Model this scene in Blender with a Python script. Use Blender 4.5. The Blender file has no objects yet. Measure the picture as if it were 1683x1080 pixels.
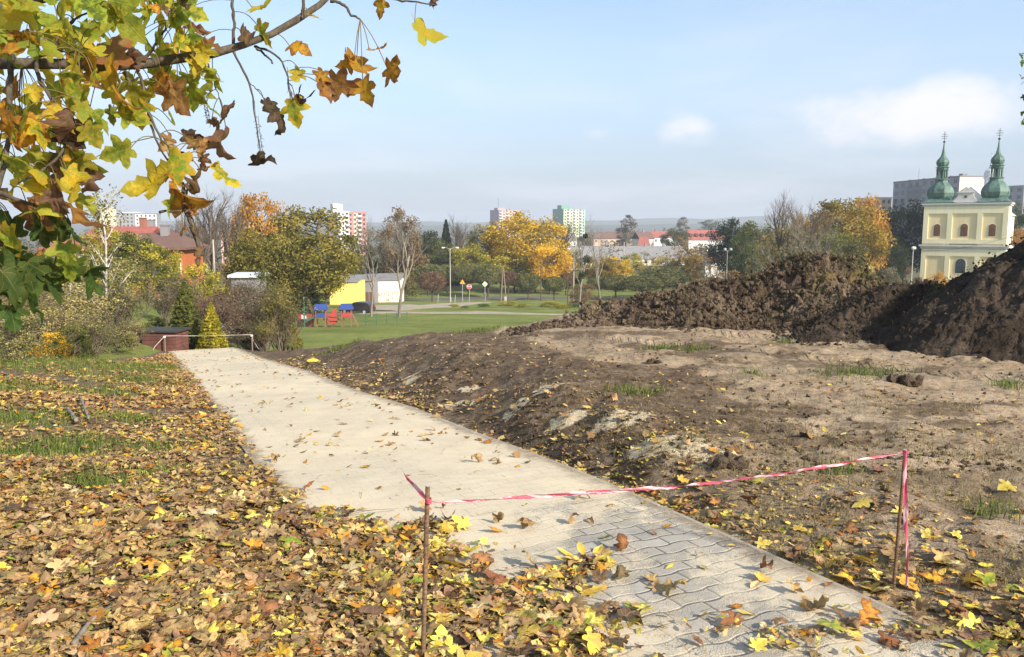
import bpy, math, random
import numpy as np
from mathutils import Vector, Matrix, Euler
R_ = math.radians
SC = bpy.context.scene
COL = SC.collection

# ------------------------------------------------------------------ camera, sky, sun, exposure
EYE = 1.6
FPX = 1309.0
PITCH = R_(7.2)
cam_d = bpy.data.cameras.new('camera')
cam = bpy.data.objects.new('camera', cam_d); COL.objects.link(cam)
cam.location = (0, 0, EYE)
cam.rotation_euler = (R_(90) - PITCH, 0, 0)
cam_d.sensor_width = 36.0
cam_d.lens = FPX / 1683.0 * 36.0
cam_d.clip_start = 0.05
cam_d.clip_end = 20000
SC.camera = cam

SUN_EL = R_(29)
SUN_H = (0.72, -0.69)                      # horizontal direction towards the sun
az = math.atan2(SUN_H[0], SUN_H[1])        # clockwise from +Y
w = bpy.data.worlds.new('World'); SC.world = w; w.use_nodes = True
nt = w.node_tree; N = nt.nodes; L = nt.links
bg = N['Background']; bg.inputs['Strength'].default_value = 1.0
sky = N.new('ShaderNodeTexSky'); sky.sky_type = 'NISHITA'; sky.sun_disc = False
sky.sun_elevation = SUN_EL; sky.sun_rotation = az
sky.air_density = 1.0; sky.dust_density = 1.4; sky.ozone_density = 1.6
sm = N.new('ShaderNodeVectorMath'); sm.operation = 'SCALE'; sm.inputs['Scale'].default_value = 0.10
L.new(sky.outputs['Color'], sm.inputs[0])
tc = N.new('ShaderNodeTexCoord')
sep = N.new('ShaderNodeSeparateXYZ'); L.new(tc.outputs['Generated'], sep.inputs[0])
def mth(op, a, b=None, c=None, clamp=False, nt_=None):
    n = (nt_ or nt).nodes.new('ShaderNodeMath'); n.operation = op; n.use_clamp = clamp
    for i, v in enumerate((a, b, c)):
        if v is None: continue
        if isinstance(v, (int, float)): n.inputs[i].default_value = v
        else: (nt_ or nt).links.new(v, n.inputs[i])
    return n.outputs[0]
# clouds on a flat layer overhead: direction / (height + offset)
den = mth('ADD', mth('MAXIMUM', sep.outputs['Z'], 0.0), 0.10)
cx = mth('DIVIDE', sep.outputs['X'], den); cy = mth('DIVIDE', sep.outputs['Y'], den)
cmb = N.new('ShaderNodeCombineXYZ'); L.new(cx, cmb.inputs[0]); L.new(cy, cmb.inputs[1]); cmb.inputs[2].default_value = 3.7
nz = N.new('ShaderNodeTexNoise'); nz.inputs['Scale'].default_value = 0.62; nz.inputs['Detail'].default_value = 7.0
nz.inputs['Roughness'].default_value = 0.55; nz.inputs['Distortion'].default_value = 0.25
L.new(cmb.outputs[0], nz.inputs['Vector'])
rp = N.new('ShaderNodeMapRange'); rp.interpolation_type = 'SMOOTHSTEP'
rp.inputs['From Min'].default_value = 0.42; rp.inputs['From Max'].default_value = 0.74
rp.inputs['To Min'].default_value = 0.0; rp.inputs['To Max'].default_value = 0.62
L.new(nz.outputs['Fac'], rp.inputs['Value'])
# thin high veil that thickens towards the horizon
veil = N.new('ShaderNodeMapRange'); veil.interpolation_type = 'SMOOTHSTEP'
veil.inputs['From Min'].default_value = 0.34; veil.inputs['From Max'].default_value = -0.02
veil.inputs['To Min'].default_value = 0.22; veil.inputs['To Max'].default_value = 0.80
L.new(sep.outputs['Z'], veil.inputs['Value'])
mixv = N.new('ShaderNodeMix'); mixv.data_type = 'RGBA'
vcol = N.new('ShaderNodeMix'); vcol.data_type = 'RGBA'; vcol.inputs[6].default_value = (0.27, 0.315, 0.385, 1); vcol.inputs[7].default_value = (0.40, 0.52, 0.68, 1)
vh = N.new('ShaderNodeMapRange'); vh.interpolation_type = 'SMOOTHSTEP'; vh.inputs['From Min'].default_value = 0.02; vh.inputs['From Max'].default_value = 0.26; L.new(sep.outputs['Z'], vh.inputs['Value']); L.new(vh.outputs[0], vcol.inputs[0]); L.new(vcol.outputs[2], mixv.inputs[7])
L.new(veil.outputs[0], mixv.inputs[0]); L.new(sm.outputs[0], mixv.inputs[6])
mixc = N.new('ShaderNodeMix'); mixc.data_type = 'RGBA'
mixc.inputs[7].default_value = (0.50, 0.51, 0.56, 1)
L.new(mth('MULTIPLY', rp.outputs[0], 0.6), mixc.inputs[0]); L.new(mixv.outputs[2], mixc.inputs[6])
# a few heaped clouds low over the town
nz2 = N.new('ShaderNodeTexNoise'); nz2.inputs['Scale'].default_value = 9.0; nz2.inputs['Detail'].default_value = 9.0; nz2.inputs['Roughness'].default_value = 0.58; nz2.inputs['Distortion'].default_value = 0.15
sqz = N.new('ShaderNodeVectorMath'); sqz.operation = 'MULTIPLY'; sqz.inputs[1].default_value = (1, 1, 1.7); L.new(tc.outputs['Generated'], sqz.inputs[0]); L.new(sqz.outputs[0], nz2.inputs['Vector'])
acc = None
for (px, py, rx, ry, amp) in [(1500, 190, 210, 70, 1.0), (1130, 214, 85, 50, .8), (1180, 190, 150, 60, .45), (1450, 145, 90, 40, .55), (1290, 205, 90, 34, .5), (985, 215, 80, 36, .5), (970, 150, 45, 18, .35), (1665, 165, 60, 60, .7), (560, 240, 260, 60, .35), (700, 285, 420, 40, .35), (230, 200, 160, 60, .5), (420, 215, 60, 50, .5), (1000, 5, 130, 12, .4), (1560, 240, 200, 50, .5)]:
    d_ = Vector((0, math.cos(PITCH), -math.sin(PITCH))) + Vector(((px - 841.5) / FPX, 0, 0)) + Vector((0, math.sin(PITCH), math.cos(PITCH))) * ((540 - py) / FPX); d_.normalize()
    e1 = d_.cross(Vector((0, 0, 1))).normalized(); e2 = e1.cross(d_)
    def dt(v, s):
        n = N.new('ShaderNodeVectorMath'); n.operation = 'DOT_PRODUCT'; n.inputs[1].default_value = v; L.new(tc.outputs['Generated'], n.inputs[0]); return mth('DIVIDE', n.outputs['Value'], s)
    a_, b_ = dt(e1, rx / FPX), dt(e2, ry / FPX); fw = dt(d_, 1.0)
    g_ = mth('MULTIPLY', mth('EXPONENT', mth('MULTIPLY', mth('ADD', mth('MULTIPLY', a_, a_), mth('MULTIPLY', b_, b_)), -1.0)), mth('MULTIPLY', mth('GREATER_THAN', fw, 0.3), amp))
    acc = g_ if acc is None else mth('MAXIMUM', acc, g_)
puff = N.new('ShaderNodeMapRange'); puff.interpolation_type = 'SMOOTHSTEP'
puff.inputs['From Min'].default_value = 0.54; puff.inputs['From Max'].default_value = 0.86; puff.inputs['To Max'].default_value = 0.95
L.new(mth('ADD', mth('MULTIPLY', acc, 0.40), mth('MULTIPLY', nz2.outputs['Fac'], mth('ADD', mth('MULTIPLY', acc, .75), .30))), puff.inputs['Value'])
mixp = N.new('ShaderNodeMix'); mixp.data_type = 'RGBA'; mixp.inputs[7].default_value = (0.53, 0.525, 0.55, 1)
L.new(puff.outputs[0], mixp.inputs[0]); L.new(mixc.outputs[2], mixp.inputs[6])
L.new(mixp.outputs[2], bg.inputs['Color'])

sun_d = bpy.data.lights.new('sun', 'SUN'); sun_d.energy = 4.1; sun_d.angle = R_(2.5)
sun_d.color = (1.0, 0.90, 0.76)
sun = bpy.data.objects.new('sun', sun_d); COL.objects.link(sun)
sdir = Vector((SUN_H[0] * math.cos(SUN_EL), SUN_H[1] * math.cos(SUN_EL), math.sin(SUN_EL)))
sun.rotation_euler = sdir.to_track_quat('Z', 'Y').to_euler()

SC.view_settings.view_transform = 'Standard'
SC.view_settings.look = 'None'
SC.view_settings.exposure = 1.0
SC.view_settings.gamma = 1.0
SC.render.engine = 'CYCLES'
SC.cycles.use_denoising = True
SC.cycles.max_bounces = 6
SC.cycles.diffuse_bounces = 3
SC.cycles.transmission_bounces = 4
SC.cycles.transparent_max_bounces = 8
SC.cycles.volume_bounces = 0

# ------------------------------------------------------------------ camera geometry helpers
_F = np.array([0, math.cos(PITCH), -math.sin(PITCH)]); _U = np.array([0, math.sin(PITCH), math.cos(PITCH)])
def ray(px, py):
    return _F + (px - 841.5) / FPX * np.array([1., 0, 0]) + (540 - py) / FPX * _U
def at(px, py, D):
    d = ray(px, py); k = D / d[1]
    return np.array([d[0] * k, D, EYE + d[2] * k])

# ------------------------------------------------------------------ noise (numpy)
def _hash(ix, iy, seed):
    n = (ix.astype(np.int64) * 374761393 + iy.astype(np.int64) * 668265263 + seed * 1442695041) & 0xffffffff
    n = ((n ^ (n >> 13)) * 1274126177) & 0xffffffff
    n = n ^ (n >> 16)
    return (n & 0xffff) / 65535.0
def vnoise(x, y, seed=0):
    x = np.asarray(x, float); y = np.asarray(y, float)
    ix = np.floor(x); iy = np.floor(y); fx = x - ix; fy = y - iy
    fx = fx * fx * fx * (fx * (fx * 6 - 15) + 10); fy = fy * fy * fy * (fy * (fy * 6 - 15) + 10)
    a = _hash(ix, iy, seed); b = _hash(ix + 1, iy, seed); c = _hash(ix, iy + 1, seed); d = _hash(ix + 1, iy + 1, seed)
    return (a * (1 - fx) + b * fx) * (1 - fy) + (c * (1 - fx) + d * fx) * fy
def fbm(x, y, oct=4, seed=0, gain=0.5):
    x = np.asarray(x, float); y = np.asarray(y, float)
    s = 0; a = 1; t = 0
    for o in range(oct):
        s = s + a * (vnoise(x * 0.8 + y * 0.6, y * 0.8 - x * 0.6, seed + o * 7) - 0.5); t += a
        x, y = x * 2.03 + 11.3, y * 2.03 - 5.7; a *= gain
    return s / t * 2
def S(v):
    v = np.clip(v, 0, 1); return v * v * (3 - 2 * v)

# ------------------------------------------------------------------ terrain
TH = R_(-25.25); ST, CT = math.sin(TH), math.cos(TH)
PL, PR, PEND = 0.8, 2.9, 28.5                    # path edges (lateral) and its far end
def tl(x, y): return x * ST + y * CT, x * CT - y * ST
def xy(t, l): return t * ST + l * CT, t * CT - l * ST
_tt = np.linspace(-60, 80, 1401)
_zz = np.interp(_tt, [-60, -4, 1.5, 3, 4, 5.25, 7, 9, 12, 15.8, 22, 27, 29.5, 80], [.3, .05, .0, -.07, -.12, -.2, -.37, -.52, -.85, -1.18, -1.85, -2.3, -2.56, -8])
_k = np.ones(11) / 11
_zz = np.convolve(np.pad(_zz, 5, mode='edge'), _k, 'valid')
def zp(t): return np.interp(t, _tt, _zz)
def gbase(x, y):
    b = np.interp(y, [-400, -40, 0, 8, 15, 25, 40, 60, 90, 125, 165, 220, 9000], [.5, .4, 0, -.6, -1.7, -3.2, -4.6, -6.2, -8.4, -10.7, -13.2, -14, -14])
    left = S((-.29 - x / np.maximum(y, 5)) / .2) * 2.5 * np.clip(1 - (y - 110) / 120, 0, 1) * np.clip((y - 14) / 25, 0, 1)
    return b + left + 0.35 * fbm(x / 17., y / 17., 3, 3) * np.clip((y - 20) / 30, 0, 1)
YE_X = [-60, -12, -6.3, -2.8, 0.1, 2, 12, 40, 90]; YE_Y = [60, 29, 20.5, 15.6, 15.6, 18.2, 20, 22, 26]
def edge_w(x, y):
    return S((y - np.interp(x, YE_X, YE_Y)) / 9.0)
TK0, TK1 = np.array([2.7, 11.9]), np.array([6.2, 8.3]); TKD = (TK1 - TK0) / np.linalg.norm(TK1 - TK0)
def trk(x, y): return (x - TK0[0]) * TKD[0] + (y - TK0[1]) * TKD[1], -(x - TK0[0]) * TKD[1] + (y - TK0[1]) * TKD[0]
MOUNDS = [  # (px, py of the sandy or grassy lumps beside the path, radius m, height m)
    (1035, 700, .34, .07), (1150, 752, .40, .08), (1085, 742, .32, .05), (905, 655, .45, .07), (800, 668, .4, .05), (925, 695, .3, .03)]
MXY = []
def h(x, y, fine=True):
    x = np.asarray(x, float); y = np.asarray(y, float)
    t, l = tl(x, y); z0 = zp(t); gb = gbase(x, y)
    # left bank
    rise = .42 * S((.6 - l) / 2.6) * S((t - 3.5) / 9) + .03 * S((.7 - l) / .5)
    n1 = fbm(x * 1.3, y * 1.3, 3, 11)
    hl = z0 - .012 + rise + .06 * n1 * S((.72 - l) / .8)
    tc = np.interp(l, [-30, -8, -2, .3, .7], [12, 13.5, 15.2, 24, 27.5])
    wl = S((t - tc) / 9.0)
    hl = hl * (1 - wl) + gb * wl
    # right field with its bank
    fp = .02 - .021 * y + .05 * S((y - 4) / 4)
    fp = fp + np.interp(x, [-9, -6, -2.8, -1, .5], [-1.35, -.95, -.30, -.1, 0])
    fp = fp - .15 * S((y - 10.5) / 4) * S((1.8 - x) / 2.2)
    fp = np.maximum(fp, z0 - .02)
    bank = S((l - 3.05 - .25 * fbm(t * .9, l * .3, 2, 5)) / (1.15 + .04 * t))
    n2 = fbm(x * .55, y * .55, 3, 21)
    rough = .05 * n2 * S((l - 3) / .5)
    trench = -.10 * np.exp(-((l - 3.15) / .16) ** 2) * S((t - 3.6) / .6) * S((9 - t) / 3)
    lump = .15 * np.clip(fbm(x * 1.4 + 3, y * 1.1, 4, 31), 0, 1) * S((l - 3.2) / .5) * S((8.5 - l) / 4) * S((t - 4) / 3)
    hr = z0 - .045 + (fp - z0 + .045) * bank + rough + trench + lump
    for (mx, my, r, a) in MXY:
        hr = hr + a * np.exp(-(((x - mx) / r) ** 2 + ((y - my) / r) ** 2) ** 1.5)
    wr = np.maximum(edge_w(x, y) * S((l - 3.0) / .5), S((t - PEND - .5) / 6.0))
    hr = hr * (1 - wr) + gb * wr
    # under the path
    wp = S((t - PEND - .5) / 6.0)
    hp = (z0 - .07) * (1 - wp) + gb * wp
    a = S((PL + .05 - l) / .05); b = S((l - PR - .06) / .12)
    z = hl * a + hr * b + hp * (1 - a - b)
    if fine:
        away = np.maximum(S((PL - .05 - l) / .25), S((l - PR - .15) / .3))
        near = np.clip(1 - (np.hypot(x, y) - 14) / 8, 0, 1)
        f1 = fbm(x * 5.1, y * 5.1, 3, 41); f2 = np.abs(fbm(x * 2.6, y * 2.6, 3, 47))
        z = z + away * near * (.024 * f1 + .06 * f2 * b)
        bd = np.minimum(np.abs(trk(x, y)[1]), np.abs(trk(x, y)[1] - 1.75)); z = z - .035 * S((.30 - bd) / .12) * near * S((x - .4) / 1.5) + .02 * np.exp(-((bd - .36) / .09) ** 2) * near * S((x - .4) / 1.5)
        ruts = np.sin((y * .96 - x * .27) * 9 + 2.5 * fbm(x * .8, y * .8, 2, 51))
        z = z + .012 * ruts * near * S((l - 5) / 2) * S((x - .5) / 2)
    return z
_Ds = np.concatenate([np.arange(1.2, 20, .02), np.arange(20, 60, .1), np.arange(60, 900, .5)])
def G(px, py, fine=False):
    d = ray(px, py)
    X = d[0] / d[1] * _Ds; Z = EYE + d[2] / d[1] * _Ds
    i = np.argmax(h(X, _Ds, fine) >= Z)
    D = _Ds[i]
    x = d[0] / d[1] * D
    return np.array([x, D, float(h(x, D))])
def Gv(px, py):
    px = np.asarray(px, float); py = np.asarray(py, float)
    d = _F[:, None] + (px - 841.5) / FPX * np.array([1., 0, 0])[:, None] + (540 - py) / FPX * _U[:, None]
    D = np.full(px.shape, 4.0) if False else 1.65 / (-d[2] / d[1])
    for _ in range(14): D = .5 * D + .5 * (EYE - h(d[0] / d[1] * D, D, False)) / (-d[2] / d[1])
    x = d[0] / d[1] * D; ok = np.abs(EYE + d[2] / d[1] * D - h(x, D, False)) < .03
    return np.stack([x, D, h(x, D)], 1)[ok]
MXY = [(*G(a, b)[:2], r, hh) for (a, b, r, hh) in MOUNDS]

# ------------------------------------------------------------------ mesh / scene helpers
def mesh_np(name, V, faces, mat=None, attrs=None, smooth=False):
    V = np.asarray(V, np.float32).reshape(-1, 3)
    me = bpy.data.meshes.new(name)
    fl = [np.asarray(f, np.int32) for f in (faces if isinstance(faces, (list, tuple)) else [faces]) if len(f)]
    nl = sum(f.size for f in fl); nf = sum(len(f) for f in fl)
    me.vertices.add(len(V)); me.vertices.foreach_set('co', V.ravel())
    me.loops.add(nl); me.loops.foreach_set('vertex_index', np.concatenate([f.ravel() for f in fl]))
    tot = np.concatenate([np.full(len(f), f.shape[1], np.int32) for f in fl])
    st = np.zeros(nf, np.int32); st[1:] = np.cumsum(tot)[:-1]
    me.polygons.add(nf); me.polygons.foreach_set('loop_start', st); me.polygons.foreach_set('loop_total', tot)
    me.update(calc_edges=True)
    me.validate()
    for k, (ty, arr) in (attrs or {}).items():
        a = me.attributes.new(k, ty, 'POINT')
        key = {'FLOAT': 'value', 'FLOAT_COLOR': 'color', 'FLOAT_VECTOR': 'vector'}[ty]
        a.data.foreach_set(key, np.asarray(arr, np.float32).ravel())
    if mat is not None: me.materials.append(mat)
    me.polygons.foreach_set('use_smooth', np.full(len(me.polygons), bool(smooth)))
    return me
def link(name, me, parent=None, loc=None):
    o = bpy.data.objects.new(name, me); COL.objects.link(o)
    if parent is not None: o.parent = parent
    if loc is not None: o.location = loc
    return o
def tag(o, label=None, cat=None, group=None, kind=None):
    if label: o['label'] = label
    if cat: o['category'] = cat
    if group: o['group'] = group
    if kind: o['kind'] = kind
    return o
def thing(name, label, cat, loc=(0, 0, 0), rz=0.0, group=None):
    o = bpy.data.objects.new(name, None); COL.objects.link(o)
    o.empty_display_size = .2
    o.location = [float(v) for v in loc]; o.rotation_euler = (0, 0, rz)
    return tag(o, label, cat, group)
class MB:
    """collects shapes into one mesh"""
    def __init__(s): s.V = []; s.F = {}; s.n = 0
    def add(s, V, F):
        V = np.asarray(V, float).reshape(-1, 3); s.V.append(V)
        for f in F: s.F.setdefault(len(f), []).append([i + s.n for i in f])
        s.n += len(V); return s
    def box(s, c, d, rz=0.0, taper=1.0, rot=None):
        x, y, z = d[0] / 2, d[1] / 2, d[2] / 2
        P = np.array([(-x, -y, -z), (x, -y, -z), (x, y, -z), (-x, y, -z), (-x * taper, -y * taper, z), (x * taper, -y * taper, z), (x * taper, y * taper, z), (-x * taper, y * taper, z)])
        if rot is not None: P = P @ np.array(Euler(rot).to_matrix()).T
        elif rz: P = P @ np.array(Matrix.Rotation(rz, 3, 'Z')).T
        return s.add(P + np.asarray(c, float), [(3, 2, 1, 0), (4, 5, 6, 7), (0, 1, 5, 4), (1, 2, 6, 5), (2, 3, 7, 6), (3, 0, 4, 7)])
    def tube(s, pts, radii, k=8, cap=True):
        pts = np.asarray(pts, float); n = len(pts)
        radii = np.broadcast_to(np.asarray(radii, float), (n,))
        T = np.gradient(pts, axis=0); T /= np.linalg.norm(T, axis=1)[:, None] + 1e-9
        ref = np.array([0.31, 0.2, .93]) if abs(T[0][2]) < .9 else np.array([1., .1, 0])
        u = np.cross(T[0], ref); u /= np.linalg.norm(u)
        V = []; a = np.linspace(0, 2 * np.pi, k, endpoint=False)
        for i in range(n):
            u = u - T[i] * (u @ T[i]); u /= np.linalg.norm(u) + 1e-9; v = np.cross(T[i], u)
            V.append(pts[i] + radii[i] * (np.cos(a)[:, None] * u + np.sin(a)[:, None] * v))
        F = [(i * k + j, i * k + (j + 1) % k, (i + 1) * k + (j + 1) % k, (i + 1) * k + j) for i in range(n - 1) for j in range(k)]
        if cap: F += [tuple(range(k))[::-1], tuple((n - 1) * k + j for j in range(k))]
        return s.add(np.concatenate(V), F)
    def lathe(s, prof, k=16, c=(0, 0, 0), sx=1.0, ph=0.0):
        a = np.linspace(0, 2 * np.pi, k, endpoint=False) + ph
        V = [np.stack([r * np.cos(a) * sx, r * np.sin(a), np.full(k, z)], 1) for r, z in prof]; n = len(prof)
        F = [(i * k + j, i * k + (j + 1) % k, (i + 1) * k + (j + 1) % k, (i + 1) * k + j) for i in range(n - 1) for j in range(k)]
        F += [tuple(range(k))[::-1], tuple((n - 1) * k + j for j in range(k))]
        return s.add(np.concatenate(V) + np.asarray(c, float), F)
    def prism(s, poly, y0, y1, axis='y'):
        """polygon in (a, z) pushed along axis from y0 to y1"""
        P = []
        for yv in (y0, y1):
            for a, z in poly: P.append((a, yv, z) if axis == 'y' else (yv, a, z))
        n = len(poly)
        F = [(i, (i + 1) % n, n + (i + 1) % n, n + i) for i in range(n)] + [tuple(range(n))[::-1], tuple(range(n, 2 * n))]
        if axis != 'y': F = [f[::-1] for f in F]
        return s.add(P, F)
    def mesh(s, name, mat, smooth=False):
        return mesh_np(name, np.concatenate(s.V), [np.array(f) for f in s.F.values()], mat, smooth=smooth)
    def build(s, name, mat, parent=None, smooth=False, loc=None):
        return link(name, s.mesh(name, mat, smooth), parent, loc)
# ------------------------------------------------------------------ materials
class NB:
    def __init__(s, name):
        s.m = bpy.data.materials.new(name); s.m.use_nodes = True
        s.nt = s.m.node_tree; s.N = s.nt.nodes; s.L = s.nt.links
        s.b = s.N['Principled BSDF']; s.out = s.N['Material Output']
    def new(s, ty, **kw):
        n = s.N.new(ty)
        for k, v in kw.items(): setattr(n, k, v)
        return n
    def put(s, sock, v):
        if isinstance(v, (int, float)): sock.default_value = v
        elif isinstance(v, (tuple, list)): sock.default_value = v if len(v) == len(sock.default_value) else (*v, 1)
        else: s.L.new(v, sock)
    def m_(s, op, a, b=None, c=None, clamp=False): return mth(op, a, b, c, clamp, s.nt)
    def noise(s, vec, scale, detail=4, rough=.55, dist=0.0, out='Fac'):
        n = s.new('ShaderNodeTexNoise'); s.put(n.inputs['Vector'], vec) if vec is not None else None
        n.inputs['Scale'].default_value = scale; n.inputs['Detail'].default_value = detail
        n.inputs['Roughness'].default_value = rough; n.inputs['Distortion'].default_value = dist
        return n.outputs[out]
    def attr(s, name, out='Fac'):
        n = s.new('ShaderNodeAttribute'); n.attribute_name = name; return n.outputs[out]
    def pos(s): return s.new('ShaderNodeNewGeometry').outputs['Position']
    def obj(s): return s.new('ShaderNodeTexCoord').outputs['Object']
    def ramp(s, f, stops):
        n = s.new('ShaderNodeValToRGB'); e = n.color_ramp.elements
        while len(e) < len(stops): e.new(.5)
        for q, (p, c) in zip(e, stops): q.position = p; q.color = (*c, 1)
        s.L.new(f, n.inputs[0]); return n.outputs[0]
    def rng(s, v, a, b, c=0., d=1., smooth=True):
        n = s.new('ShaderNodeMapRange'); n.interpolation_type = 'SMOOTHSTEP' if smooth else 'LINEAR'
        n.inputs['From Min'].default_value = a; n.inputs['From Max'].default_value = b
        n.inputs['To Min'].default_value = c; n.inputs['To Max'].default_value = d
        s.L.new(v, n.inputs['Value']); return n.outputs[0]
    def mix(s, f, a, b, mode='MIX'):
        n = s.new('ShaderNodeMix', data_type='RGBA', blend_type=mode)
        s.put(n.inputs[0], f); s.put(n.inputs[6], a); s.put(n.inputs[7], b); return n.outputs[2]
    def bump(s, hgt, strength=.5, dist=.02):
        n = s.new('ShaderNodeBump'); n.inputs['Strength'].default_value = strength; n.inputs['Distance'].default_value = dist
        s.L.new(hgt, n.inputs['Height']); s.L.new(n.outputs[0], s.b.inputs['Normal']); return n
    def col(s, c): s.put(s.b.inputs['Base Color'], c); return s
    def rough(s, r, spec=.3):
        s.put(s.b.inputs['Roughness'], r); s.b.inputs['Specular IOR Level'].default_value = spec; return s

def plain(name, c, rough=.7, var=.12, scale=6., metal=0.0, bump=0.0, spec=.3):
    """a painted / worn surface: base colour with uneven wear"""
    q = NB(name); v = q.noise(q.obj(), scale, 6, .6)
    v2 = q.noise(q.obj(), scale * 9, 3, .6)
    f = q.m_('ADD', q.m_('MULTIPLY', v, .7), q.m_('MULTIPLY', v2, .3))
    lo = tuple(x * (1 - var * 1.6) for x in c); hi = tuple(min(1, x * (1 + var)) for x in c)
    q.col(q.ramp(f, [(.3, lo), (.7, hi)])).rough(rough, spec); q.b.inputs['Metallic'].default_value = metal
    if bump: q.bump(v2, bump, .01)
    return q.m

def leaf_mat(name, stops, trans=.35, rough=.7):
    """foliage: colour from a per-leaf tone; light passes partly through"""
    q = NB(name); tone = q.attr('tone')
    oi = q.new('ShaderNodeObjectInfo').outputs['Random']
    f = q.m_('ADD', tone, q.m_('MULTIPLY', q.m_('SUBTRACT', oi, .5), .12), clamp=True)
    c = q.ramp(f, [((i + .5) / len(stops), s_) for i, s_ in enumerate(stops)])
    q.col(c).rough(rough, .15)
    tr = q.new('ShaderNodeBsdfTranslucent'); q.L.new(c, tr.inputs['Color'])
    mx = q.new('ShaderNodeMixShader'); mx.inputs[0].default_value = trans
    q.L.new(q.b.outputs[0], mx.inputs[1]); q.L.new(tr.outputs[0], mx.inputs[2]); q.L.new(mx.outputs[0], q.out.inputs['Surface'])
    return q.m

# single leaves (litter and the overhanging maple): two colours, blotches, rim, veins
def single_leaf_mat(name, trans):
    q = NB(name)
    c1 = q.attr('c1', 'Color'); c2 = q.attr('c2', 'Color'); lp = q.attr('lp', 'Vector')
    sp = q.new('ShaderNodeSeparateXYZ'); q.L.new(lp, sp.inputs[0])       # x, y on the blade, z = seed
    nz_ = q.noise(q.attr('lq', 'Vector'), 4.5, 4, .65)
    rim = q.attr('rim')
    f = q.rng(q.m_('ADD', nz_, q.m_('MULTIPLY', q.m_('POWER', rim, 3.0), .22)), .46, .68)
    c = q.mix(f, c1, c2)
    sx = sp.outputs[0]; sy = sp.outputs[1]
    ang = q.m_('ABSOLUTE', q.m_('ARCTAN2', sx, q.m_('ADD', sy, .02)))
    pp = q.m_('PINGPONG', ang, .36)                                       # main veins fan out from the base
    rr = q.m_('SQRT', q.m_('ADD', q.m_('MULTIPLY', sx, sx), q.m_('MULTIPLY', sy, sy)))
    vein = q.rng(q.m_('MULTIPLY', pp, rr), .004, .016, 1, 0)
    c = q.mix(q.m_('MULTIPLY', vein, .4), c, q.mix(.5, c, (.55, .45, .18, 1)))
    fine = q.noise(q.attr('lq', 'Vector'), 22, 2, .5)
    c = q.mix(.35, c, q.mix(1.0, c, q.ramp(fine, [(.3, (.55, .5, .45)), (.7, (1, 1, 1))]), 'MULTIPLY'))
    q.col(c).rough(.62, .25)
    q.bump(q.m_('ADD', vein, fine), .35, .004)
    tr = q.new('ShaderNodeBsdfTranslucent'); q.L.new(c, tr.inputs['Color'])
    mx = q.new('ShaderNodeMixShader'); mx.inputs[0].default_value = trans
    q.L.new(q.b.outputs[0], mx.inputs[1]); q.L.new(tr.outputs[0], mx.inputs[2]); q.L.new(mx.outputs[0], q.out.inputs['Surface'])
    return q.m
M = {}
M['litter'] = single_leaf_mat('fallen_leaf', .12)
M['maple'] = single_leaf_mat('maple_leaf', .58)

# ground: soil, dry dirt, lawn, sand spills, by masks carried on the sheet
q = NB('ground'); P_ = q.pos()
soil_n = q.noise(P_, 1.1, 8, .62); fine_n = q.noise(P_, 14, 6, .68); mid_n = q.noise(P_, 4.3, 6, .6); grit = q.noise(P_, 75, 3, .6)
soil = q.ramp(q.m_('ADD', q.m_('MULTIPLY', mid_n, .5), q.m_('MULTIPLY', fine_n, .5)), [(.35, (.056, .038, .023)), (.5, (.145, .102, .065)), (.64, (.28, .208, .135))])
dry = q.ramp(q.m_('ADD', q.m_('MULTIPLY', soil_n, .45), q.m_('MULTIPLY', fine_n, .55)), [(.34, (.090, .060, .034)), (.42, (.23, .168, .105)), (.52, (.37, .28, .182)), (.65, (.50, .395, .27))])
dry = q.mix(q.rng(grit, .60, .72), dry, (.10, .07, .045, 1))
dark_soil = q.rng(q.m_('ADD', q.attr('dark'), q.m_('MULTIPLY', q.m_('SUBTRACT', q.m_('ADD', q.m_('MULTIPLY', mid_n, .6), q.m_('MULTIPLY', fine_n, .4)), .5), 1.8)), .36, .62)  # darker soil mixed in by mask and noise
dirt = q.mix(dark_soil, dry, soil)
lawn_n = q.noise(P_, .16, 6, .6); lawn_f = q.noise(P_, 2.2, 6, .75)
lawn = q.ramp(q.m_('ADD', q.m_('MULTIPLY', lawn_n, .5), q.m_('MULTIPLY', lawn_f, .5)), [(.3, (.072, .090, .024)), (.44, (.130, .160, .038)), (.57, (.205, .225, .060)), (.70, (.29, .265, .11))])
gm = q.rng(q.m_('ADD', q.attr('grass'), q.m_('MULTIPLY', q.m_('SUBTRACT', mid_n, .5), .7)), .4, .6)
base = q.mix(gm, dirt, lawn)
sandc = q.ramp(q.m_('ADD', q.m_('MULTIPLY', fine_n, .5), q.m_('MULTIPLY', grit, .5)), [(.3, (.36, .285, .175)), (.55, (.60, .50, .33)), (.75, (.70, .60, .42))])
sm_ = q.rng(q.m_('ADD', q.attr('sand'), q.m_('MULTIPLY', q.m_('SUBTRACT', q.m_('ADD', q.m_('MULTIPLY', mid_n, .4), q.m_('MULTIPLY', fine_n, .6)), .5), 1.5)), .47, .64)
base = q.mix(sm_, base, sandc)
far_n = q.noise(P_, .011, 5, .6)
far = q.ramp(far_n, [(.35, (.06, .075, .035)), (.5, (.10, .11, .05)), (.65, (.16, .14, .085))])
base = q.mix(q.attr('far'), base, far)
q.col(base).rough(.95, .1)
sx_ = q.new('ShaderNodeSeparateXYZ'); q.L.new(P_, sx_.inputs[0])
ux = q.m_('SUBTRACT', sx_.outputs[0], TK0[0]); uy = q.m_('SUBTRACT', sx_.outputs[1], TK0[1])
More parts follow.
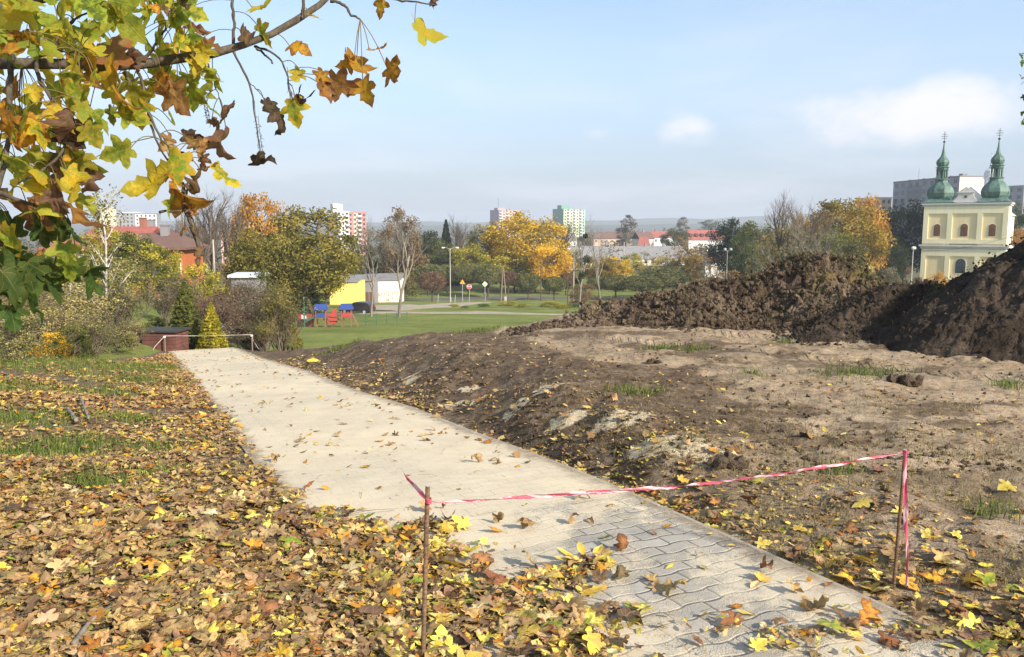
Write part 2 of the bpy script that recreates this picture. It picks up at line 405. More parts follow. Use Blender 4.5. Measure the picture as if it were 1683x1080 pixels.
ts_ = q.m_('ADD', q.m_('MULTIPLY', ux, TKD[0]), q.m_('MULTIPLY', uy, TKD[1])); td_ = q.m_('SUBTRACT', q.m_('MULTIPLY', uy, TKD[0]), q.m_('MULTIPLY', ux, TKD[1]))
a1 = q.m_('ABSOLUTE', td_); a2 = q.m_('ABSOLUTE', q.m_('SUBTRACT', td_, 1.75)); ad = q.m_('MINIMUM', a1, a2)
cl_ = q.rng(q.m_('PINGPONG', q.m_('DIVIDE', q.m_('ADD', ts_, q.m_('MULTIPLY', ad, .9)), .17), .5), .18, .32)
cl_ = q.m_('MULTIPLY', q.m_('MULTIPLY', cl_, q.rng(ad, .30, .24)), q.m_('MULTIPLY', q.rng(mid_n, .35, .55), q.rng(q.attr('dark'), .6, .3)))
q.bump(q.m_('ADD', q.m_('ADD', q.m_('MULTIPLY', fine_n, 1.0), q.m_('MULTIPLY', grit, .45)), q.m_('MULTIPLY', cl_, 1.1)), .85, .04)
M['ground'] = q.m

# heaped soil
q = NB('heaped_soil'); O_ = q.pos()
a = q.noise(O_, 2.2, 7, .65); b_ = q.noise(O_, 13, 6, .7); c_ = q.noise(O_, 50, 3, .6)
f = q.m_('ADD', q.m_('MULTIPLY', a, .4), q.m_('ADD', q.m_('MULTIPLY', b_, .4), q.m_('MULTIPLY', c_, .2)))
big = q.noise(O_, .75, 5, .6)
f = q.m_('ADD', f, q.m_('MULTIPLY', q.m_('SUBTRACT', big, .5), .42))
cc = q.ramp(f, [(.34, (.026, .0185, .0125)), (.45, (.072, .051, .035)), (.55, (.14, .102, .068)), (.66, (.28, .215, .145))])
q.col(q.mix(q.rng(q.attr('straw'), .4, .8), cc, (.17, .125, .05, 1))).rough(.95, .12)
q.bump(q.m_('ADD', b_, q.m_('MULTIPLY', c_, .6)), .9, .05)
M['heap'] = q.m
q = NB('dark_heap_soil'); O_ = q.pos()  # darker mix of the heaped soil colours
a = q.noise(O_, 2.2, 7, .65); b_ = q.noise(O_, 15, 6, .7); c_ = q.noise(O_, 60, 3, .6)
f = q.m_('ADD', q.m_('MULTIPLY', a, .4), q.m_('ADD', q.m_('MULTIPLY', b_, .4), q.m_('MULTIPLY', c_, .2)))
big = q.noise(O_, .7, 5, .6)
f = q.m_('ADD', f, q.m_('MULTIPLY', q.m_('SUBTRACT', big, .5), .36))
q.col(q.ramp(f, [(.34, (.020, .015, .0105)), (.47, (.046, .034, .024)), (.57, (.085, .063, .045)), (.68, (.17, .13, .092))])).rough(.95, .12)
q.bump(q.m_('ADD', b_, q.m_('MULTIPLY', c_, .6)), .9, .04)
M['dark_soil'] = q.m

# path: wavy interlocking concrete pavers under a spill of sand; UV-like attribute pt = (t, l)
q = NB('sanded_pavers'); pt = q.attr('pt', 'Vector'); sp = q.new('ShaderNodeSeparateXYZ'); q.L.new(pt, sp.inputs[0])
t_, l_ = sp.outputs[0], sp.outputs[1]; P_ = q.pos()
BW, BH = .215, .112
saw = q.m_('PINGPONG', q.m_('DIVIDE', l_, BW), .5)                                  # 0..0.5 triangle
wave = q.m_('MULTIPLY', q.m_('SUBTRACT', q.rng(saw, .08, .42, 0, 1), .5), .019)       # flattened zigzag
tr_ = q.m_('DIVIDE', q.m_('ADD', t_, wave), BH)
row = q.m_('FLOOR', tr_); fr = q.m_('SUBTRACT', tr_, row)
lc = q.m_('ADD', q.m_('DIVIDE', l_, BW), q.m_('MULTIPLY', q.m_('MODULO', row, 2.0), .5))
lc = q.m_('ADD', lc, .25)
colm = q.m_('FLOOR', lc); fc = q.m_('SUBTRACT', lc, colm)
d1 = q.m_('MULTIPLY', q.m_('MINIMUM', fr, q.m_('SUBTRACT', 1.0, fr)), BH)
d2 = q.m_('MULTIPLY', q.m_('MINIMUM', fc, q.m_('SUBTRACT', 1.0, fc)), BW)
jd = q.m_('MINIMUM', d1, d2)
joint = q.rng(jd, .0016, .0050, 1, 0)
bev = q.rng(jd, .002, .011, 0, 1)
cid = q.new('ShaderNodeCombineXYZ'); q.L.new(row, cid.inputs[0]); q.L.new(colm, cid.inputs[1])
wn = q.new('ShaderNodeTexWhiteNoise'); wn.noise_dimensions = '2D'; q.L.new(cid.outputs[0], wn.inputs['Vector'])
grain = q.noise(P_, 160, 2, .6); sp_n = q.noise(P_, 40, 4, .6)
pav = q.ramp(q.m_('ADD', q.m_('MULTIPLY', wn.outputs[0], .4), q.m_('MULTIPLY', sp_n, .6)), [(.2, (.30, .28, .24)), (.8, (.42, .39, .335))])
pav = q.mix(q.m_('MULTIPLY', joint, .9), pav, (.075, .063, .05, 1))
sand = q.ramp(q.m_('ADD', q.m_('MULTIPLY', grain, .6), q.m_('MULTIPLY', q.noise(P_, 3.0, 6, .65), .4)), [(.3, (.48, .40, .27)), (.5, (.635, .54, .375)), (.7, (.76, .66, .475))])
sand = q.mix(q.rng(grain, .68, .76), sand, (.22, .18, .13, 1))
thick = q.m_('ADD', q.noise(P_, .9, 5, .6), q.m_('MULTIPLY', q.m_('SUBTRACT', q.noise(P_, 7, 5, .7), .5), .55))
cover = q.attr('sandy')
smask = q.rng(q.m_('ADD', q.m_('ADD', thick, q.m_('MULTIPLY', q.m_('SUBTRACT', grain, .5), .35)), q.m_('MULTIPLY', q.m_('SUBTRACT', cover, .5), 1.0)), .40, .60)
jsand = q.m_('MULTIPLY', smask, q.rng(cover, .45, .8, .86, 1.0))
thin = q.rng(q.noise(P_, .55, 4, .6), .35, .65, .72, 1.0)
colr = q.mix(q.m_('MULTIPLY', jsand, thin), pav, sand)
colr = q.mix(q.m_('MULTIPLY', joint, q.rng(q.noise(P_, 1.3, 4, .6), .45, .66, .0, .26)), colr, (.20, .165, .115, 1))       # joints showing faintly through thin sand
edg = q.m_('MINIMUM', q.m_('SUBTRACT', l_, PL), q.m_('SUBTRACT', PR, l_))
colr = q.mix(q.m_('MULTIPLY', q.rng(q.m_('ADD', edg, q.m_('MULTIPLY', q.m_('SUBTRACT', q.noise(P_, 5, 5, .7), .5), .45)), .20, .0), .66), colr, (.15, .105, .068, 1))   # soil trodden over the edges
colr = q.mix(q.m_('MULTIPLY', q.rng(q.noise(P_, 2.4, 7, .72), .60, .74), .26), colr, (.27, .21, .145, 1))                    # muddy smears
q.col(colr).rough(.9, .15)
hgt = q.m_('ADD', q.m_('MULTIPLY', bev, q.m_('SUBTRACT', 1.0, q.m_('MULTIPLY', jsand, .9))), q.m_('MULTIPLY', q.m_('ADD', grain, q.m_('MULTIPLY', sp_n, .7)), .28))
q.bump(hgt, .8, .008)
M['path'] = q.m
M['kerb'] = plain('concrete_edging', (.36, .31, .235), .9, .25, 9, bump=.5)

q = NB('rusty_steel'); r1 = q.noise(q.obj(), 40, 6, .7)
q.col(q.ramp(r1, [(.3, (.055, .035, .022)), (.5, (.14, .080, .045)), (.7, (.24, .155, .09))])).rough(.75, .4); q.bump(r1, .5, .002)
M['rust'] = q.m
q = NB('barrier_tape'); uv = q.attr('uvt', 'Vector'); sp = q.new('ShaderNodeSeparateXYZ'); q.L.new(uv, sp.inputs[0])
st = q.m_('FRACT', q.m_('DIVIDE', q.m_('ADD', sp.outputs[0], q.m_('MULTIPLY', sp.outputs[1], .75)), .17))
msk = q.rng(st, .60, .62, 0, 1); msk2 = q.m_('MULTIPLY', msk, q.rng(st, .98, 1.0, 1, 0))
wr_ = q.noise(q.attr('uvt', 'Vector'), 30, 4, .6)
cr = q.mix(msk2, q.mix(wr_, (.55, .07, .125, 1), (.66, .15, .21, 1)), q.mix(wr_, (.62, .33, .36, 1), (.76, .52, .53, 1)))
q.col(cr).rough(.35, .5); q.bump(wr_, .4, .004)
trn = q.new('ShaderNodeBsdfTranslucent'); q.L.new(cr, trn.inputs['Color'])
mx = q.new('ShaderNodeMixShader'); mx.inputs[0].default_value = .3
q.L.new(q.b.outputs[0], mx.inputs[1]); q.L.new(trn.outputs[0], mx.inputs[2]); q.L.new(mx.outputs[0], q.out.inputs['Surface'])
M['tape'] = q.m

def bark(name, a, b_, scale=9, stretch=.25):
    q = NB(name); mp = q.new('ShaderNodeMapping'); mp.inputs['Scale'].default_value = (1, 1, stretch); q.L.new(q.obj(), mp.inputs[0])
    n = q.noise(mp.outputs[0], scale, 6, .65); q.col(q.ramp(n, [(.35, a), (.65, b_)])).rough(.9, .15); q.bump(n, .6, .02); return q.m
M['bark'] = bark('bark', (.045, .035, .026), (.12, .095, .07))
M['bark_grey'] = bark('pale_bark', (.12, .105, .085), (.30, .265, .215))
M['twig'] = bark('twig_bark', (.085, .066, .05), (.18, .142, .11))
M['bark_birch'] = bark('birch_bark', (.22, .20, .17), (.62, .59, .52), 14, 1.8)
M['branch'] = bark('maple_bark', (.055, .045, .032), (.13, .11, .08), 60, .5)
GRN = {
 'olive': [(0.062, 0.069, 0.019), (0.138, 0.131, 0.030), (0.255, 0.214, 0.047), (0.373, 0.290, 0.069)],
 'olivegreen': [(0.041, 0.055, 0.017), (0.086, 0.103, 0.025), (0.152, 0.159, 0.039), (0.248, 0.228, 0.062)],
 'yellow': [(0.221, 0.166, 0.017), (0.469, 0.317, 0.022), (0.718, 0.469, 0.030), (0.850, 0.593, 0.055)],
 'gold': [(0.331, 0.193, 0.017), (0.635, 0.373, 0.022), (0.850, 0.524, 0.030), (0.850, 0.649, 0.069)],
 'yellowgreen': [(0.124, 0.138, 0.019), (0.276, 0.262, 0.028), (0.469, 0.386, 0.039), (0.635, 0.511, 0.069)],
 'rust': [(0.124, 0.062, 0.025), (0.248, 0.117, 0.036), (0.386, 0.207, 0.055), (0.497, 0.304, 0.103)],
 'orange': [(0.235, 0.117, 0.025), (0.469, 0.235, 0.036), (0.635, 0.345, 0.062), (0.635, 0.455, 0.110)],
 'brown': [(0.097, 0.062, 0.030), (0.179, 0.117, 0.055), (0.276, 0.186, 0.090), (0.359, 0.262, 0.138)],
 'dark': [(.011, .019, .009), (.022, .036, .014), (.042, .060, .020), (.075, .090, .03)],
 'green': [(0.030, 0.050, 0.014), (0.063, 0.091, 0.022), (0.117, 0.145, 0.034), (0.193, 0.214, 0.055)],
 'willow': [(0.061, 0.072, 0.029), (0.126, 0.137, 0.047), (0.207, 0.202, 0.075), (0.305, 0.278, 0.112)],
 'redtwig': [(0.076, 0.044, 0.030), (0.152, 0.090, 0.058), (0.235, 0.145, 0.091), (0.331, 0.221, 0.124)],
 'greytwig': [(0.069, 0.058, 0.039), (0.138, 0.117, 0.072), (0.221, 0.186, 0.110), (0.317, 0.276, 0.166)],
 'paleyellow': [(0.193, 0.166, 0.055), (0.373, 0.310, 0.103), (0.552, 0.455, 0.166), (0.690, 0.593, 0.248)],
 'goldolive': [(.10, .085, .014), (.22, .17, .022), (.36, .25, .035), (.48, .31, .05)],
 'birch': [(0.083, 0.091, 0.030), (0.186, 0.179, 0.062), (0.317, 0.276, 0.103), (0.469, 0.400, 0.172)],
 'gilded': [(0.069, 0.090, 0.017), (0.221, 0.214, 0.025), (0.469, 0.400, 0.041), (0.690, 0.580, 0.076)],
 'grass': [(.05, .085, .012), (.095, .155, .022), (.15, .215, .034), (.24, .255, .075)],
 'drygrass': [(.12, .10, .035), (.21, .17, .06), (.30, .245, .10), (.40, .34, .17)],
}
for k_, v_ in GRN.items(): M['lf_' + k_] = leaf_mat('leaves_' + k_, v_)
# ------------------------------------------------------------------ the ground: one polar sheet to the horizon
rng = np.random.default_rng(7)
SANDS = [(1035, 686, .26), (1100, 732, .28), (1165, 750, .22), (1060, 738, .17), (900, 643, .22), (800, 657, .27), (685, 622, .27), (930, 690, .26), (740, 668, .2), (1000, 696, .22), (770, 640, .2), (850, 672, .2), (985, 790, .12), (1140, 735, .2)]
SXY = [(*G(a, b)[:2], r) for a, b, r in SANDS]
TUFT = [(1410, 618, .75, .22), (1040, 648, .35, .2), (1380, 775, .2, .12), (1290, 560, .25, .15), (1140, 578, .3, .2), (560, 572, .6, .3), (790, 545, .6, .3), (1660, 640, .25, .2), (1640, 850, .2, .14), (1240, 620, .2, .12), (1085, 575, .4, .2)]
TXY = [(*G(a, b)[:2], r, r2) for a, b, r, r2 in TUFT]
LTUFT = [(30, 690, .55, .28), (10, 745, .35, .2), (215, 690, .30, .2), (255, 740, .26, .15), (20, 637, .8, .4), (150, 790, .25, .15), (45, 600, 1.8, .6), (170, 600, 1.6, .6), (255, 605, .9, .6), (95, 745, .4, .2), (140, 730, .4, .2), (175, 645, .5, .3), (155, 800, .14, .1), (265, 780, .2, .12), (230, 625, .8, .4)]
LXY = [(*G(a, b)[:2], r, r2) for a, b, r, r2 in LTUFT]
TRACKS = []
def masks(x, y):
    t, l = tl(x, y)
    left = l < 1.8
    tc = np.interp(l, [-30, -8, -2, .3, .7], [12, 13.5, 15.2, 24, 27.5])
    lawn = np.where(left, S((t - tc - .5) / 3), np.maximum(edge_w(x, y) * 3 - .9, S((t - PEND - 1) / 3) * (l < 4)))
    g = np.clip(lawn, 0, 1)
    for (a, b, r, r2) in LXY: g = np.maximum(g, .52 * np.exp(-((x - a) ** 2 + ((y - b) / 1.3) ** 2) / (r * r)))
    for (a, b, r, r2) in TXY:
        g = np.maximum(g, .46 * np.exp(-((x - a) ** 2 + ((y - b) / 1.3) ** 2) / (r * r)))
    dk = np.where(left, .62, 0.)
    dk = np.where(l > PR, (.45 + .5 * S((t - 4.5) / 3)) - (.28 + .5 * S((t - 4.5) / 3)) * S((l - 4.1 - .09 * t + .8 * fbm(x * .5, y * .5, 3, 61)) / 1.5), dk)
    dk = dk + .46 * S((fbm(x * .6 + 4, y * 1.3, 4, 77, .65) - .06) / .3) * (l > PR)
    apron = S((y - 10.2 - .12 * np.abs(x - 3) * (x < 6)) / 2.5) * S((x - 5.3) / 1.2)
    dk = np.maximum(dk, apron)
    s = np.zeros_like(x)
    for (a, b, r) in SXY:
        s = np.maximum(s, np.exp(-(((x - a) / r) ** 2 + ((y - b) / (r * .8)) ** 2)))
    s = np.maximum(s, .55 * np.exp(-((l - PR - .1) / .12) ** 2))
    s = np.maximum(s, .42 * np.exp(-((l - PL + .05) / .08) ** 2))
    far = S((np.hypot(x, y) - 190) / 120)
    return g, np.clip(dk, 0, 1), s * (1 - g * .5), far
ang = np.radians(np.concatenate([np.arange(-44, 44.01, .2), np.arange(47, 316, 3.0)]))
rad = [.35]
while rad[-1] < 4950: rad.append(rad[-1] * (1.0125 if rad[-1] < 30 else 1.02))
rad = np.array(rad); na, nr = len(ang), len(rad)
RR, AA = np.meshgrid(rad, ang, indexing='ij')
gx, gy = RR * np.sin(AA), RR * np.cos(AA)
# camera stands outside the polar centre's first ring: close it with a small disc of the same sheet
gz = h(gx, gy)
V = np.stack([gx, gy, gz], -1).reshape(-1, 3)
i = np.arange(nr - 1)[:, None] * na; j = np.arange(na)[None]; j2 = (j + 1) % na
quads = np.stack([i + j, i + j2, i + na + j2, i + na + j], -1).reshape(-1, 4)[:, ::-1]
V = np.concatenate([V, [[0, 0, float(h(0, 0))]]]); c0 = len(V) - 1
tris = np.stack([np.full(na, c0), np.arange(na), (np.arange(na) + 1) % na], -1)[:, ::-1]
mk = masks(V[:, 0], V[:, 1])
ground = link('ground', mesh_np('ground', V, [quads, tris], M['ground'], {k: ('FLOAT', v) for k, v in zip(('grass', 'dark', 'sand', 'far'), mk)}, smooth=True))
tag(ground, kind='structure')

# ------------------------------------------------------------------ the paved path and its edging
ts = np.concatenate([np.arange(-3, 6, .04), np.arange(6, PEND + .01, .12)])
ls = np.linspace(PL, PR - .03, 60)
T_, L_ = np.meshgrid(ts, ls, indexing='ij')
def path_z(t, l): return zp(t) + .010 * fbm(t * .8, l * 1.1, 3, 91) + .002 * fbm(t * 9, l * 9, 2, 95)
X_, Y_ = xy(T_, L_); Z_ = path_z(T_, L_)
V = np.stack([X_, Y_, Z_], -1).reshape(-1, 3); n1, n2 = T_.shape
i = np.arange(n1 - 1)[:, None] * n2; j = np.arange(n2 - 1)[None]
qd = np.stack([i + j, i + n2 + j, i + n2 + j + 1, i + j + 1], -1).reshape(-1, 4)[:, ::-1]
sandy = np.clip(.53 + .47 * S((T_ - 3.5 + (1.9 - L_) * .55 + .3 * fbm(T_, L_, 2, 5)) / 1.9), 0, 1).reshape(-1)
# rim skirt so that the slab has a thickness
rimi = np.concatenate([np.arange(n2), np.arange(1, n1) * n2 + n2 - 1, (n1 - 1) * n2 + np.arange(n2 - 2, -1, -1), np.arange(n1 - 2, 0, -1) * n2])
base_n = len(V); V = np.concatenate([V, V[rimi] - [0, 0, .16]])
k = np.arange(len(rimi)); k2 = (k + 1) % len(rimi)
sk = np.stack([rimi[k], rimi[k2], base_n + k2, base_n + k], -1)
pt = np.stack([T_.reshape(-1), L_.reshape(-1), np.zeros(n1 * n2)], 1); pt = np.concatenate([pt, pt[rimi]]); sandy = np.concatenate([sandy, sandy[rimi]])
path = link('path', mesh_np('path', V, [qd, sk], M['path'], {'pt': ('FLOAT_VECTOR', pt), 'sandy': ('FLOAT', sandy)}, smooth=False))
tag(path, kind='structure')
kerb = MB()
for l0 in (PR,):
    for t0 in np.arange(-2, PEND - .3, 1.0):
        t1 = t0 + .985; wob = .004 * math.sin(t0 * 7 + l0)
        P = []
        for (tt, ll, up) in [(t0, -1, 0), (t0, 1, 0), (t1, 1, 0), (t1, -1, 0), (t0, -1, 1), (t0, 1, 1), (t1, 1, 1), (t1, -1, 1)]:
            x, y = xy(tt, l0 + ll * .025); P.append((x, y, zp(tt) + ((-.013 if l0 == PR else -.012) + wob if up else -.2)))
        kerb.add(P, [(0, 1, 2, 3), (7, 6, 5, 4), (4, 5, 1, 0), (5, 6, 2, 1), (6, 7, 3, 2), (7, 4, 0, 3)])
tag(kerb.build('kerb', M['kerb']), kind='structure')

# ------------------------------------------------------------------ heaped soil
HR = np.random.default_rng(19)
def clod_template(seed):
    r = np.random.default_rng(seed); bm_ = bpy.data.meshes.new('t'); import bmesh
    b = bmesh.new(); bmesh.ops.create_icosphere(b, subdivisions=1, radius=1.0)
    Vv = np.array([v.co[:] for v in b.verts]); Ff = np.array([[v.index for v in f.verts] for f in b.faces]); b.free(); bpy.data.meshes.remove(bm_)
    n = r.normal(size=(9, 3)); n /= np.linalg.norm(n, axis=1)[:, None]; d = r.uniform(.30, .85, 9)
    for nn, dd in zip(n, d):                                   # broken faces
        s_ = Vv @ nn; Vv = Vv - np.clip(s_ - dd, 0, None)[:, None] * nn
    Vv *= 1 + .16 * r.normal(size=(len(Vv), 1))
    return Vv * np.array([1, r.uniform(.7, 1), r.uniform(.55, .85)]), Ff
CLODS = [clod_template(s_) for s_ in range(6)]
def clods(name, P, size, parent, mat, straw=0.0):
    Vs, Fs, n = [], [], 0
    for p, s_ in zip(P, size):
        v, f = CLODS[HR.integers(6)]
        Rm = np.array(Euler(HR.uniform(0, 6.3, 3)).to_matrix())
        Vs.append(v @ Rm.T * s_ + p); Fs.append(f + n); n += len(v)
    V = np.concatenate(Vs)
    o = link(name, mesh_np(name, V, [np.concatenate(Fs)], mat, {'straw': ('FLOAT', np.zeros(len(V)))}), parent)
    o['kind'] = 'stuff'
    return o
def heap(name, label, ridge, slope, xr, yr, res, rough, seed, nclod, straw=0.0, csize=(.014, .085), mat='heap'):
    nx, ny = int((xr[1] - xr[0]) / res), int((yr[1] - yr[0]) / res)
    X, Y = np.meshgrid(np.linspace(*xr, nx), np.linspace(*yr, ny), indexing='ij')
    wob = .35 * fbm(X * .9, Y * .9, 3, seed)
    Hh = np.full(X.shape, -9.)
    rd = np.array(ridge)
    for (ax, ay, az_), (bx, by, bz) in zip(rd[:-1], rd[1:]):
        dx, dy = bx - ax, by - ay; u = np.clip(((X - ax) * dx + (Y - ay) * dy) / (dx * dx + dy * dy), 0, 1)
        d = np.hypot(X - ax - u * dx, Y - ay - u * dy)
        Hh = np.maximum(Hh, az_ + (bz - az_) * u + .12 - slope * np.sqrt(d * d + .06) - .1 * 0)
    Hh = Hh + wob * np.clip(Hh + .3, 0, .5)
    bill = np.abs(fbm(X * 1.7, Y * 1.7, 3, seed + 1)) ** .8
    bill2 = np.abs(fbm(X * 5.3, Y * 5.3, 3, seed + 2)) ** .8
    am = np.clip(Hh * 2.5 + .3, 0, 1)
    bill3 = np.abs(fbm(X * 8.5, Y * 8.5, 2, seed + 6)) ** .8
    Hh = Hh + rough * am * (.26 * (bill - .25) + .15 * (bill2 - .25) + .075 * (bill3 - .25))
    g0 = h(X, Y)
    Z = g0 + np.where(Hh > -.25, Hh, -.25)
    DX = rough * am * .06 * fbm(X * 4, Y * 4 + 30, 3, seed + 4); DY = rough * am * .06 * fbm(X * 4 + 50, Y * 4, 3, seed + 5)
    V = np.stack([X + DX, Y + DY, Z], -1).reshape(-1, 3)
    i = np.arange(nx - 1)[:, None] * ny; j = np.arange(ny - 1)[None]
    qd = np.stack([i + j, i + ny + j, i + ny + j + 1, i + j + 1], -1).reshape(-1, 4)
    keep = (Hh.reshape(-1)[qd] > -.2).any(1); qd = qd[keep]
    us = np.unique(qd); mp = np.zeros(len(V), int); mp[us] = np.arange(len(us))
    sw = straw * S((fbm(X * 1.5, Y * 2.2, 3, seed + 8) - .05) / .4) * np.clip(Hh, 0, 1)
    o = link(name, mesh_np(name, V[us], [mp[qd]], M[mat], {'straw': ('FLOAT', sw.reshape(-1)[us])}, smooth=False))
    tag(o, label, 'soil heap')
    ok = np.argwhere(Hh > -.12); pk = ok[HR.integers(len(ok), size=nclod)]
    P = np.stack([(X + DX)[pk[:, 0], pk[:, 1]], (Y + DY)[pk[:, 0], pk[:, 1]], Z[pk[:, 0], pk[:, 1]]], 1)
    P[:, :2] += HR.normal(size=(nclod, 2)) * .12
    low = Hh[pk[:, 0], pk[:, 1]] < .1
    P[:, 2] = np.maximum(P[:, 2], h(P[:, 0], P[:, 1])) + .004
    sz = csize[0] + (csize[1] - csize[0]) * HR.random(nclod) ** 4.0
    clods('soil_clod', P, sz, o, M[mat])
    return o, (X + DX, Y + DY, Z, Hh)
heap_mid, HM = heap('soil_heap', 'tallest rough heap of brown clods with dry roots, in front of the bare branches',
     [(4.5, 15.9, .66), (5.0, 15.8, .92), (5.5, 15.7, 1.20), (6.05, 15.7, 1.46), (6.5, 15.8, 1.28), (6.9, 15.9, 1.02), (7.3, 16.0, .72), (7.9, 16.2, .55)], .80, (2.9, 10.2), (13.4, 18.4), .029, 1.15, 101, 9000, .8)
heap_low, HL = heap('soil_heap', 'long low ridge of torn turf and clods tapering off towards the lawn',
     [(.2, 15.1, .02), (1.0, 15.4, .10), (1.6, 15.7, .30), (2.2, 15.8, .40), (2.75, 15.8, .60), (3.3, 15.9, .52), (3.87, 15.7, .84), (4.6, 15.7, .74)], .66, (-1.0, 5.9), (13.4, 17.8), .028, 1.1, 131, 7500, .5)
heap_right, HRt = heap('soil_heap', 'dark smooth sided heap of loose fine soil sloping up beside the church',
     [(6.75, 12.3, .72), (7.2, 12.2, 1.10), (7.9, 12.2, 1.58), (8.6, 12.2, 2.0), (9.6, 12.4, 2.35), (11.5, 12.6, 2.2)], .74, (4.9, 14.5), (8.6, 16.0), .032, .5, 161, 8500, .0, (.010, .050), 'dark_soil')
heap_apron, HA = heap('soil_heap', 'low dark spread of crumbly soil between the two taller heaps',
     [(5.1, 13.0, .20), (5.9, 13.6, .46), (6.6, 13.8, .72), (7.3, 13.9, .85), (8.2, 13.8, .8)], .55, (3.9, 9.5), (11.6, 15.8), .032, .7, 191, 4200, .15, (.014, .07), 'dark_soil')
# scattered clods on the field
cp = []; cs = []
for p in Gv(HR.uniform(560, 1683, 7000), HR.uniform(548, 780, 7000)):
    t, l = tl(p[0], p[1])
    if l < 3.15 or p[1] > 17: continue
    if HR.random() > .40 + .6 * (l < 5.5): continue
    cp.append(p + [0, 0, .002]); cs.append(.006 + .034 * HR.random() ** 5)
o = clods('soil_crumbs', np.array(cp), np.array(cs), None, M['heap'])
# lumps of soil lying out in the field
for (px, py, s_, lb) in [(735, 505, .0, ''), (1075, 598, .11, 'single dark clod lying out on the dry field near a grass tuft'), (1395, 600, .0, ''), (1490, 632, .22, 'flat dark lump of turf at the end of the green grass patch'), (740, 545, .0, ''), (1195, 765, .13, 'black lump of soil lying where the tape crosses the field edge')]:
    if s_ <= 0: continue
    p = G(px, py, True)
    P = p + HR.normal(size=(14, 3)) * [s_, s_ * .6, s_ * .2]
    V = []; F = []; n = 0
    for kk in range(16):
        v, f = CLODS[kk % 6]; Rm = np.array(Euler(HR.uniform(0, 6, 3)).to_matrix())
        V.append(v @ Rm.T * s_ * HR.uniform(.35, .6) + np.array([HR.normal() * s_ * .42, HR.normal() * s_ * .3, s_ * .15])); F.append(f + n); n += len(v)
    o = link('soil_lump', mesh_np('soil_lump', np.concatenate(V), [np.concatenate(F)], M['heap'], {'straw': ('FLOAT', np.zeros(n))}), loc=p)
    tag(o, lb, 'soil lump')

# ------------------------------------------------------------------ tracks, road and far hills
def strip(name, pts, width, mat, lift=.07, n=90, kind='structure', noise=.25):
    pts = np.array([((p[0] - 841.5) / FPX * p[1] * .992, p[1]) for p in pts], float)        # (picture column, distance)
    d = np.r_[0, np.cumsum(np.hypot(*np.diff(pts, axis=0).T))]
    s_ = np.linspace(0, d[-1], n); X = np.interp(s_, d, pts[:, 0]); Y = np.interp(s_, d, pts[:, 1])
    kk = np.ones(7) / 7; X = np.convolve(np.pad(X, 3, mode='edge'), kk, 'valid'); Y = np.convolve(np.pad(Y, 3, mode='edge'), kk, 'valid')
    tx, ty = np.gradient(X), np.gradient(Y); ln = np.hypot(tx, ty); nx, ny = -ty / ln, tx / ln
    wd = np.broadcast_to(np.interp(np.linspace(0, 1, n), np.linspace(0, 1, len(np.atleast_1d(width))), np.atleast_1d(width)), (n,))
    m = 9; V = []
    for q_ in np.linspace(-.5, .5, m):
        o_ = q_ * wd * (1 + (noise * fbm(s_ * .35, np.full(n, q_ * 3), 3, 7) if abs(q_) > .4 else 0))
        x, y = X + nx * o_, Y + ny * o_; V.append(np.stack([x, y, h(x, y) + lift - (.10 if abs(q_) > .49 else 0)], 1))
    V = np.stack(V, 1).reshape(-1, 3); i = np.arange(n - 1)[:, None] * m; j = np.arange(m - 1)[None]
    qd = np.stack([i + j, i + m + j, i + m + j + 1, i + j + 1], -1).reshape(-1, 4)
    o = link(name, mesh_np(name, V, [qd], mat, smooth=True)); tag(o, kind=kind); return o
q = NB('gravel_track'); n_ = q.noise(q.pos(), .8, 7, .65); q.col(q.ramp(n_, [(.3, (.26, .22, .165)), (.7, (.43, .375, .295))])).rough(.95, .1); M['track'] = q.m
q = NB('asphalt'); n_ = q.noise(q.pos(), 1.5, 7, .65); q.col(q.ramp(n_, [(.3, (.085, .083, .08)), (.7, (.15, .147, .14))])).rough(.9, .2); M['asphalt'] = q.m
q = NB('leaf_strewn_lawn'); n_ = q.noise(q.pos(), .9, 7, .7); q.col(q.ramp(n_, [(.35, (.12, .12, .03)), (.5, (.25, .19, .04)), (.65, (.40, .26, .05))])).rough(.9, .1); M['strewn'] = q.m
strip('gravel_track', [(520, 96), (640, 98), (720, 100), (800, 98), (850, 94), (900, 92), (1000, 90), (1100, 88)], [3, 4, 5, 6, 3, 2.6, 2.6, 2.6], M['track'])
strip('gravel_track', [(600, 104), (650, 112), (690, 122), (740, 134), (790, 146)], [9, 8, 9, 7, 5], M['track'], .09)
strip('gravel_track', [(560, 118), (610, 121), (655, 126), (690, 128)], 10, M['track'], .11)
strip('road', [(500, 150), (600, 160), (700, 166), (800, 170), (950, 170), (1150, 168), (1500, 165), (1800, 160)], 7.5, M['asphalt'], .09)
strip('footpath', [(500, 185), (700, 200), (850, 205), (1000, 203), (1300, 195)], 8.0, M['strewn'], .10)
q = NB('hill'); n_ = q.noise(q.pos(), .006, 6, .65); q.col(q.ramp(n_, [(.35, (.045, .06, .03)), (.65, (.10, .10, .05))])).rough(1, 0); M['hill'] = q.m
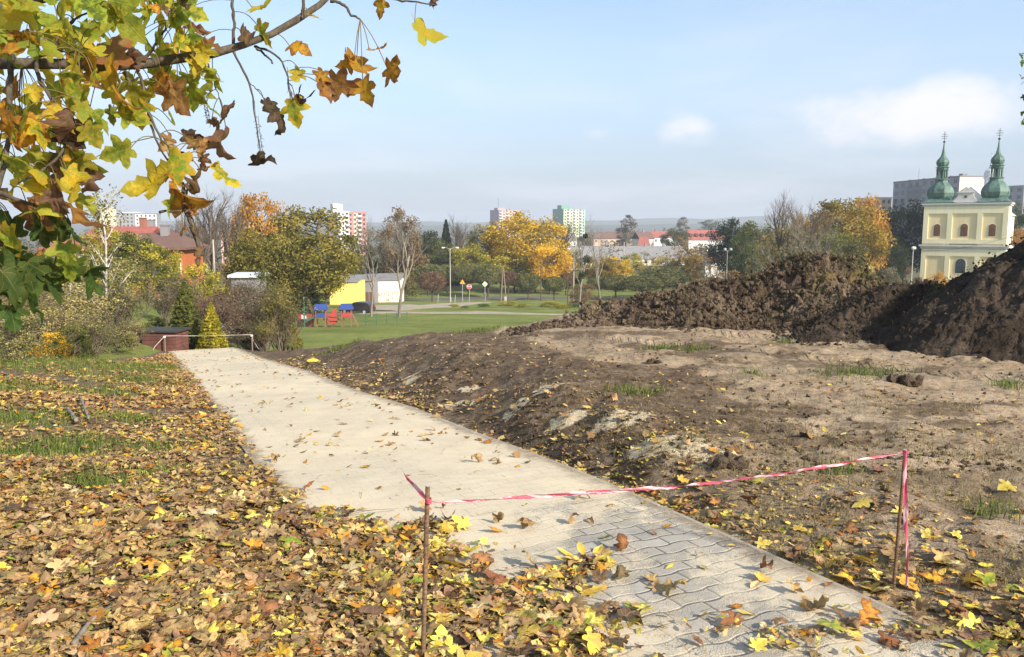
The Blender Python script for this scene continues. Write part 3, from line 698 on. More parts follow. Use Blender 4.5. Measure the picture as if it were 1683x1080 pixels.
for nm, D0, prof, sd in [('hills', 3900., [(-400, 362), (200, 362), (640, 366), (700, 364), (770, 366), (900, 362), (1000, 363), (1060, 359), (1110, 358), (1160, 360), (1210, 357), (1260, 354), (1330, 352), (1420, 352), (1700, 356), (2200, 360)], 3),
                         ('hills', 2900., [(-400, 368), (300, 369), (640, 371), (800, 371), (1000, 370), (1100, 368), (1250, 367), (1400, 366), (2200, 369)], 5)]:
    px = np.linspace(-400, 2200, 260); py = np.interp(px, *zip(*prof)) + 1.0 * fbm(px * .03, px * 0, 4, sd)
    rows = []
    for dd, f in ((-650, 0), (-420, .35), (-200, .75), (0, 1), (200, .8), (500, 0)):
        tp = np.array([at(a, b, D0) for a, b in zip(px, py)])
        x = tp[:, 0] * (D0 + dd) / D0; z = -14.5 + (tp[:, 2] + 14.5) * (f + (.06 * fbm(px * .05, px * 0 + dd, 3, 9) if 0 < f < 1 else 0))
        rows.append(np.stack([x, np.full_like(x, D0 + dd), z], 1))
    V = np.stack(rows, 0).reshape(-1, 3); n = len(px); i = np.arange(5)[:, None] * n; j = np.arange(n - 1)[None]
    o = link(nm, mesh_np(nm, V, [np.stack([i + j, i + j + 1, i + n + j + 1, i + n + j], -1).reshape(-1, 4)], M['hill'], smooth=True)); tag(o, kind='structure')

# the air
HZ = MB(); HZ.box((0, 0, 38), (10400, 10400, 112)); hz = HZ.build('haze', None); tag(hz, kind='stuff')
hm = bpy.data.materials.new('haze'); hm.use_nodes = True; hn = hm.node_tree; hn.nodes.remove(hn.nodes['Principled BSDF'])
pv = hn.nodes.new('ShaderNodeVolumePrincipled'); pv.inputs['Color'].default_value = (.74, .82, .93, 1); pv.inputs['Density'].default_value = .00030; pv.inputs['Density Attribute'].default_value = ''
hn.links.new(pv.outputs[0], hn.nodes['Material Output'].inputs['Volume']); hz.data.materials.append(hm)
try: hm.cycles.homogeneous_volume = True
except Exception: pass
# ------------------------------------------------------------------ single leaves: templates
_mh = [(0, 0), (.09, -.09), (.22, -.13), (.33, -.07), (.28, .03), (.24, .11), (.36, .14), (.47, .19), (.57, .33), (.49, .37), (.42, .41), (.33, .40), (.21, .43),
       (.25, .54), (.30, .63), (.21, .69), (.17, .80), (.09, .88), (0, 1.0)]
def _outline(half): return np.array(half + [(-x, y) for x, y in half[-2:0:-1]])
OUT_MAPLE = _outline(_mh)
OUT_MAPLE_LO = _outline([(0, 0), (.24, -.12), (.27, .08), (.55, .3), (.25, .43), (.27, .62), (0, 1.0)])
OUT_OVAL = _outline([(0, 0), (.10, .10), (.19, .28), (.23, .46), (.20, .66), (.11, .86), (0, 1.0)])
OUT_OVAL_LO = _outline([(0, 0), (.17, .25), (.22, .55), (.10, .85), (0, 1.0)])
OUT_LANCE = _outline([(0, 0), (.09, .15), (.145, .4), (.12, .65), (.05, .87), (0, 1.0)])
def leaf_template(out, rings):
    c = np.array([0, .38]); n = len(out); V = [c]; rim = [0]
    for k in range(1, rings + 1):
        f = k / rings; V += list(c + (out - c) * f * (1 if k == rings else .94)); rim += [f] * n
    F3 = [(0, 1 + i, 1 + (i + 1) % n) for i in range(n)]; F4 = []
    for k in range(rings - 1):
        a, b = 1 + k * n, 1 + (k + 1) * n
        F4 += [(a + i, b + i, b + (i + 1) % n, a + (i + 1) % n) for i in range(n)]
    return np.array(V), np.array(rim), np.array(F3), np.array(F4).reshape(-1, 4)
TPL = {'maple_hi': leaf_template(OUT_MAPLE, 4), 'maple': leaf_template(OUT_MAPLE, 2), 'maple_lo': leaf_template(OUT_MAPLE_LO, 1), 'oval': leaf_template(OUT_OVAL, 2), 'oval_lo': leaf_template(OUT_OVAL_LO, 1), 'lance': leaf_template(OUT_LANCE, 2)}
LR = np.random.default_rng(23)
def bend_leaf(xy_, fold, curl, roll, crump, seed):
    """xy_ flat blade -> 3-D: folded on the midrib, tip curled, rolled sideways, crumpled"""
    x, y = xy_[:, 0], xy_[:, 1]
    z = fold * np.abs(x) + crump * (fbm(x * 3.1 + seed * 3.7, y * 3.1 + seed, 3, 3)) * .5
    X = x.copy(); Y = y.copy()
    if abs(roll) > .01:                                   # roll about the midrib
        a = X * roll * 2.2; X = np.sin(a) / (roll * 2.2); z = z + (1 - np.cos(a)) / (roll * 2.2) * 1.0
    if abs(curl) > .01:                                   # curl along the length
        a = (Y - .35) * curl * 1.6; r = 1 / (curl * 1.6) - z
        Yn = .35 + np.sin(a) * r; z = 1 / (curl * 1.6) - np.cos(a) * r; Y = Yn
    return np.stack([X, Y, z], 1)
PAL = {
 'yellow': ((.66, .44, .05), (.70, .54, .14)), 'lemon': ((.70, .57, .14), (.60, .42, .05)), 'gold': ((.66, .36, .03), (.46, .21, .035)), 'orange': ((.46, .185, .022), (.24, .085, .02)),
 'tan': ((.50, .345, .135), (.36, .225, .085)), 'brown': ((.25, .150, .066), (.36, .235, .105)), 'dark': ((.115, .068, .042), (.20, .12, .066)), 'rust': ((.34, .15, .052), (.20, .095, .045)), 'green': ((.17, .23, .028), (.36, .34, .04)),
 'palebrown': ((.40, .285, .14), (.27, .175, .085)), 'cream': ((.70, .57, .30), (.56, .40, .15)),
}
class Leaves:
    def __init__(s): s.V = []; s.F3 = []; s.F4 = []; s.A = {k: [] for k in ('c1', 'c2', 'lp', 'lq', 'rim')}; s.n = 0
    def add(s, tpl, P3, size, mat3, loc, c1, c2, stem=0.0):
        Vx, rim, F3, F4 = TPL[tpl]; n = len(Vx)
        V = (P3 * size) @ mat3.T + loc
        s.V.append(V); s.F3.append(F3 + s.n); s.F4.append(F4 + s.n); s.n += n
        sd = LR.uniform(0, 50)
        s.A['c1'].append(np.tile((*c1, 1), (n, 1))); s.A['c2'].append(np.tile((*c2, 1), (n, 1)))
        s.A['lp'].append(np.c_[Vx, np.full(n, sd)]); s.A['lq'].append(np.c_[Vx, np.full(n, sd)]); s.A['rim'].append(rim)
        if stem > 0:
            b = np.array([0, 0, 0]) + P3[np.argmin(np.abs(Vx[:, 0]) + np.abs(Vx[:, 1]))]
            q0 = b; q1 = b + np.array([LR.normal() * .15, -stem * .5, .03 + LR.random() * .1]); q2 = b + np.array([LR.normal() * .3, -stem, LR.random() * .15])
            w_ = .011; V2 = []
            for p in (q0, q1, q2): V2 += [p + [w_, 0, 0], p + [-w_, 0, 0], p + [0, 0, w_ * 1.6]]
            V2 = (np.array(V2) * size) @ mat3.T + loc
            f = []
            for k in (0, 3):
                for a in range(3): f.append((k + a, k + (a + 1) % 3, k + 3 + (a + 1) % 3, k + 3 + a))
            s.V.append(V2); s.F4.append(np.array(f) + s.n); s.n += 9
            sc = np.array([.30, .22, .09])
            for k_, a_ in (('c1', np.tile((*sc, 1), (9, 1))), ('c2', np.tile((*sc, 1), (9, 1))), ('lp', np.full((9, 3), .3)), ('lq', np.full((9, 3), .3)), ('rim', np.zeros(9))): s.A[k_].append(a_)
    def mesh(s, name, mat):
        A = s.A
        at_ = {'c1': ('FLOAT_COLOR', np.concatenate(A['c1'])), 'c2': ('FLOAT_COLOR', np.concatenate(A['c2'])), 'lp': ('FLOAT_VECTOR', np.concatenate(A['lp'])), 'lq': ('FLOAT_VECTOR', np.concatenate(A['lq'])), 'rim': ('FLOAT', np.concatenate(A['rim']))}
        return mesh_np(name, np.concatenate(s.V), [np.concatenate(s.F3), np.concatenate(s.F4)], mat, at_, smooth=True)
def surf(x, y):
    t, l = tl(x, y)
    on = (l > PL) & (l < PR) & (t < PEND)
    return np.where(on, path_z(t, l) + .002, h(x, y))
def jit(c, a=.30):
    f = 1 + LR.normal() * a; return tuple(np.clip(np.array(c) * f * (1 + LR.normal(size=3) * .07), .005, .8))
MIX = {'left': (['brown', 'palebrown', 'tan', 'dark', 'rust', 'yellow', 'gold', 'lemon', 'orange', 'cream', 'green'], [.17, .18, .17, .075, .05, .12, .08, .045, .035, .06, .02]),
       'edge': (['brown', 'palebrown', 'tan', 'dark', 'rust', 'yellow', 'gold', 'lemon', 'orange', 'cream', 'green'], [.17, .09, .10, .08, .03, .20, .09, .11, .03, .06, .04]),
       'far': (['brown', 'palebrown', 'tan', 'dark', 'rust', 'gold', 'orange', 'yellow'], [.15, .17, .20, .05, .08, .13, .10, .12]),
       'field': (['brown', 'palebrown', 'tan', 'dark', 'yellow', 'cream', 'orange', 'lemon', 'rust'], [.24, .16, .16, .09, .10, .09, .07, .05, .04])}
POOL = {}
def pool(tp, dry):
    if (tp, dry) not in POOL:
        Vx = TPL[tp][0]; out = []
        for _ in range(48):
            if dry: P3 = bend_leaf(Vx, LR.uniform(-.2, .4), LR.normal() * .7, LR.normal() * .7, LR.uniform(.2, .7), LR.uniform(0, 99))
            else: P3 = bend_leaf(Vx, LR.uniform(-.1, .35), LR.normal() * .45, LR.normal() * .25, LR.uniform(.05, .3), LR.uniform(0, 99))
            P3 = P3 - P3.mean(0)
            if LR.random() < .4: P3[:, 2] *= -1
            out.append(P3)
        POOL[(tp, dry)] = out
    return POOL[(tp, dry)][LR.integers(48)]
def rot3(ax, ay, az_):
    ca, sa, cb, sb, cc, s_c = math.cos(ax), math.sin(ax), math.cos(ay), math.sin(ay), math.cos(az_), math.sin(az_)
    return np.array([[1, 0, 0], [0, ca, -sa], [0, sa, ca]]) @ np.array([[cb, 0, sb], [0, 1, 0], [-sb, 0, cb]]) @ np.array([[cc, -s_c, 0], [s_c, cc, 0], [0, 0, 1]])
def scatter(LV, pts, zone, up=0.0, size=None, lo=False, steep=.22, kind=None):
    pts = np.array(pts); zs = surf(pts[:, 0], pts[:, 1])
    for (x, y), z in zip(pts, zs): put_leaf(LV, x, y, float(z), zone, LR.uniform(0, up) if up else 0., LR.uniform(*size) if size else None, lo, steep, kind)
def put_leaf(LV, x, y, z, zone, up=0.0, size=None, lo=False, steep=.32, kind=None, colr=None):
    cols, pr = MIX[zone]; pr = np.array(pr) / sum(pr)
    ck = colr or cols[LR.choice(len(cols), p=pr)]
    c1, c2 = PAL[ck]; dry = ck in ('brown', 'palebrown', 'tan', 'dark', 'rust')
    kd = kind or ('maple' if LR.random() < (.62 if dry else .28) else ('oval' if LR.random() < .6 else 'lance'))
    if size is None: size = (.045 + .080 * LR.random() ** 2) if kd == 'maple' else LR.uniform(.038, .072)
    tp = {'maple': 'maple_lo', 'oval': 'oval_lo', 'lance': 'oval_lo'}[kd] if lo else kd
    P3 = pool(tp, dry) * [1, 1, LR.uniform(.35, 1.0)]; m3 = rot3(LR.normal() * steep, LR.normal() * steep, LR.uniform(0, 6.283))
    Q = (P3 * size) @ m3.T
    zmin = np.sort(Q[:, 2])[len(Q) // 8]
    loc = np.array([x, y, z - zmin + .001 + up])
    LV.add(tp, P3, size, m3, loc, jit(c1), jit(c2), stem=(LR.uniform(.3, .8) if (not lo and LR.random() < .35) else 0))
    return ck, kd
def pick(n, fpix, dens):
    """n points on the ground, chosen in picture-independent metres: (x, y) box + density function"""
    out = []
    (x0, x1, y0, y1) = fpix
    while len(out) < n:
        x = LR.uniform(x0, x1, 4000); y = LR.uniform(y0, y1, 4000)
        m = LR.random(4000) < dens(x, y)
        out += list(zip(x[m], y[m]))
    return out[:n]
inview = lambda x, y, m=1.08: np.abs(x) < (y * .643 * m + (1.7 if m > 1.05 else .1))
def d_left(x, y):
    t, l = tl(x, y)
    cl = np.clip(.62 + (.7 + .9 * S((y - 4.2) / 1.5)) * fbm(x * .9, y * .9, 3, 71), .04, 1)
    bare = 1 - .85 * np.exp(-(((x + 1.15) / .55) ** 2 + ((y - 4.75) / .45) ** 2))
    for (a, b, r, r2) in LXY: bare = bare * (1 - .80 * np.exp(-((x - a) ** 2 + (y - b) ** 2) / (r * r * 1.2)))
    band = 1 - .5 * np.exp(-((y - 7.6) / 1.3) ** 2)
    tc = np.interp(l, [-30, -8, -2, .3, .7], [12, 13.5, 15.2, 24, 27.5])
    return inview(x, y) * S((PL + .16 + .12 * fbm(x * 3, y * 3, 2, 88) - l) / .22) * cl * bare * band * S((tc + 1 - t) / 1.5)
# near litter, several layers
LV = Leaves()
scatter(LV, pick(14000, (-5.2, 1.6, 2.0, 5.2), d_left), 'left', up=.035)
scatter(LV, pick(12500, (-8.2, -.4, 5.0, 9.0), lambda x, y: d_left(x, y) * (y > 5)), 'left', up=.03, lo=True, size=(.03, .085))
scatter(LV, pick(9000, (-13.5, -2, 8.8, 24.), lambda x, y: d_left(x, y)), 'far', up=.03, lo=True, size=(.045, .11))
# torn fragments, stalks and straw between the leaves
FRG = []
for (x, y) in pick(6500, (-5.5, 1.6, 2.0, 7.5), lambda x, y: d_left(x, y) + .25 * ((tl(x, y)[1] > PR + .05) & inview(x, y)) + .02 * inview(x, y)): FRG.append((x, y))
scatter(LV, FRG[:4500], 'left', up=.03, lo=True, size=(.012, .035))
# drift across the near end of the path, thinning out
drift_c = [G(620, 930), G(560, 1000), G(700, 1020), G(860, 985), G(960, 960), G(760, 930), G(990, 1060), G(1150, 1060), G(900, 1070), G(500, 860), G(560, 880), G(1420, 1060), G(640, 1050), G(800, 1065)]
DPOLY = np.array([G(*p)[:2] for p in [(440, 845), (540, 852), (600, 878), (650, 884), (690, 876), (770, 884), (740, 920), (770, 955), (830, 948), (900, 962), (950, 935), (985, 958), (955, 990), (925, 1005), (950, 1040), (985, 1080), (985, 1200), (300, 1200)]])
def d_drift(x, y):
    t, l = tl(x, y); v = np.zeros_like(x)
    for c, r, a in zip(drift_c, [.34, .35, .3, .17, .12, .16, .24, .16, .3, .24, .18, .16, .4, .3], [.9, 1, .8, .8, .5, .3, .35, .3, .7, .7, .5, .2, 1, .8]): v = np.maximum(v, a * np.exp(-((x - c[0]) ** 2 + (y - c[1]) ** 2) / (r * r)))
    v = np.maximum(v, 1.0 * S((1.0 - l + .3 * fbm(x * 3, y * 3, 2, 9)) / .3) * S((4.7 - y) / .8))
    jx, jy = x + .16 * fbm(x * 4, y * 4, 3, 17), y + .16 * fbm(x * 4 + 9, y * 4, 3, 18)
    ins = np.zeros(x.shape, bool); pg = DPOLY
    for (ax, ay), (bx, by) in zip(pg, np.roll(pg, -1, 0)):
        ins ^= ((ay > jy) != (by > jy)) & (jx < (bx - ax) * (jy - ay) / (by - ay + 1e-12) + ax)
    v = np.maximum(v * .55, ins * np.clip(.75 + 1.2 * fbm(x * 2.2, y * 2.2, 3, 33) - .35 * S((x - .1) / .8), .05, 1))
    return inview(x, y) * v * (l > PL - .1)
scatter(LV, pick(2700, (-1.9, 2.6, 1.9, 4.9), lambda x, y: d_drift(x, y) * (tl(x, y)[1] > PL)), 'edge', up=.025, steep=.24)
BRC = [(*G(px, py)[:2], r, a) for px, py, r, a in [(1370, 1066, .18, .2), (1470, 1056, .2, .4), (1560, 1060, .3, .9), (1640, 1070, .35, 1), (1650, 1030, .3, .8), (1300, 1085, .2, .5), (1540, 1030, .14, .5)]]
def d_corner(x, y):
    v = np.zeros_like(x)
    for (a, b, r, q_) in BRC: v = np.maximum(v, q_ * np.exp(-((x - a) ** 2 + (y - b) ** 2) / (r * r * .5)))
    return inview(x, y) * v
scatter(LV, pick(240, (.9, 2.6, 2.1, 3.2), d_corner), 'edge', up=.025, steep=.2)
# leaves caught along the path's field-side edge and over the field
def d_edge(x, y):
    t, l = tl(x, y); c = np.clip(.55 + .9 * fbm(x * 1.3, y * 1.3, 3, 81), .08, 1)
    return inview(x, y) * S((l - PR - .02) / .06) * np.exp(-np.clip(l - PR - .25, 0, 9) / .34) * c
scatter(LV, pick(1150, (-1, 5.2, 2.2, 7.0), d_edge), 'edge', up=.02, steep=.24)
scatter(LV, pick(1200, (-7.5, 2.5, 6.5, 20), lambda x, y: d_edge(x, y)), 'field', up=.02, lo=True)
def d_field(x, y):
    t, l = tl(x, y); c = np.clip(.25 + 1.0 * fbm(x * .9, y * .9, 3, 85), .05, 1)
    return inview(x, y) * (l > PR + .15) * c * np.clip(1.3 - y / 12, .16, 1) * (y < np.interp(x, YE_X, YE_Y)) * (1 - .95 * S((x - 5.2) / 1) * S((y - 9.6) / .8))
scatter(LV, pick(900, (.8, 5.6, 2.0, 5.5), d_field), 'field', up=0.0, steep=.18, size=(.03, .065))
scatter(LV, pick(1300, (-5, 10.5, 5, 14.5), d_field), 'field', up=0.0, lo=True, steep=.25, size=(.03, .07))
scatter(LV, pick(1500, (-7, 3, 4.5, 17), lambda x, y: inview(x, y) * (lambda t, l: (l > PR + .2) * np.exp(-np.clip(l - PR - .2, 0, 9) / 1.1) * np.clip(.5 + 1.2 * fbm(x * 1.1, y * 1.1, 3, 44), .1, 1))(*tl(x, y))), 'field', up=.01, lo=True, steep=.3, size=(.015, .055))
# along both edges and sprinkled over the sand, small and far
scatter(LV, pick(420, (-12, 2.5, 5, 27), lambda x, y: (lambda t, l: (l > PL + .02) & (l < PR - .05) & (t > 5.2) & (t < PEND) & (LR.random(len(x)) < .25 + .6 * (fbm(x * .7, y * .7, 3, 99) > .12)))(*tl(x, y))), 'far', lo=True, size=(.035, .085), steep=.3)
litter = link('leaf_litter', LV.mesh('leaf_litter', M['litter'])); tag(litter, kind='stuff')

# the leaves that lie apart on the paving: one object each
NAMES = {'yellow': 'yellow', 'lemon': 'pale yellow', 'gold': 'golden yellow', 'orange': 'orange', 'tan': 'tan', 'brown': 'brown', 'dark': 'dark brown', 'rust': 'rusty brown', 'green': 'green', 'palebrown': 'light brown', 'cream': 'cream yellow'}
def one_leaf(px, py, size, ck, kd, label, steep=.3, stand=False, yaw=None):
    g = G(px, py); LV1 = Leaves()
    c1, c2 = PAL[ck]; tp = 'maple' if kd == 'maple' else kd; Vx = TPL[tp][0]; dry = ck in ('brown', 'dark', 'rust', 'tan', 'palebrown')
    P3 = bend_leaf(Vx, LR.uniform(.1, .5), LR.normal() * (.9 if dry else .35), LR.normal() * (.9 if dry else .2), LR.uniform(.3, .9) if dry else .2, LR.uniform(0, 99)); P3 -= P3.mean(0)
    m3 = np.array(Matrix.Rotation(LR.uniform(0, 6.28) if yaw is None else yaw, 3, 'Z') @ Matrix.Rotation(1.25 if stand else LR.normal() * steep, 3, 'X') @ Matrix.Rotation(LR.normal() * steep, 3, 'Y'))
    Q = (P3 * size) @ m3.T
    LV1.add(tp, P3, size, m3, np.array([0, 0, -Q[:, 2].min() * .9]), jit(c1, .12), jit(c2, .12), stem=.6 if dry else .25)
    o = link('fallen_leaf', LV1.mesh('fallen_leaf', M['litter']), loc=(g[0], g[1], float(surf(g[0], g[1])) + .001))
    tag(o, label, 'leaf', 'fallen leaves lying apart on the paved path')
for a in [
 (1022, 927, .115, 'rust', 'maple', 'reddish brown maple leaf standing on edge on the grey pavers', .2, True, .5),
 (957, 838, .085, 'brown', 'maple', 'curled brown leaf beneath the striped tape, with a long stalk', .5),
 (820, 777, .085, 'brown', 'oval', 'lowest and darkest of three brown leaves in a row on the sand', .4),
 (868, 776, .075, 'dark', 'oval', 'small flat dark leaf at the row end nearest the field', .3),
 (783, 774, .08, 'palebrown', 'maple', 'light brown leaf in a row of three on sand', .4),
 (1010, 800, .075, 'gold', 'oval', 'folded golden leaf near the slab edge just above the tape', .3),
 (602, 782, .09, 'gold', 'maple', 'golden maple leaf alone on sand left of the rebar stake', .2),
 (495, 738, .10, 'palebrown', 'maple', 'crumpled tan leaf casting a shadow halfway down the sanded path', .5),
 (650, 727, .07, 'dark', 'maple', 'black crumpled leaf in the middle of the sand', .5),
 (508, 826, .11, 'rust', 'oval', 'rusty folded leaf lying off the litter edge on sand', .4),
 (536, 822, .07, 'gold', 'oval', 'small amber leaf beside a rusty folded leaf', .4),
 (455, 773, .09, 'brown', 'maple', 'brown curled leaf near the path edge by bare soil', .4),
 (815, 895, .10, 'gold', 'oval', 'amber leaf among brown curls right of the stake', .3),
 (865, 890, .11, 'brown', 'maple', 'long brown curled leaf like a caterpillar on the pavers', .5),
 (820, 880, .075, 'brown', 'maple', 'small upright brown curl above an amber leaf', .6),
 (940, 880, .085, 'brown', 'maple', 'shrivelled brown leaf near the middle of the pavers', .5),
 (970, 877, .085, 'palebrown', 'oval', 'long dry tan leaf lying flat beside a shrivelled leaf', .4),
 (798, 945, .085, 'gold', 'oval', 'thick golden leaf on sand between two drifts', .2),
 (870, 953, .10, 'tan', 'maple', 'balled tan leaf on sand above the yellow sprig', .6),
 (1072, 980, .075, 'tan', 'maple', 'spiky tan leaf alone in the sanded joint', .5),
 (1105, 1003, .12, 'tan', 'maple', 'large pale tan maple leaf folded on the pavers', .4),
 (1200, 922, .06, 'yellow', 'oval', 'small plain yellow oval leaf flat on clean pavers', .1),
 (1095, 887, .065, 'gold', 'oval', 'amber oval leaf on sand above the wavy paver joints', .1),
 (1165, 899, .07, 'lemon', 'lance', 'narrow yellow leaf lying along a wavy joint', .15),
 (1075, 899, .075, 'rust', 'lance', 'thin rust coloured leaf across the paver row', .2),
 (995, 907, .085, 'green', 'lance', 'narrow green leaf lying on the pavers', .15),
 (1258, 965, .085, 'rust', 'maple', 'crumpled rust leaf over a yellow one near the kerb', .5),
 (1250, 978, .085, 'yellow', 'maple', 'yellow maple leaf underneath a crumpled rust leaf', .2),
 (1240, 990, .065, 'cream', 'oval', 'cream leaf in front of the rust and yellow pair', .2),
 (1360, 987, .06, 'rust', 'oval', 'small rusty oval leaf close to the leaning stake', .2),
 (1328, 985, .07, 'gold', 'oval', 'folded amber leaf standing up beside a small rusty leaf', .6),
 (1305, 1000, .08, 'tan', 'maple', 'tan leaf curled up on its edge near the kerb', .7),
 (1310, 935, .08, 'yellow', 'lance', 'long yellow leaf near the kerb level with the clean pavers', .15),
 (1335, 942, .06, 'lemon', 'oval', 'pale lemon leaf touching the kerb line', .15),
 (1225, 1040, .085, 'yellow', 'oval', 'yellow leaf by the lowest paver rows with exposed joints', .15),
 (1335, 1030, .13, 'tan', 'maple', 'large crumpled tan leaf on sand near the lower kerb end', .5),
 (1425, 1050, .12, 'orange', 'maple', 'burnt orange leaf in the sand at the kerb end', .4),
 (1210, 1025, .06, 'orange', 'oval', 'tiny orange leaf among the lowest exposed pavers', .2),
 (1155, 958, .07, 'cream', 'oval', 'cream leaf on sand right of the yellow leaf pile', .2),
 (1100, 955, .065, 'lemon', 'lance', 'thin lemon leaf beside the upright maple leaf', .2),
 (755, 822, .06, 'green', 'lance', 'pale green leaf just below the tape next to the stake', .2),
 (1002, 852, .06, 'gold', 'oval', 'golden leaf with a bright cut end on sand below the tape', .2),
 (1058, 845, .06, 'lemon', 'oval', 'yellow green leaf under the tape near the kerb', .2),
 (730, 856, .06, 'rust', 'oval', 'small rusty leaf on grey sand beside the stake', .3),
 (555, 702, .06, 'gold', 'oval', 'amber leaf on the far sand beyond the crumpled tan leaf', .2)]:
    one_leaf(*a)
# the largest, nearest leaves of the drift and the litter: one object each
def near_leaves(n, box, dens, zone, place, group):
    pts = np.array(pick(n, box, dens)); zs = surf(pts[:, 0], pts[:, 1])
    for (x, y), z in zip(pts, zs):
        L1 = Leaves(); ck, kd = put_leaf(L1, 0., 0., 0., zone, .022, None, False, .26, 'maple' if LR.random() < .6 else None)
        o = link('fallen_leaf', L1.mesh('fallen_leaf', M['litter']), loc=(x, y, float(z)))
        tag(o, '%s %s leaf %s' % (NAMES[ck], {'maple': 'lobed', 'oval': 'oval', 'lance': 'narrow'}[kd], place), 'leaf', group)
near_leaves(80, (-2.2, -1.0, 2.2, 3.3), lambda x, y: inview(x, y, 1.0) & (tl(x, y)[1] < PL), 'left', 'on the litter around the weathered grey stick', 'leaves topping the near litter')
near_leaves(70, (-1.1, -.3, 2.2, 3.6), lambda x, y: inview(x, y, 1.0) & (d_left(x, y) + d_drift(x, y) > .5), 'edge', 'on the drift between grey stick and rusty stake', 'leaves topping the near litter')
near_leaves(60, (-.3, 1.3, 2.2, 3.2), lambda x, y: inview(x, y, 1.0) & (d_drift(x, y) > .4), 'edge', 'on the drift over the pavers past the rusty stake', 'leaves topping the drift on the pavers')
near_leaves(40, (1.2, 3.2, 2.3, 4.2), lambda x, y: inview(x, y, 1.0) & (d_edge(x, y) > .25), 'edge', 'in the leaf strip around the leaning stake', 'leaves in the strip along the path edge')
# yellow sprig of leaflets on the pavers
g = G(960, 950); LVs = Leaves()
for (dx, dy, yw) in [(-.05, .02, 1.2), (.0, .045, .2), (.05, .03, -.6), (-.02, -.02, 2.0), (.03, -.03, -1.6), (.07, -.01, -1.2), (-.07, -.03, 1.9)]:
    P3 = bend_leaf(TPL['oval'][0], .2, .3, .2, .15, LR.uniform(0, 9)); m3 = np.array(Matrix.Rotation(yw, 3, 'Z') @ Matrix.Rotation(.25, 3, 'X'))
    LVs.add('oval', P3, .10, m3, np.array([dx, dy, .02]), jit(PAL['yellow'][0], .1), jit(PAL['lemon'][0], .1), stem=.2)
tag(link('leaf_sprig', LVs.mesh('leaf_sprig', M['litter']), loc=(g[0], g[1], float(surf(g[0], g[1])) + .012)), 'bright yellow sprig of several oval leaflets lying on the pavers', 'leaf sprig')

# ------------------------------------------------------------------ grass blades, straw and dry stalks
def blades(name, spots, mat, hgt, wid, lean=.5):
    V = []; F = []; T = []; n = 0
    sa_ = np.array(spots); zz_ = surf(sa_[:, 0], sa_[:, 1])
    for (x, y, k), z in zip(spots, zz_):
        L_ = hgt * LR.uniform(.5, 1.25) * k; a = LR.uniform(0, 6.283); ln = abs(LR.normal()) * lean
        d = np.array([math.cos(a), math.sin(a)]); p = np.array([-d[1], d[0]]); fa = LR.uniform(0, 6.283); p = np.array([math.cos(fa), math.sin(fa)])
        b = np.array([x, y, z - .005]); m = b + [d[0] * L_ * ln * .4, d[1] * L_ * ln * .4, L_ * .62]; e = b + [d[0] * L_ * ln * 1.1, d[1] * L_ * ln * 1.1, L_ * max(.25, 1 - ln * .45)]
        w_ = wid * LR.uniform(.7, 1.3); pw = np.array([p[0], p[1], 0]) * w_
        V += [b - pw, b + pw, m - pw * .75, m + pw * .75, e]; F.append((n, n + 1, n + 3, n + 2, n + 4)); n += 5
        T += [LR.random()] * 5
    V = np.array(V); f4 = np.array([f[:4] for f in F]); f3 = np.array([(f[3], f[4], f[2]) for f in F])
    o = link(name, mesh_np(name, V, [f4, f3[:, ::-1]], mat, {'tone': ('FLOAT', T)})); tag(o, kind='stuff'); return o
sp_ = []
for (a, b, r, r2) in TXY:
    for _ in range(int(900 * r * r2 / .3)):
        q1, q2 = LR.normal() * r * .42, LR.normal() * r2 * .6
        if tl(a + q1, b + q2)[1] > PR + .1: sp_.append((a + q1, b + q2, 1.0))
for (a, b, r, r2) in LXY:
    for _ in range(int(1250 * r * r2 / .2 * (1 if b < 9 else .4))):
        q1, q2 = LR.normal() * r * .6, LR.normal() * r * .6
        if tl(a + q1, b + q2)[1] < PL - .05: sp_.append((a + q1, b + q2, 1.0 if b < 9 else 1.3))
blades('grass', sp_, M['lf_grass'], .10, .0032, .55)
sp_ = []
GP = Gv(LR.uniform(0, 1683, 9000), np.where(LR.random(9000) < .8, LR.uniform(555, 960, 9000), LR.uniform(700, 1070, 9000))); GK = fbm(GP[:, 0] * 1.1, GP[:, 1] * 1.1, 3, 15)
for p, k_ in zip(GP, GK):
    t, l = tl(p[0], p[1])
    if PL - .05 < l < PR + .08 or t > 26 or p[1] > 17: continue
    if l > PR and (k_ < .08 or p[1] > 13.5 or (p[0] > 5 and p[1] > 9.5)): continue
    if l < PL and k_ < -.1: continue
    for _k in range(4): sp_.append((p[0] + LR.normal() * .04, p[1] + LR.normal() * .04, .8))
blades('dry_grass', sp_, M['lf_drygrass'], .06, .002, 1.1)
V = []; F = []; T = []; c = 0; zz_ = surf(np.array(FRG)[:, 0], np.array(FRG)[:, 1])
for (x, y), z in list(zip(FRG, zz_))[2800:]:
    L_ = LR.uniform(.04, .16); a = LR.uniform(0, 6.283); d = np.array([math.cos(a), math.sin(a), LR.normal() * .12]); u = np.array([-d[1], d[0], .3]) * LR.uniform(.0009, .0018); p = np.array([x, y, z + LR.uniform(.012, .04)]); m = p + d * L_ * .5 + np.r_[LR.normal(size=2) * .012, .008]; e = p + d * L_
    V += [p - u, p + u, m - u, m + u, e - u, e + u]; F += [(c, c + 1, c + 3, c + 2), (c + 2, c + 3, c + 5, c + 4)]; c += 6; T += [LR.random()] * 6
tag(link('dry_stalks', mesh_np('dry_stalks', np.array(V), [np.array(F)], M['lf_drygrass'], {'tone': ('FLOAT', T)})), kind='stuff')
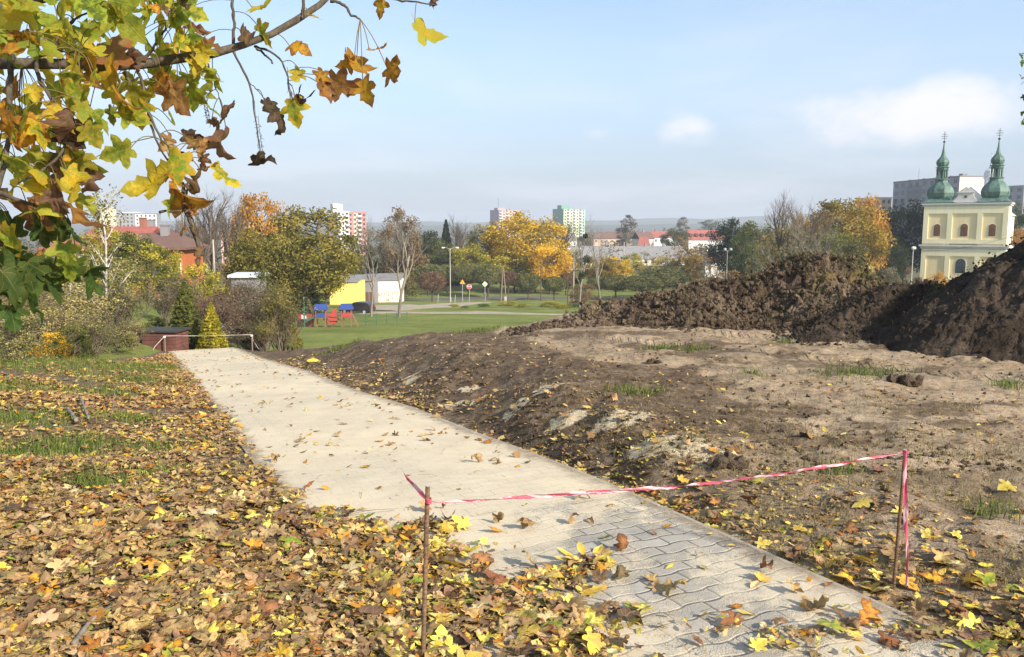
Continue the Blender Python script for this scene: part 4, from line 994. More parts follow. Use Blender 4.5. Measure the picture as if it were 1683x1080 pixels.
# straws and roots lying on the two rough heaps
def straws(name, HM_, n, lab=None, green=.25):
    X, Y, Z, Hh = HM_; ok = np.argwhere(Hh > .05); V = []; F = []; T = []; c = 0
    for a, b in ok[LR.integers(len(ok), size=n)]:
        if float(fbm(X[a, b] * 1.1, Y[a, b] * 1.5, 3, 5)) < -.05: continue
        p = np.array([X[a, b], Y[a, b], Z[a, b] + .01]); L_ = LR.uniform(.05, .28)
        d = np.array([LR.normal(), LR.normal() - .3, LR.normal() * .35 - .15]); d /= np.linalg.norm(d); u = np.cross(d, [0, 0, 1.]); u = u / np.linalg.norm(u) * LR.uniform(.002, .005)
        m = p + d * L_ * .5 + [0, 0, .03]; e = p + d * L_ - [0, 0, .02]
        V += [p - u, p + u, m - u, m + u, e - u * .5, e + u * .5]; F += [(c, c + 1, c + 3, c + 2), (c + 2, c + 3, c + 5, c + 4)]; c += 6; T += [LR.random()] * 6
    o = link(name, mesh_np(name, np.array(V), [np.array(F)], M['lf_drygrass'], {'tone': ('FLOAT', T)})); tag(o, kind='stuff')
straws('straw', HM, 2600); straws('straw', HL, 1300); straws('straw', HA, 250)
tops = []
for (px, py, n) in [(1390, 430, 240), (1420, 455, 260), (1300, 425, 200), (1360, 500, 120), (1200, 470, 120), (1310, 470, 140), (1545, 470, 90), (1270, 520, 60)]:
    X, Y, Z, Hh = HM if px != 1545 else HRt
    pr_ = (X - 0) / Y * FPX + 841.5; k = np.argmin(np.abs(pr_ - px) + np.abs((EYE - Z) / Y * FPX + 375 - py) + (Hh < .1) * 1e4); ii = np.unravel_index(k, X.shape)
    for _ in range(n):
        a = np.clip(ii[0] + int(LR.normal() * 8), 0, X.shape[0] - 1); b = np.clip(ii[1] + int(LR.normal() * 8), 0, X.shape[1] - 1); tops.append((X[a, b], Y[a, b], Z[a, b]))
V = []; F = []; T = []; c = 0
for p in tops:
    L_ = LR.uniform(.06, .24); d = np.array([LR.normal() * .7, LR.normal() * .7 - .3, .6]); d /= np.linalg.norm(d); w_ = np.array([LR.normal(), LR.normal(), 0]); w_ = w_ / np.linalg.norm(w_) * .004
    p = np.array(p); m = p + d * L_ * .6; e = m + d * L_ * .4 - [0, 0, L_ * .3]
    V += [p - w_, p + w_, m - w_, m + w_, e]; F.append((c, c + 1, c + 3, c + 2, c + 4)); c += 5; T += [LR.random()] * 5
f4 = np.array([f[:4] for f in F]); f3 = np.array([(f[2], f[3], f[4]) for f in F])
tag(link('grass', mesh_np('grass', np.array(V), [f4, f3], M['lf_grass'], {'tone': ('FLOAT', T)})), kind='stuff')
# ------------------------------------------------------------------ the maple whose branch hangs into the view
MR = np.random.default_rng(5); LR = np.random.default_rng(31)
tx_, ty_ = -3.6, 1.7; tz_ = float(h(tx_, ty_))
maple = thing('maple_tree', 'maple with green, yellow and brown leaves, its long branch hanging over the leaf litter', 'tree', (0, 0, 0))
def P3s(pts): return np.array([at(a, b, d) for a, b, d in pts])
def smooth(p, n=28):
    p = np.asarray(p, float); d = np.r_[0, np.cumsum(np.linalg.norm(np.diff(p, axis=0), axis=1))]
    s_ = np.linspace(0, d[-1], n); q = np.stack([np.interp(s_, d, p[:, k]) for k in range(3)], 1)
    for _ in range(3): q[1:-1] = (q[:-2] + 2 * q[1:-1] + q[2:]) / 4
    return q
BR = []                                              # sampled points of every branch, for hanging the leaves
def limb(name, pts, r0, r1, parent=maple, n=28, k=8, wob=.004):
    p = smooth(pts, n); p[1:-1] += MR.normal(size=(len(p) - 2, 3)) * wob
    r = np.linspace(r0, r1, len(p)) * (1 + .10 * MR.normal(size=len(p)))
    BR.append(p); b = MB(); b.tube(p, r, k); return b.build(name, M['branch'], parent, smooth=True)
mainp = P3s([(-120, 118, 1.75), (20, 92, 1.8), (60, 94, 1.82), (110, 108, 1.85), (200, 118, 1.9), (262, 106, 1.95), (330, 88, 2.0), (382, 78, 2.05), (425, 70, 2.1), (468, 54, 2.12), (508, 26, 2.15), (543, 0, 2.2), (575, -30, 2.25), (590, -90, 2.3)])
trunk_top = np.array([tx_, ty_, 3.6])
b = MB(); b.tube(smooth([(tx_ + .02, ty_, tz_ - .2), (tx_, ty_, tz_ + .25), (tx_ - .04, ty_ + .03, 1.2), (tx_ + .02, ty_, 2.4), trunk_top, (tx_ + .1, ty_ + .2, 5.2), (tx_ - .1, ty_ + .3, 7.5)], 30), np.r_[.24, .2, np.linspace(.17, .05, 28)], 12); b.build('trunk', M['branch'], maple, smooth=True)
limb('branch', np.vstack([[[tx_, ty_, 2.2], [tx_ + .9, ty_ + .05, 2.25]], mainp]), .026, .007, n=44, k=10, wob=.0025)
for pts, r0, r1 in [
 ([(383, 78, 2.05), (384, 40, 2.06), (381, -20, 2.08)], .005, .004),
 ([(497, 32, 2.14), (499, 0, 2.15), (508, -30, 2.15)], .006, .005),
 ([(543, 2, 2.2), (560, 3, 2.2), (572, 15, 2.2), (578, 26, 2.2), (592, 31, 2.2)], .006, .003),
 ([(600, -14, 2.25), (640, -2, 2.25), (680, 3, 2.25), (716, 8, 2.25)], .005, .002),
 ([(384, 85, 2.05), (400, 118, 2.05), (411, 137, 2.05), (416, 160, 2.05), (420, 200, 2.05), (428, 250, 2.05)], .0042, .0014),
 ([(411, 137, 2.05), (425, 150, 2.05), (440, 170, 2.05)], .0018, .0012),
 ([(418, 76, 2.1), (436, 90, 2.1), (449, 104, 2.1)], .0042, .003), ([(420, 76, 2.1), (455, 88, 2.1), (468, 108, 2.1), (474, 135, 2.1), (478, 180, 2.1)], .0042, .0014),
 ([(205, 118, 1.9), (212, 138, 1.9), (228, 160, 1.9), (243, 178, 1.9), (252, 205, 1.9), (262, 228, 1.9), (300, 262, 1.9)], .006, .0025),
 ([(228, 120, 1.92), (238, 145, 1.92), (242, 175, 1.92), (250, 215, 1.9), (270, 262, 1.9), (310, 300, 1.88)], .005, .002),
 ([(328, 92, 2.0), (322, 70, 1.98), (316, 50, 1.97), (300, 35, 1.96)], .005, .003),
 ([(335, 95, 2.0), (348, 120, 2.0), (360, 160, 2.0)], .003, .0015), ([(230, 108, 1.93), (255, 75, 1.92), (272, 52, 1.9), (280, 20, 1.9)], .005, .003),
 ([(85, 88, 1.83), (110, 48, 1.8), (122, 30, 1.78), (160, 16, 1.78)], .005, .0025), ([(60, 94, 1.82), (95, 86, 1.75), (130, 85, 1.72)], .004, .002),
 ([(20, 92, 1.8), (14, 140, 1.72), (18, 190, 1.66), (10, 260, 1.6), (-10, 330, 1.58)], .009, .005),
 ([(60, 98, 1.82), (62, 130, 1.7), (95, 180, 1.66), (120, 240, 1.64), (70, 285, 1.62), (30, 300, 1.6)], .006, .003),
 ([(-60, 300, 1.5), (10, 320, 1.55), (70, 345, 1.6), (110, 352, 1.62)], .008, .003), ([(-60, 340, 1.45), (0, 400, 1.5), (60, 440, 1.52), (110, 447, 1.55), (150, 450, 1.58)], .007, .003),
 ([(-80, 420, 1.4), (-10, 450, 1.45), (40, 470, 1.47)], .007, .003), ([(-90, 20, 1.7), (30, 10, 1.75), (120, -10, 1.8), (260, -25, 1.9)], .010, .005),
 ([(262, 349, 1.85), (275, 345, 1.85), (292, 350, 1.85), (305, 340, 1.86), (308, 300, 1.87)], .0035, .002), ([(120, 30, 1.78), (105, 60, 1.8), (88, 88, 1.82)], .003, .003),
 ([(300, 300, 1.88), (305, 345, 1.86), (318, 378, 1.86), (330, 420, 1.86)], .006, .006)]:
    limb('twig', P3s(pts), r0 * .8, r1 * .8, n=16, k=6, wob=.0012)
ALLB = np.concatenate(BR)
MC = {'green': ((.20, .29, .032), (.38, .40, .04)), 'ygreen': ((.31, .35, .035), (.46, .42, .045)), 'yel': ((.66, .46, .035), (.50, .44, .045)), 'yor': ((.64, .36, .03), (.36, .16, .032)), 'brownor': ((.46, .22, .045), (.20, .095, .042)),
      'tan': ((.50, .30, .11), (.35, .18, .065)), 'brown': ((.27, .16, .085), (.17, .10, .058)), 'dbrown': ((.115, .076, .05), (.07, .044, .032)), 'dgreen': ((.060, .11, .024), (.10, .15, .03)), 'pale': ((.62, .47, .12), (.58, .37, .06)), 'greenyel': ((.22, .32, .032), (.64, .46, .035))}  # dgreen: leaf green darkened to stand for leaves shaded by other foliage
def hang_leaf(px, py, D, lpx, angd, ck, fs, parent, name='leaf', LV=None, label=None):
    """a leaf seen at (px, py): tip points along angd in the view, blade turned by fs (1 = broadside)"""
    size = lpx / FPX * D; c1, c2 = MC[ck]; dry = ck in ('brown', 'dbrown')
    a = R_(angd); r = np.array([1., 0, 0]); u = np.array(_U); f = np.array(_F)
    yv = math.cos(a) * r + math.sin(a) * u + f * MR.normal() * .35; yv /= np.linalg.norm(yv)
    nv = -f + .45 * (MR.normal() * r + MR.normal() * u); nv -= yv * (nv @ yv); nv /= np.linalg.norm(nv); xv = np.cross(yv, nv)
    th = math.acos(min(1, max(.1, fs))) * (1 if MR.random() < .5 else -1)
    xr = xv * math.cos(th) + nv * math.sin(th); zr = np.cross(xr, yv); m3 = np.stack([xr, yv, zr], 1)
    Vx = TPL['maple_hi'][0] if lpx > 30 else TPL['maple'][0]; tp = 'maple_hi' if lpx > 30 else 'maple'
    if dry: P3 = bend_leaf(Vx, MR.uniform(.2, .9), MR.normal() * .7, MR.choice([-1, 1]) * MR.uniform(.6, 1.5), MR.uniform(.4, .9), MR.uniform(0, 99))
    else: P3 = bend_leaf(Vx, MR.uniform(-.05, .38), MR.normal() * .55, MR.normal() * .30, MR.uniform(.15, .42), MR.uniform(0, 99))
    P3 = P3 - P3.mean(0); loc = at(px, py, D); own = LV is None
    L1 = Leaves() if own else LV
    L1.add(tp, P3, size * .80, m3, np.zeros(3) if own else loc, jit(c1, .16), jit(c2, .16))
    # petiole towards the nearest twig
    basep = (P3[np.argmin(np.abs(Vx[:, 0]) * 2 + np.abs(Vx[:, 1]))] * size * .80) @ m3.T + loc
    k = np.argmin(np.linalg.norm(ALLB - basep - [0, 0, .03], axis=1)); dv = ALLB[k] - basep; dl = np.linalg.norm(dv)
    e = basep + dv * min(1, .16 / max(dl, .01)) if dl > .24 else ALLB[k]
    m_ = (basep + e) / 2 + [0, 0, .02]
    pp = smooth([basep, m_, e], 6) - (loc if own else 0); q = MB(); q.tube(pp, .0011, 4, False)
    V2 = np.concatenate(q.V); F2 = np.array(q.F[4]); n = len(V2)
    L1.V.append(V2); L1.F4.append(F2 + L1.n); L1.n += n; sc = (.34, .27, .11, 1) if not dry else (.2, .14, .08, 1)
    for k_, a_ in (('c1', np.tile(sc, (n, 1))), ('c2', np.tile(sc, (n, 1))), ('lp', np.full((n, 3), .3)), ('lq', np.full((n, 3), .3)), ('rim', np.zeros(n))): L1.A[k_].append(a_)
    if own:
        o = link(name, L1.mesh(name, M['maple']), parent, loc)
        if label: o['label'] = label
        return o
HERO = [(428, 12, 2.05, 56, 8, 'yel', .2), (432, 56, 2.08, 56, -60, 'ygreen', .85), (407, 56, 2.04, 44, 80, 'brown', .4), (490, 78, 2.1, 52, -15, 'yor', .55), (516, 27, 2.12, 28, -12, 'pale', .3), (488, 124, 2.1, 38, -110, 'yel', .85),
 (528, 128, 2.1, 44, -100, 'yor', .9), (535, 150, 2.1, 56, -75, 'brownor', .8), (562, 140, 2.12, 66, -20, 'brownor', .8), (588, 105, 2.15, 84, -75, 'yor', 1), (600, 148, 2.13, 58, -75, 'yor', .9), (645, 118, 2.14, 62, -40, 'yor', .8), (620, 80, 2.16, 44, 10, 'yor', .7), (570, 104, 2.15, 40, 200, 'yor', .7),
 (626, 10, 2.22, 44, -95, 'yor', .9), (698, 52, 2.25, 80, -18, 'yel', .35), (712, 6, 2.25, 26, -60, 'brown', .6), (484, 182, 2.08, 60, -80, 'greenyel', 1), (455, 195, 2.08, 58, -65, 'dbrown', .55), (446, 176, 2.09, 44, -50, 'dbrown', .5), (494, 162, 2.08, 48, -52, 'dbrown', .4), (430, 264, 2.05, 50, 5, 'dbrown', .35),
 (373, 182, 1.98, 56, 80, 'brown', .35), (362, 236, 1.97, 64, -80, 'brown', .45), (356, 205, 1.97, 36, -60, 'brown', .4), (195, 250, 1.86, 66, 200, 'green', .9), (215, 192, 1.88, 66, -22, 'green', .5), (285, 275, 1.86, 92, 200, 'greenyel', .95), (246, 300, 1.84, 104, 205, 'yel', 1), (300, 322, 1.85, 92, -30, 'yor', .8), (368, 288, 1.96, 66, -45, 'greenyel', .85), (278, 340, 1.85, 48, -100, 'green', .6), (320, 300, 1.86, 56, 60, 'brown', .6),
 (340, 275, 1.94, 40, 20, 'brownor', .4), (288, 160, 1.92, 78, -48, 'tan', .8), (270, 135, 1.92, 60, -70, 'yor', .7), (320, 150, 1.95, 66, -50, 'ygreen', .8), (350, 125, 1.98, 60, -55, 'ygreen', .85), (306, 132, 1.93, 46, 190, 'green', .8), (190, 84, 1.86, 84, 60, 'tan', .9), (152, 98, 1.78, 74, -40, 'yor', .4), (95, 38, 1.74, 82, -40, 'ygreen', 1), (200, 28, 1.8, 98, -50, 'green', .9), (30, 75, 1.68, 70, 205, 'yor', .7), (205, 165, 1.85, 66, -48, 'yor', .35), (125, 150, 1.76, 84, -20, 'greenyel', .5), (140, 130, 1.8, 60, -30, 'rust' if False else 'brownor', .4), (222, 98, 1.9, 46, -80, 'brown', .5), (205, 98, 1.9, 40, 30, 'ygreen', .6),
 (152, 220, 1.74, 60, -40, 'green', .9), (135, 182, 1.7, 44, -90, 'green', .7), (115, 225, 1.66, 92, -30, 'dbrown', .7), (100, 190, 1.65, 70, -60, 'yel', .7), (15, 210, 1.55, 84, -80, 'yor', .6), (50, 215, 1.6, 70, -120, 'yor', .8), (160, 195, 1.75, 62, -50, 'green', .6), (60, 285, 1.55, 84, -20, 'greenyel', .6), (65, 312, 1.56, 72, -10, 'yel', .4), (118, 298, 1.65, 46, -5, 'brownor', .4), (120, 348, 1.6, 122, -20, 'brownor', .45), (70, 340, 1.55, 84, -10, 'ygreen', .5), (20, 395, 1.48, 78, -50, 'greenyel', .8), (52, 425, 1.5, 70, 200, 'brownor', .8), (150, 462, 1.55, 88, -75, 'dgreen', .75), (118, 446, 1.52, 80, -20, 'dgreen', .4), (155, 445, 1.55, 60, 30, 'dgreen', .5), (58, 505, 1.45, 92, -65, 'dgreen', .5), (22, 470, 1.42, 100, -70, 'dgreen', .6), (85, 470, 1.5, 84, -50, 'dgreen', .4), (20, 520, 1.42, 60, -80, 'dgreen', .5), (85, 360, 1.6, 60, -60, 'dgreen', .7), (110, 378, 1.6, 56, -40, 'dgreen', .8), (60, 375, 1.55, 60, 200, 'dgreen', .8), (100, 455, 1.5, 50, 190, 'dgreen', .6), (328, 420, 1.86, 44, -95, 'brown', .4),
 (25, 20, 1.66, 90, 210, 'yel', .9), (45, 10, 1.65, 70, -40, 'ygreen', .9), (150, 8, 1.75, 70, -60, 'green', .8), (240, 30, 1.86, 56, -100, 'ygreen', .7), (262, 62, 1.9, 52, -60, 'green', .5), (250, 10, 1.86, 40, -30, 'yor', .6), (300, 6, 1.9, 28, -10, 'brown', .4), (290, 42, 1.92, 46, -60, 'ygreen', .5), (325, 48, 1.96, 56, -5, 'tan', .3), (275, 22, 1.9, 40, -60, 'brown', .5), (345, 72, 1.98, 40, -20, 'brownor', .3), (310, 75, 1.95, 36, 190, 'yel', .6)]
for e in HERO: hang_leaf(*e, parent=maple)
LVm = Leaves()
def fill(n, poly, cols, D0, D1, sz):
    for _ in range(n):
        (x0, y0, x1, y1) = poly; px, py = MR.uniform(x0, x1), MR.uniform(y0, y1)
        hang_leaf(px, py, MR.uniform(D0, D1), MR.uniform(*sz), MR.uniform(-120, 0) + (180 if MR.random() < .15 else 0), cols[MR.integers(len(cols))], MR.uniform(.25, .95), maple, LV=LVm)
fill(60, (-60, -30, 320, 60), ['green', 'ygreen', 'ygreen', 'yel', 'greenyel', 'green'], 1.75, 2.2, (30, 62))
fill(46, (-60, 40, 170, 200), ['ygreen', 'green', 'yel', 'ygreen', 'greenyel', 'yor'], 1.6, 2.1, (30, 62))
fill(26, (170, 60, 350, 190), ['ygreen', 'yel', 'green', 'ygreen'], 1.95, 2.2, (35, 62))
fill(36, (-60, 190, 150, 345), ['yel', 'ygreen', 'ygreen', 'yor', 'green', 'brown', 'green', 'greenyel'], 1.5, 1.9, (45, 80))
fill(12, (-40, 345, 125, 420), ['dgreen', 'dgreen', 'dgreen', 'green', 'brownor'], 1.45, 1.75, (50, 80))
fill(9, (-60, 415, 60, 490), ['dgreen'], 1.4, 1.55, (60, 100))
fill(8, (240, 225, 345, 270), ['brown', 'yor', 'tan', 'brownor', 'dbrown'], 1.9, 1.98, (30, 52))
fill(12, (300, 330, 325, 400), ['brownor', 'brown', 'yor'], 1.84, 1.88, (12, 24))
fill(26, (-60, 60, 230, 230), ['ygreen', 'green', 'yel', 'greenyel', 'yor'], 1.65, 2.0, (34, 62))
fill(16, (120, -20, 330, 110), ['green', 'ygreen', 'greenyel', 'yel'], 1.85, 2.1, (34, 58))
fill(10, (-40, 400, 150, 470), ['dgreen', 'dgreen', 'green'], 1.45, 1.65, (50, 84))
# the crown above and beside the frame
for _ in range(420):
    p = np.array([tx_ + MR.normal() * 1.3, ty_ + MR.normal() * 1.3, MR.uniform(3.0, 7.6)]); L_ = MR.uniform(.09, .16); ck = ['ygreen', 'green', 'yel', 'yor', 'tan'][MR.integers(5)]
    m3 = rot3(*MR.uniform(0, 6.28, 3)); LVm.add('maple_lo', np.c_[TPL['maple_lo'][0], np.zeros(len(TPL['maple_lo'][0]))], L_, m3, p, jit(MC[ck][0]), jit(MC[ck][1]))
o = link('foliage', LVm.mesh('foliage', M['maple']), maple); o['kind'] = 'stuff'
# winged seed stalks hanging in strings from the twigs
for (px, y0, y1, D) in [(424, 190, 250, 2.05), (418, 165, 248, 2.05), (472, 110, 165, 2.1), (338, 155, 205, 1.98), (479, 150, 190, 2.08), (333, 160, 195, 1.97)]:
    b = MB(); p = smooth(P3s([(px, y0, D), (px + 3, (y0 + y1) / 2, D), (px + 8, y1, D)]), 14); b.tube(p, .0007, 3, False)
    for q_ in p[3:]:
        for _ in range(2): b.tube([q_, q_ + MR.normal(size=3) * .004 - [0, 0, .004]], .0006, 3, False)
    b.build('seed_stalk', M['branch'], maple)
# another tree, outside the frame but for the tip of one twig
ox, oy = 9.0, 5.5; oz = float(h(ox, oy)); D = 5.5
tw = thing('roadside_tree', 'tree outside the frame, only its thin twig with tiny dark leaves showing against the sky', 'tree', (0, 0, 0))
tb = MB(); tb.tube(smooth([(ox, oy, oz - .2), (ox + .05, oy, oz + 1.5), (ox - .05, oy + .1, oz + 3.2), (ox + .2, oy, oz + 5.2), (ox + .1, oy + .2, oz + 7)], 24), np.linspace(.14, .02, 24), 10); tb.build('trunk', M['branch'], tw, smooth=True)
for e in [(1.6, .8, 6.2), (-1.2, .9, 6.4), (.8, -1.4, 6.0), (-.9, -1.2, 5.6), (1.5, -.4, 5.0)]:
    tb = MB(); s0 = np.array([ox, oy, oz + e[2] - 2.2]); tb.tube(smooth([s0, s0 + [e[0] * .5, e[1] * .5, 1.0], s0 + [e[0], e[1], 2.2]], 10), np.linspace(.045, .008, 10), 6); tb.build('limb', M['branch'], tw, smooth=True)
tb = MB()
tb.tube(smooth(np.vstack([[[ox, oy, oz + 2.6], [ox - 1.4, oy, oz + 3.3], [ox - 3.0, oy, oz + 3.3]], P3s([(1900, 20, D), (1760, 70, D), (1690, 100, D), (1679, 130, D)])]), 30), np.linspace(.035, .003, 30), 6); tb.tube(smooth(P3s([(1710, 92, D), (1684, 85, D), (1676, 90, D)]), 8), .0028, 4); tb.tube(smooth(P3s([(1760, 70, D), (1700, 150, D), (1681, 200, D)]), 8), .0028, 4); tb.build('stem', M['branch'], tw)
ALLB = np.concatenate([ALLB] + tb.V)
for (px, py) in [(1678, 92), (1680, 104), (1679, 126), (1682, 135), (1684, 160), (1681, 186), (1682, 203)]:
    hang_leaf(px, py, D, 14, MR.uniform(-150, -30), 'dgreen', .5, tw)
LR = np.random.default_rng(77)
# ------------------------------------------------------------------ trees: kit of skeletons and crowns, height 1
def rdir(r, d, ang):
    u = np.cross(d, r.normal(size=3)); u /= np.linalg.norm(u) + 1e-9
    return d * math.cos(ang) + u * math.sin(ang)
def wood(name, polys, mat):
    b = MB()
    for p, r, k in polys: b.tube(p, r, k, False)
    return b.mesh(name, mat, True)
def bare(seed, lev=5, trunk=.32, r0=.016, spread=.62, up=.10, kids=(6, 5, 4, 3), shrink=.68, lean=0., stems=1, first=.55, wander=.10):
    r = np.random.default_rng(seed); polys = []; tips = []
    def grow(p, d, L_, rad, lv):
        n = 5 if lv < 2 else (4 if lv < 4 else 3); pts = [p]
        for i in range(n):
            d = d + r.normal(size=3) * wander + np.array([0, 0, up]); d /= np.linalg.norm(d); pts.append(pts[-1] + d * L_ / n)
        pts = np.array(pts); rads = np.linspace(rad, rad * (.62 if lv < 2 else .4), n + 1)
        polys.append((pts, rads, 6 if lv == 0 else (5 if lv == 1 else 3))); tips.append((pts[-1], lv))
        if lv >= lev: return
        nk = kids[min(lv, len(kids) - 1)]
        for c in range(nk):
            u = (first if lv == 0 else .3) + (1 - (first if lv == 0 else .3)) * (c + r.random()) / nk; u = min(u, .999)
            q_ = u * n; i = int(q_); pp = pts[i] + (pts[i + 1] - pts[i]) * (q_ - i); rr = rads[i] * .62
            grow(pp, rdir(r, d if lv else np.array([0, 0, 1.]), spread * r.uniform(.6, 1.35)), L_ * shrink * r.uniform(.7, 1.1) * (1.15 - .3 * u), rr, lv + 1)
    for s_ in range(stems):
        d0 = np.array([lean + (r.normal() * .3 if stems > 1 else 0), r.normal() * .3 if stems > 1 else 0, 1.]); d0 /= np.linalg.norm(d0)
        grow(np.array([r.normal() * .02, r.normal() * .02, -.02]) if stems > 1 else np.array([0, 0, -.02]), d0, trunk * r.uniform(.85, 1.1), r0, 0)
    zt = max(p[:, 2].max() for p, _, _ in polys)
    return [(p / zt, ra / zt, k) for p, ra, k in polys], [(t / zt, lv) for t, lv in tips]
def leaves(C, tone, size, r, flat=.0, up=None):
    n = len(C); a = r.normal(size=(n, 3)); a[:, 2] *= (1 - flat); a /= np.linalg.norm(a, axis=1)[:, None]
    b_ = np.cross(a, r.normal(size=(n, 3))); b_ /= np.linalg.norm(b_, axis=1)[:, None]
    s_ = size * r.uniform(.6, 1.35, (n, 1))
    V = np.stack([C - a * s_ * .5, C + b_ * s_ * .30, C + a * s_ * .5, C - b_ * s_ * .30], 1).reshape(-1, 3)
    return V, np.arange(4 * n).reshape(n, 4), np.repeat(np.clip(tone, 0, 1), 4)
def crown(seed, prof, z0, z1, ncl, nlf, lsize, cr=.10, hollow=.45, trunkr=.016, open_=.12, sq=.8):
    """prof(u): crown radius at relative height u; clumps of leaves around limb ends"""
    r = np.random.default_rng(seed); cl = []
    while len(cl) < ncl:
        u = r.random(); R0 = prof(u)
        if r.random() > R0 / .36: continue
        rho = R0 * (hollow + (1 - hollow) * math.sqrt(r.random())); th = r.uniform(0, 6.283)
        cl.append((rho * math.cos(th), rho * math.sin(th), z0 + (z1 - z0) * u))
    cl = np.array(cl); polys = []
    tp = np.array([(r.normal() * .012 * k, r.normal() * .012 * k, z) for k, z in enumerate(np.linspace(-.03, z0 + (z1 - z0) * .8, 8))])
    polys.append((tp, np.linspace(trunkr, trunkr * .35, 8), 6))
    for c in cl:
        zb = max(z0 * .75, min(c[2] - .02 - .5 * math.hypot(c[0], c[1]), z1)); i = np.interp(zb, tp[:, 2], np.arange(8)); a = np.array([np.interp(zb, tp[:, 2], tp[:, k]) for k in range(3)])
        m = (a + c) / 2 + [0, 0, -.02]; polys.append((np.array([a, m, c]), np.array([trunkr * .35, trunkr * .22, trunkr * .08]), 3))
    w_ = r.uniform(.5, 1.5, ncl); w_[r.random(ncl) < open_] *= .2; k = r.choice(ncl, nlf, p=w_ / w_.sum())
    off = r.normal(size=(nlf, 3)); off /= np.linalg.norm(off, axis=1)[:, None]; off *= (cr * r.random(nlf) ** .5 * r.uniform(.6, 1.25, ncl)[k])[:, None]; off[:, 2] *= sq
    C = cl[k] + off; ct = r.uniform(.12, .88, ncl)
    return polys, leaves(C, .62 * ct[k] + .38 * r.random(nlf), lsize, r)
KIT = {}
def kit(key, polys, lv, bark_):
    tm = wood(key + '_trunk', polys, M[bark_]) if polys else None
    cm = None
    if lv is not None: cm = mesh_np(key + '_crown', lv[0], [lv[1]], M['lf_olive'], {'tone': ('FLOAT', lv[2])})
    pts = lv[0] if lv is not None else np.concatenate([p for p, _, _ in polys])
    KIT[key] = (tm, cm, float(np.percentile(np.abs(pts[:, :2]), 97)) * 2, float(pts[:, 2].max()))
rnd = lambda u: .33 * math.sqrt(max(0, 1 - (2 * u - 1) ** 2)) + .02
ovl = lambda u: .27 * math.sqrt(max(0, 1 - (2 * u - .9) ** 2 / 1.21)) + .02
spr = lambda u: .36 * (math.sin(math.pi * min(1, u * .85 + .12)) ** .6)
pop = lambda u: .10 * math.sin(math.pi * min(1, u * .92 + .06)) ** .5 + .01
con = lambda u: .26 * (1 - u) ** .85 + .012
bsh = lambda u: .42 * math.sqrt(max(0, 1 - u * u)) + .02
for i_ in range(4):
    kit('round%d' % i_, *crown(300 + i_, rnd, .26, .97, 72, 9500, .027, .115), 'bark')
    kit('oval%d' % i_, *crown(320 + i_, ovl, .20, .97, 70, 8600, .025, .10), 'bark')
    kit('spread%d' % i_, *crown(340 + i_, spr, .30, .96, 90, 10000, .025, .105, open_=.2), 'bark')
    kit('bush%d' % i_, *crown(360 + i_, bsh, .04, .95, 70, 5600, .034, .14, trunkr=.02, open_=.2), 'twig')
    kit('sparse%d' % i_, *crown(380 + i_, ovl, .22, .98, 46, 1500, .026, .10, open_=.3), 'twig')
for i_ in range(2):
    kit('poplar%d' % i_, *crown(400 + i_, pop, .12, .99, 70, 4200, .020, .05), 'twig')
    r = np.random.default_rng(410 + i_)
    # clipped ball of fine shoots
    n = 6500; d = r.normal(size=(n, 3)); d /= np.linalg.norm(d, axis=1)[:, None]; rr = .36 * (1 - .16 * r.random(n) ** 2) * (1 + .09 * fbm(d[:, 0] * 2.2 + 7 * i_, d[:, 1] * 2.2 + d[:, 2] * 2, 3, 4) + .05 * fbm(d[:, 0] * 6, d[:, 1] * 6 + d[:, 2] * 5, 2, 8))
    C = d * rr[:, None] * [1.1, 1.1, .88] + [0, 0, .66]; C = C[C[:, 2] > .40 - .02 * r.random(len(C))]
    tn = .5 + .8 * fbm(C[:, 0] * 9, C[:, 1] * 9 + C[:, 2] * 7, 2, 9)
    polys = [(np.array([[0, 0, -.03], [.005, .004, .2], [0, .01, .5]]), np.array([.024, .02, .016]), 6)] + [(np.array([[0, 0, .28 + .02 * k], [.12 * math.cos(k * 1.3), .12 * math.sin(k * 1.3), .45], [.24 * math.cos(k * 1.3), .24 * math.sin(k * 1.3), .62]]), np.array([.012, .009, .004]), 4) for k in range(8)]
    kit('ball%d' % i_, polys, leaves(C, .25 + .5 * tn * r.uniform(.6, 1.4, len(C)), .034, r), 'bark')
    # conifers: drooping whorls
    r = np.random.default_rng(420 + i_); n = 6000; u = r.random(n) ** 1.3; th = r.uniform(0, 6.283, n)
    wob = 1 + .25 * fbm(th * 1.6, u * 9, 3, 14 + i_); rad_ = np.array([con(a) for a in u]) * wob * (.45 + .6 * r.random(n) ** .5)
    C = np.stack([rad_ * np.cos(th), rad_ * np.sin(th), .04 + .96 * u - rad_ * .15 + .01 * np.sin(u * 90)], 1)
    kit('conifer%d' % i_, [(np.array([[0, 0, -.02], [0, 0, .5], [0, 0, .97]]), np.array([.02, .012, .003]), 6)], leaves(C, .15 + .7 * (.5 + .7 * fbm(th * 2.1, u * 14, 3, 24)) * r.uniform(.6, 1.3, n), .042, r), 'bark')
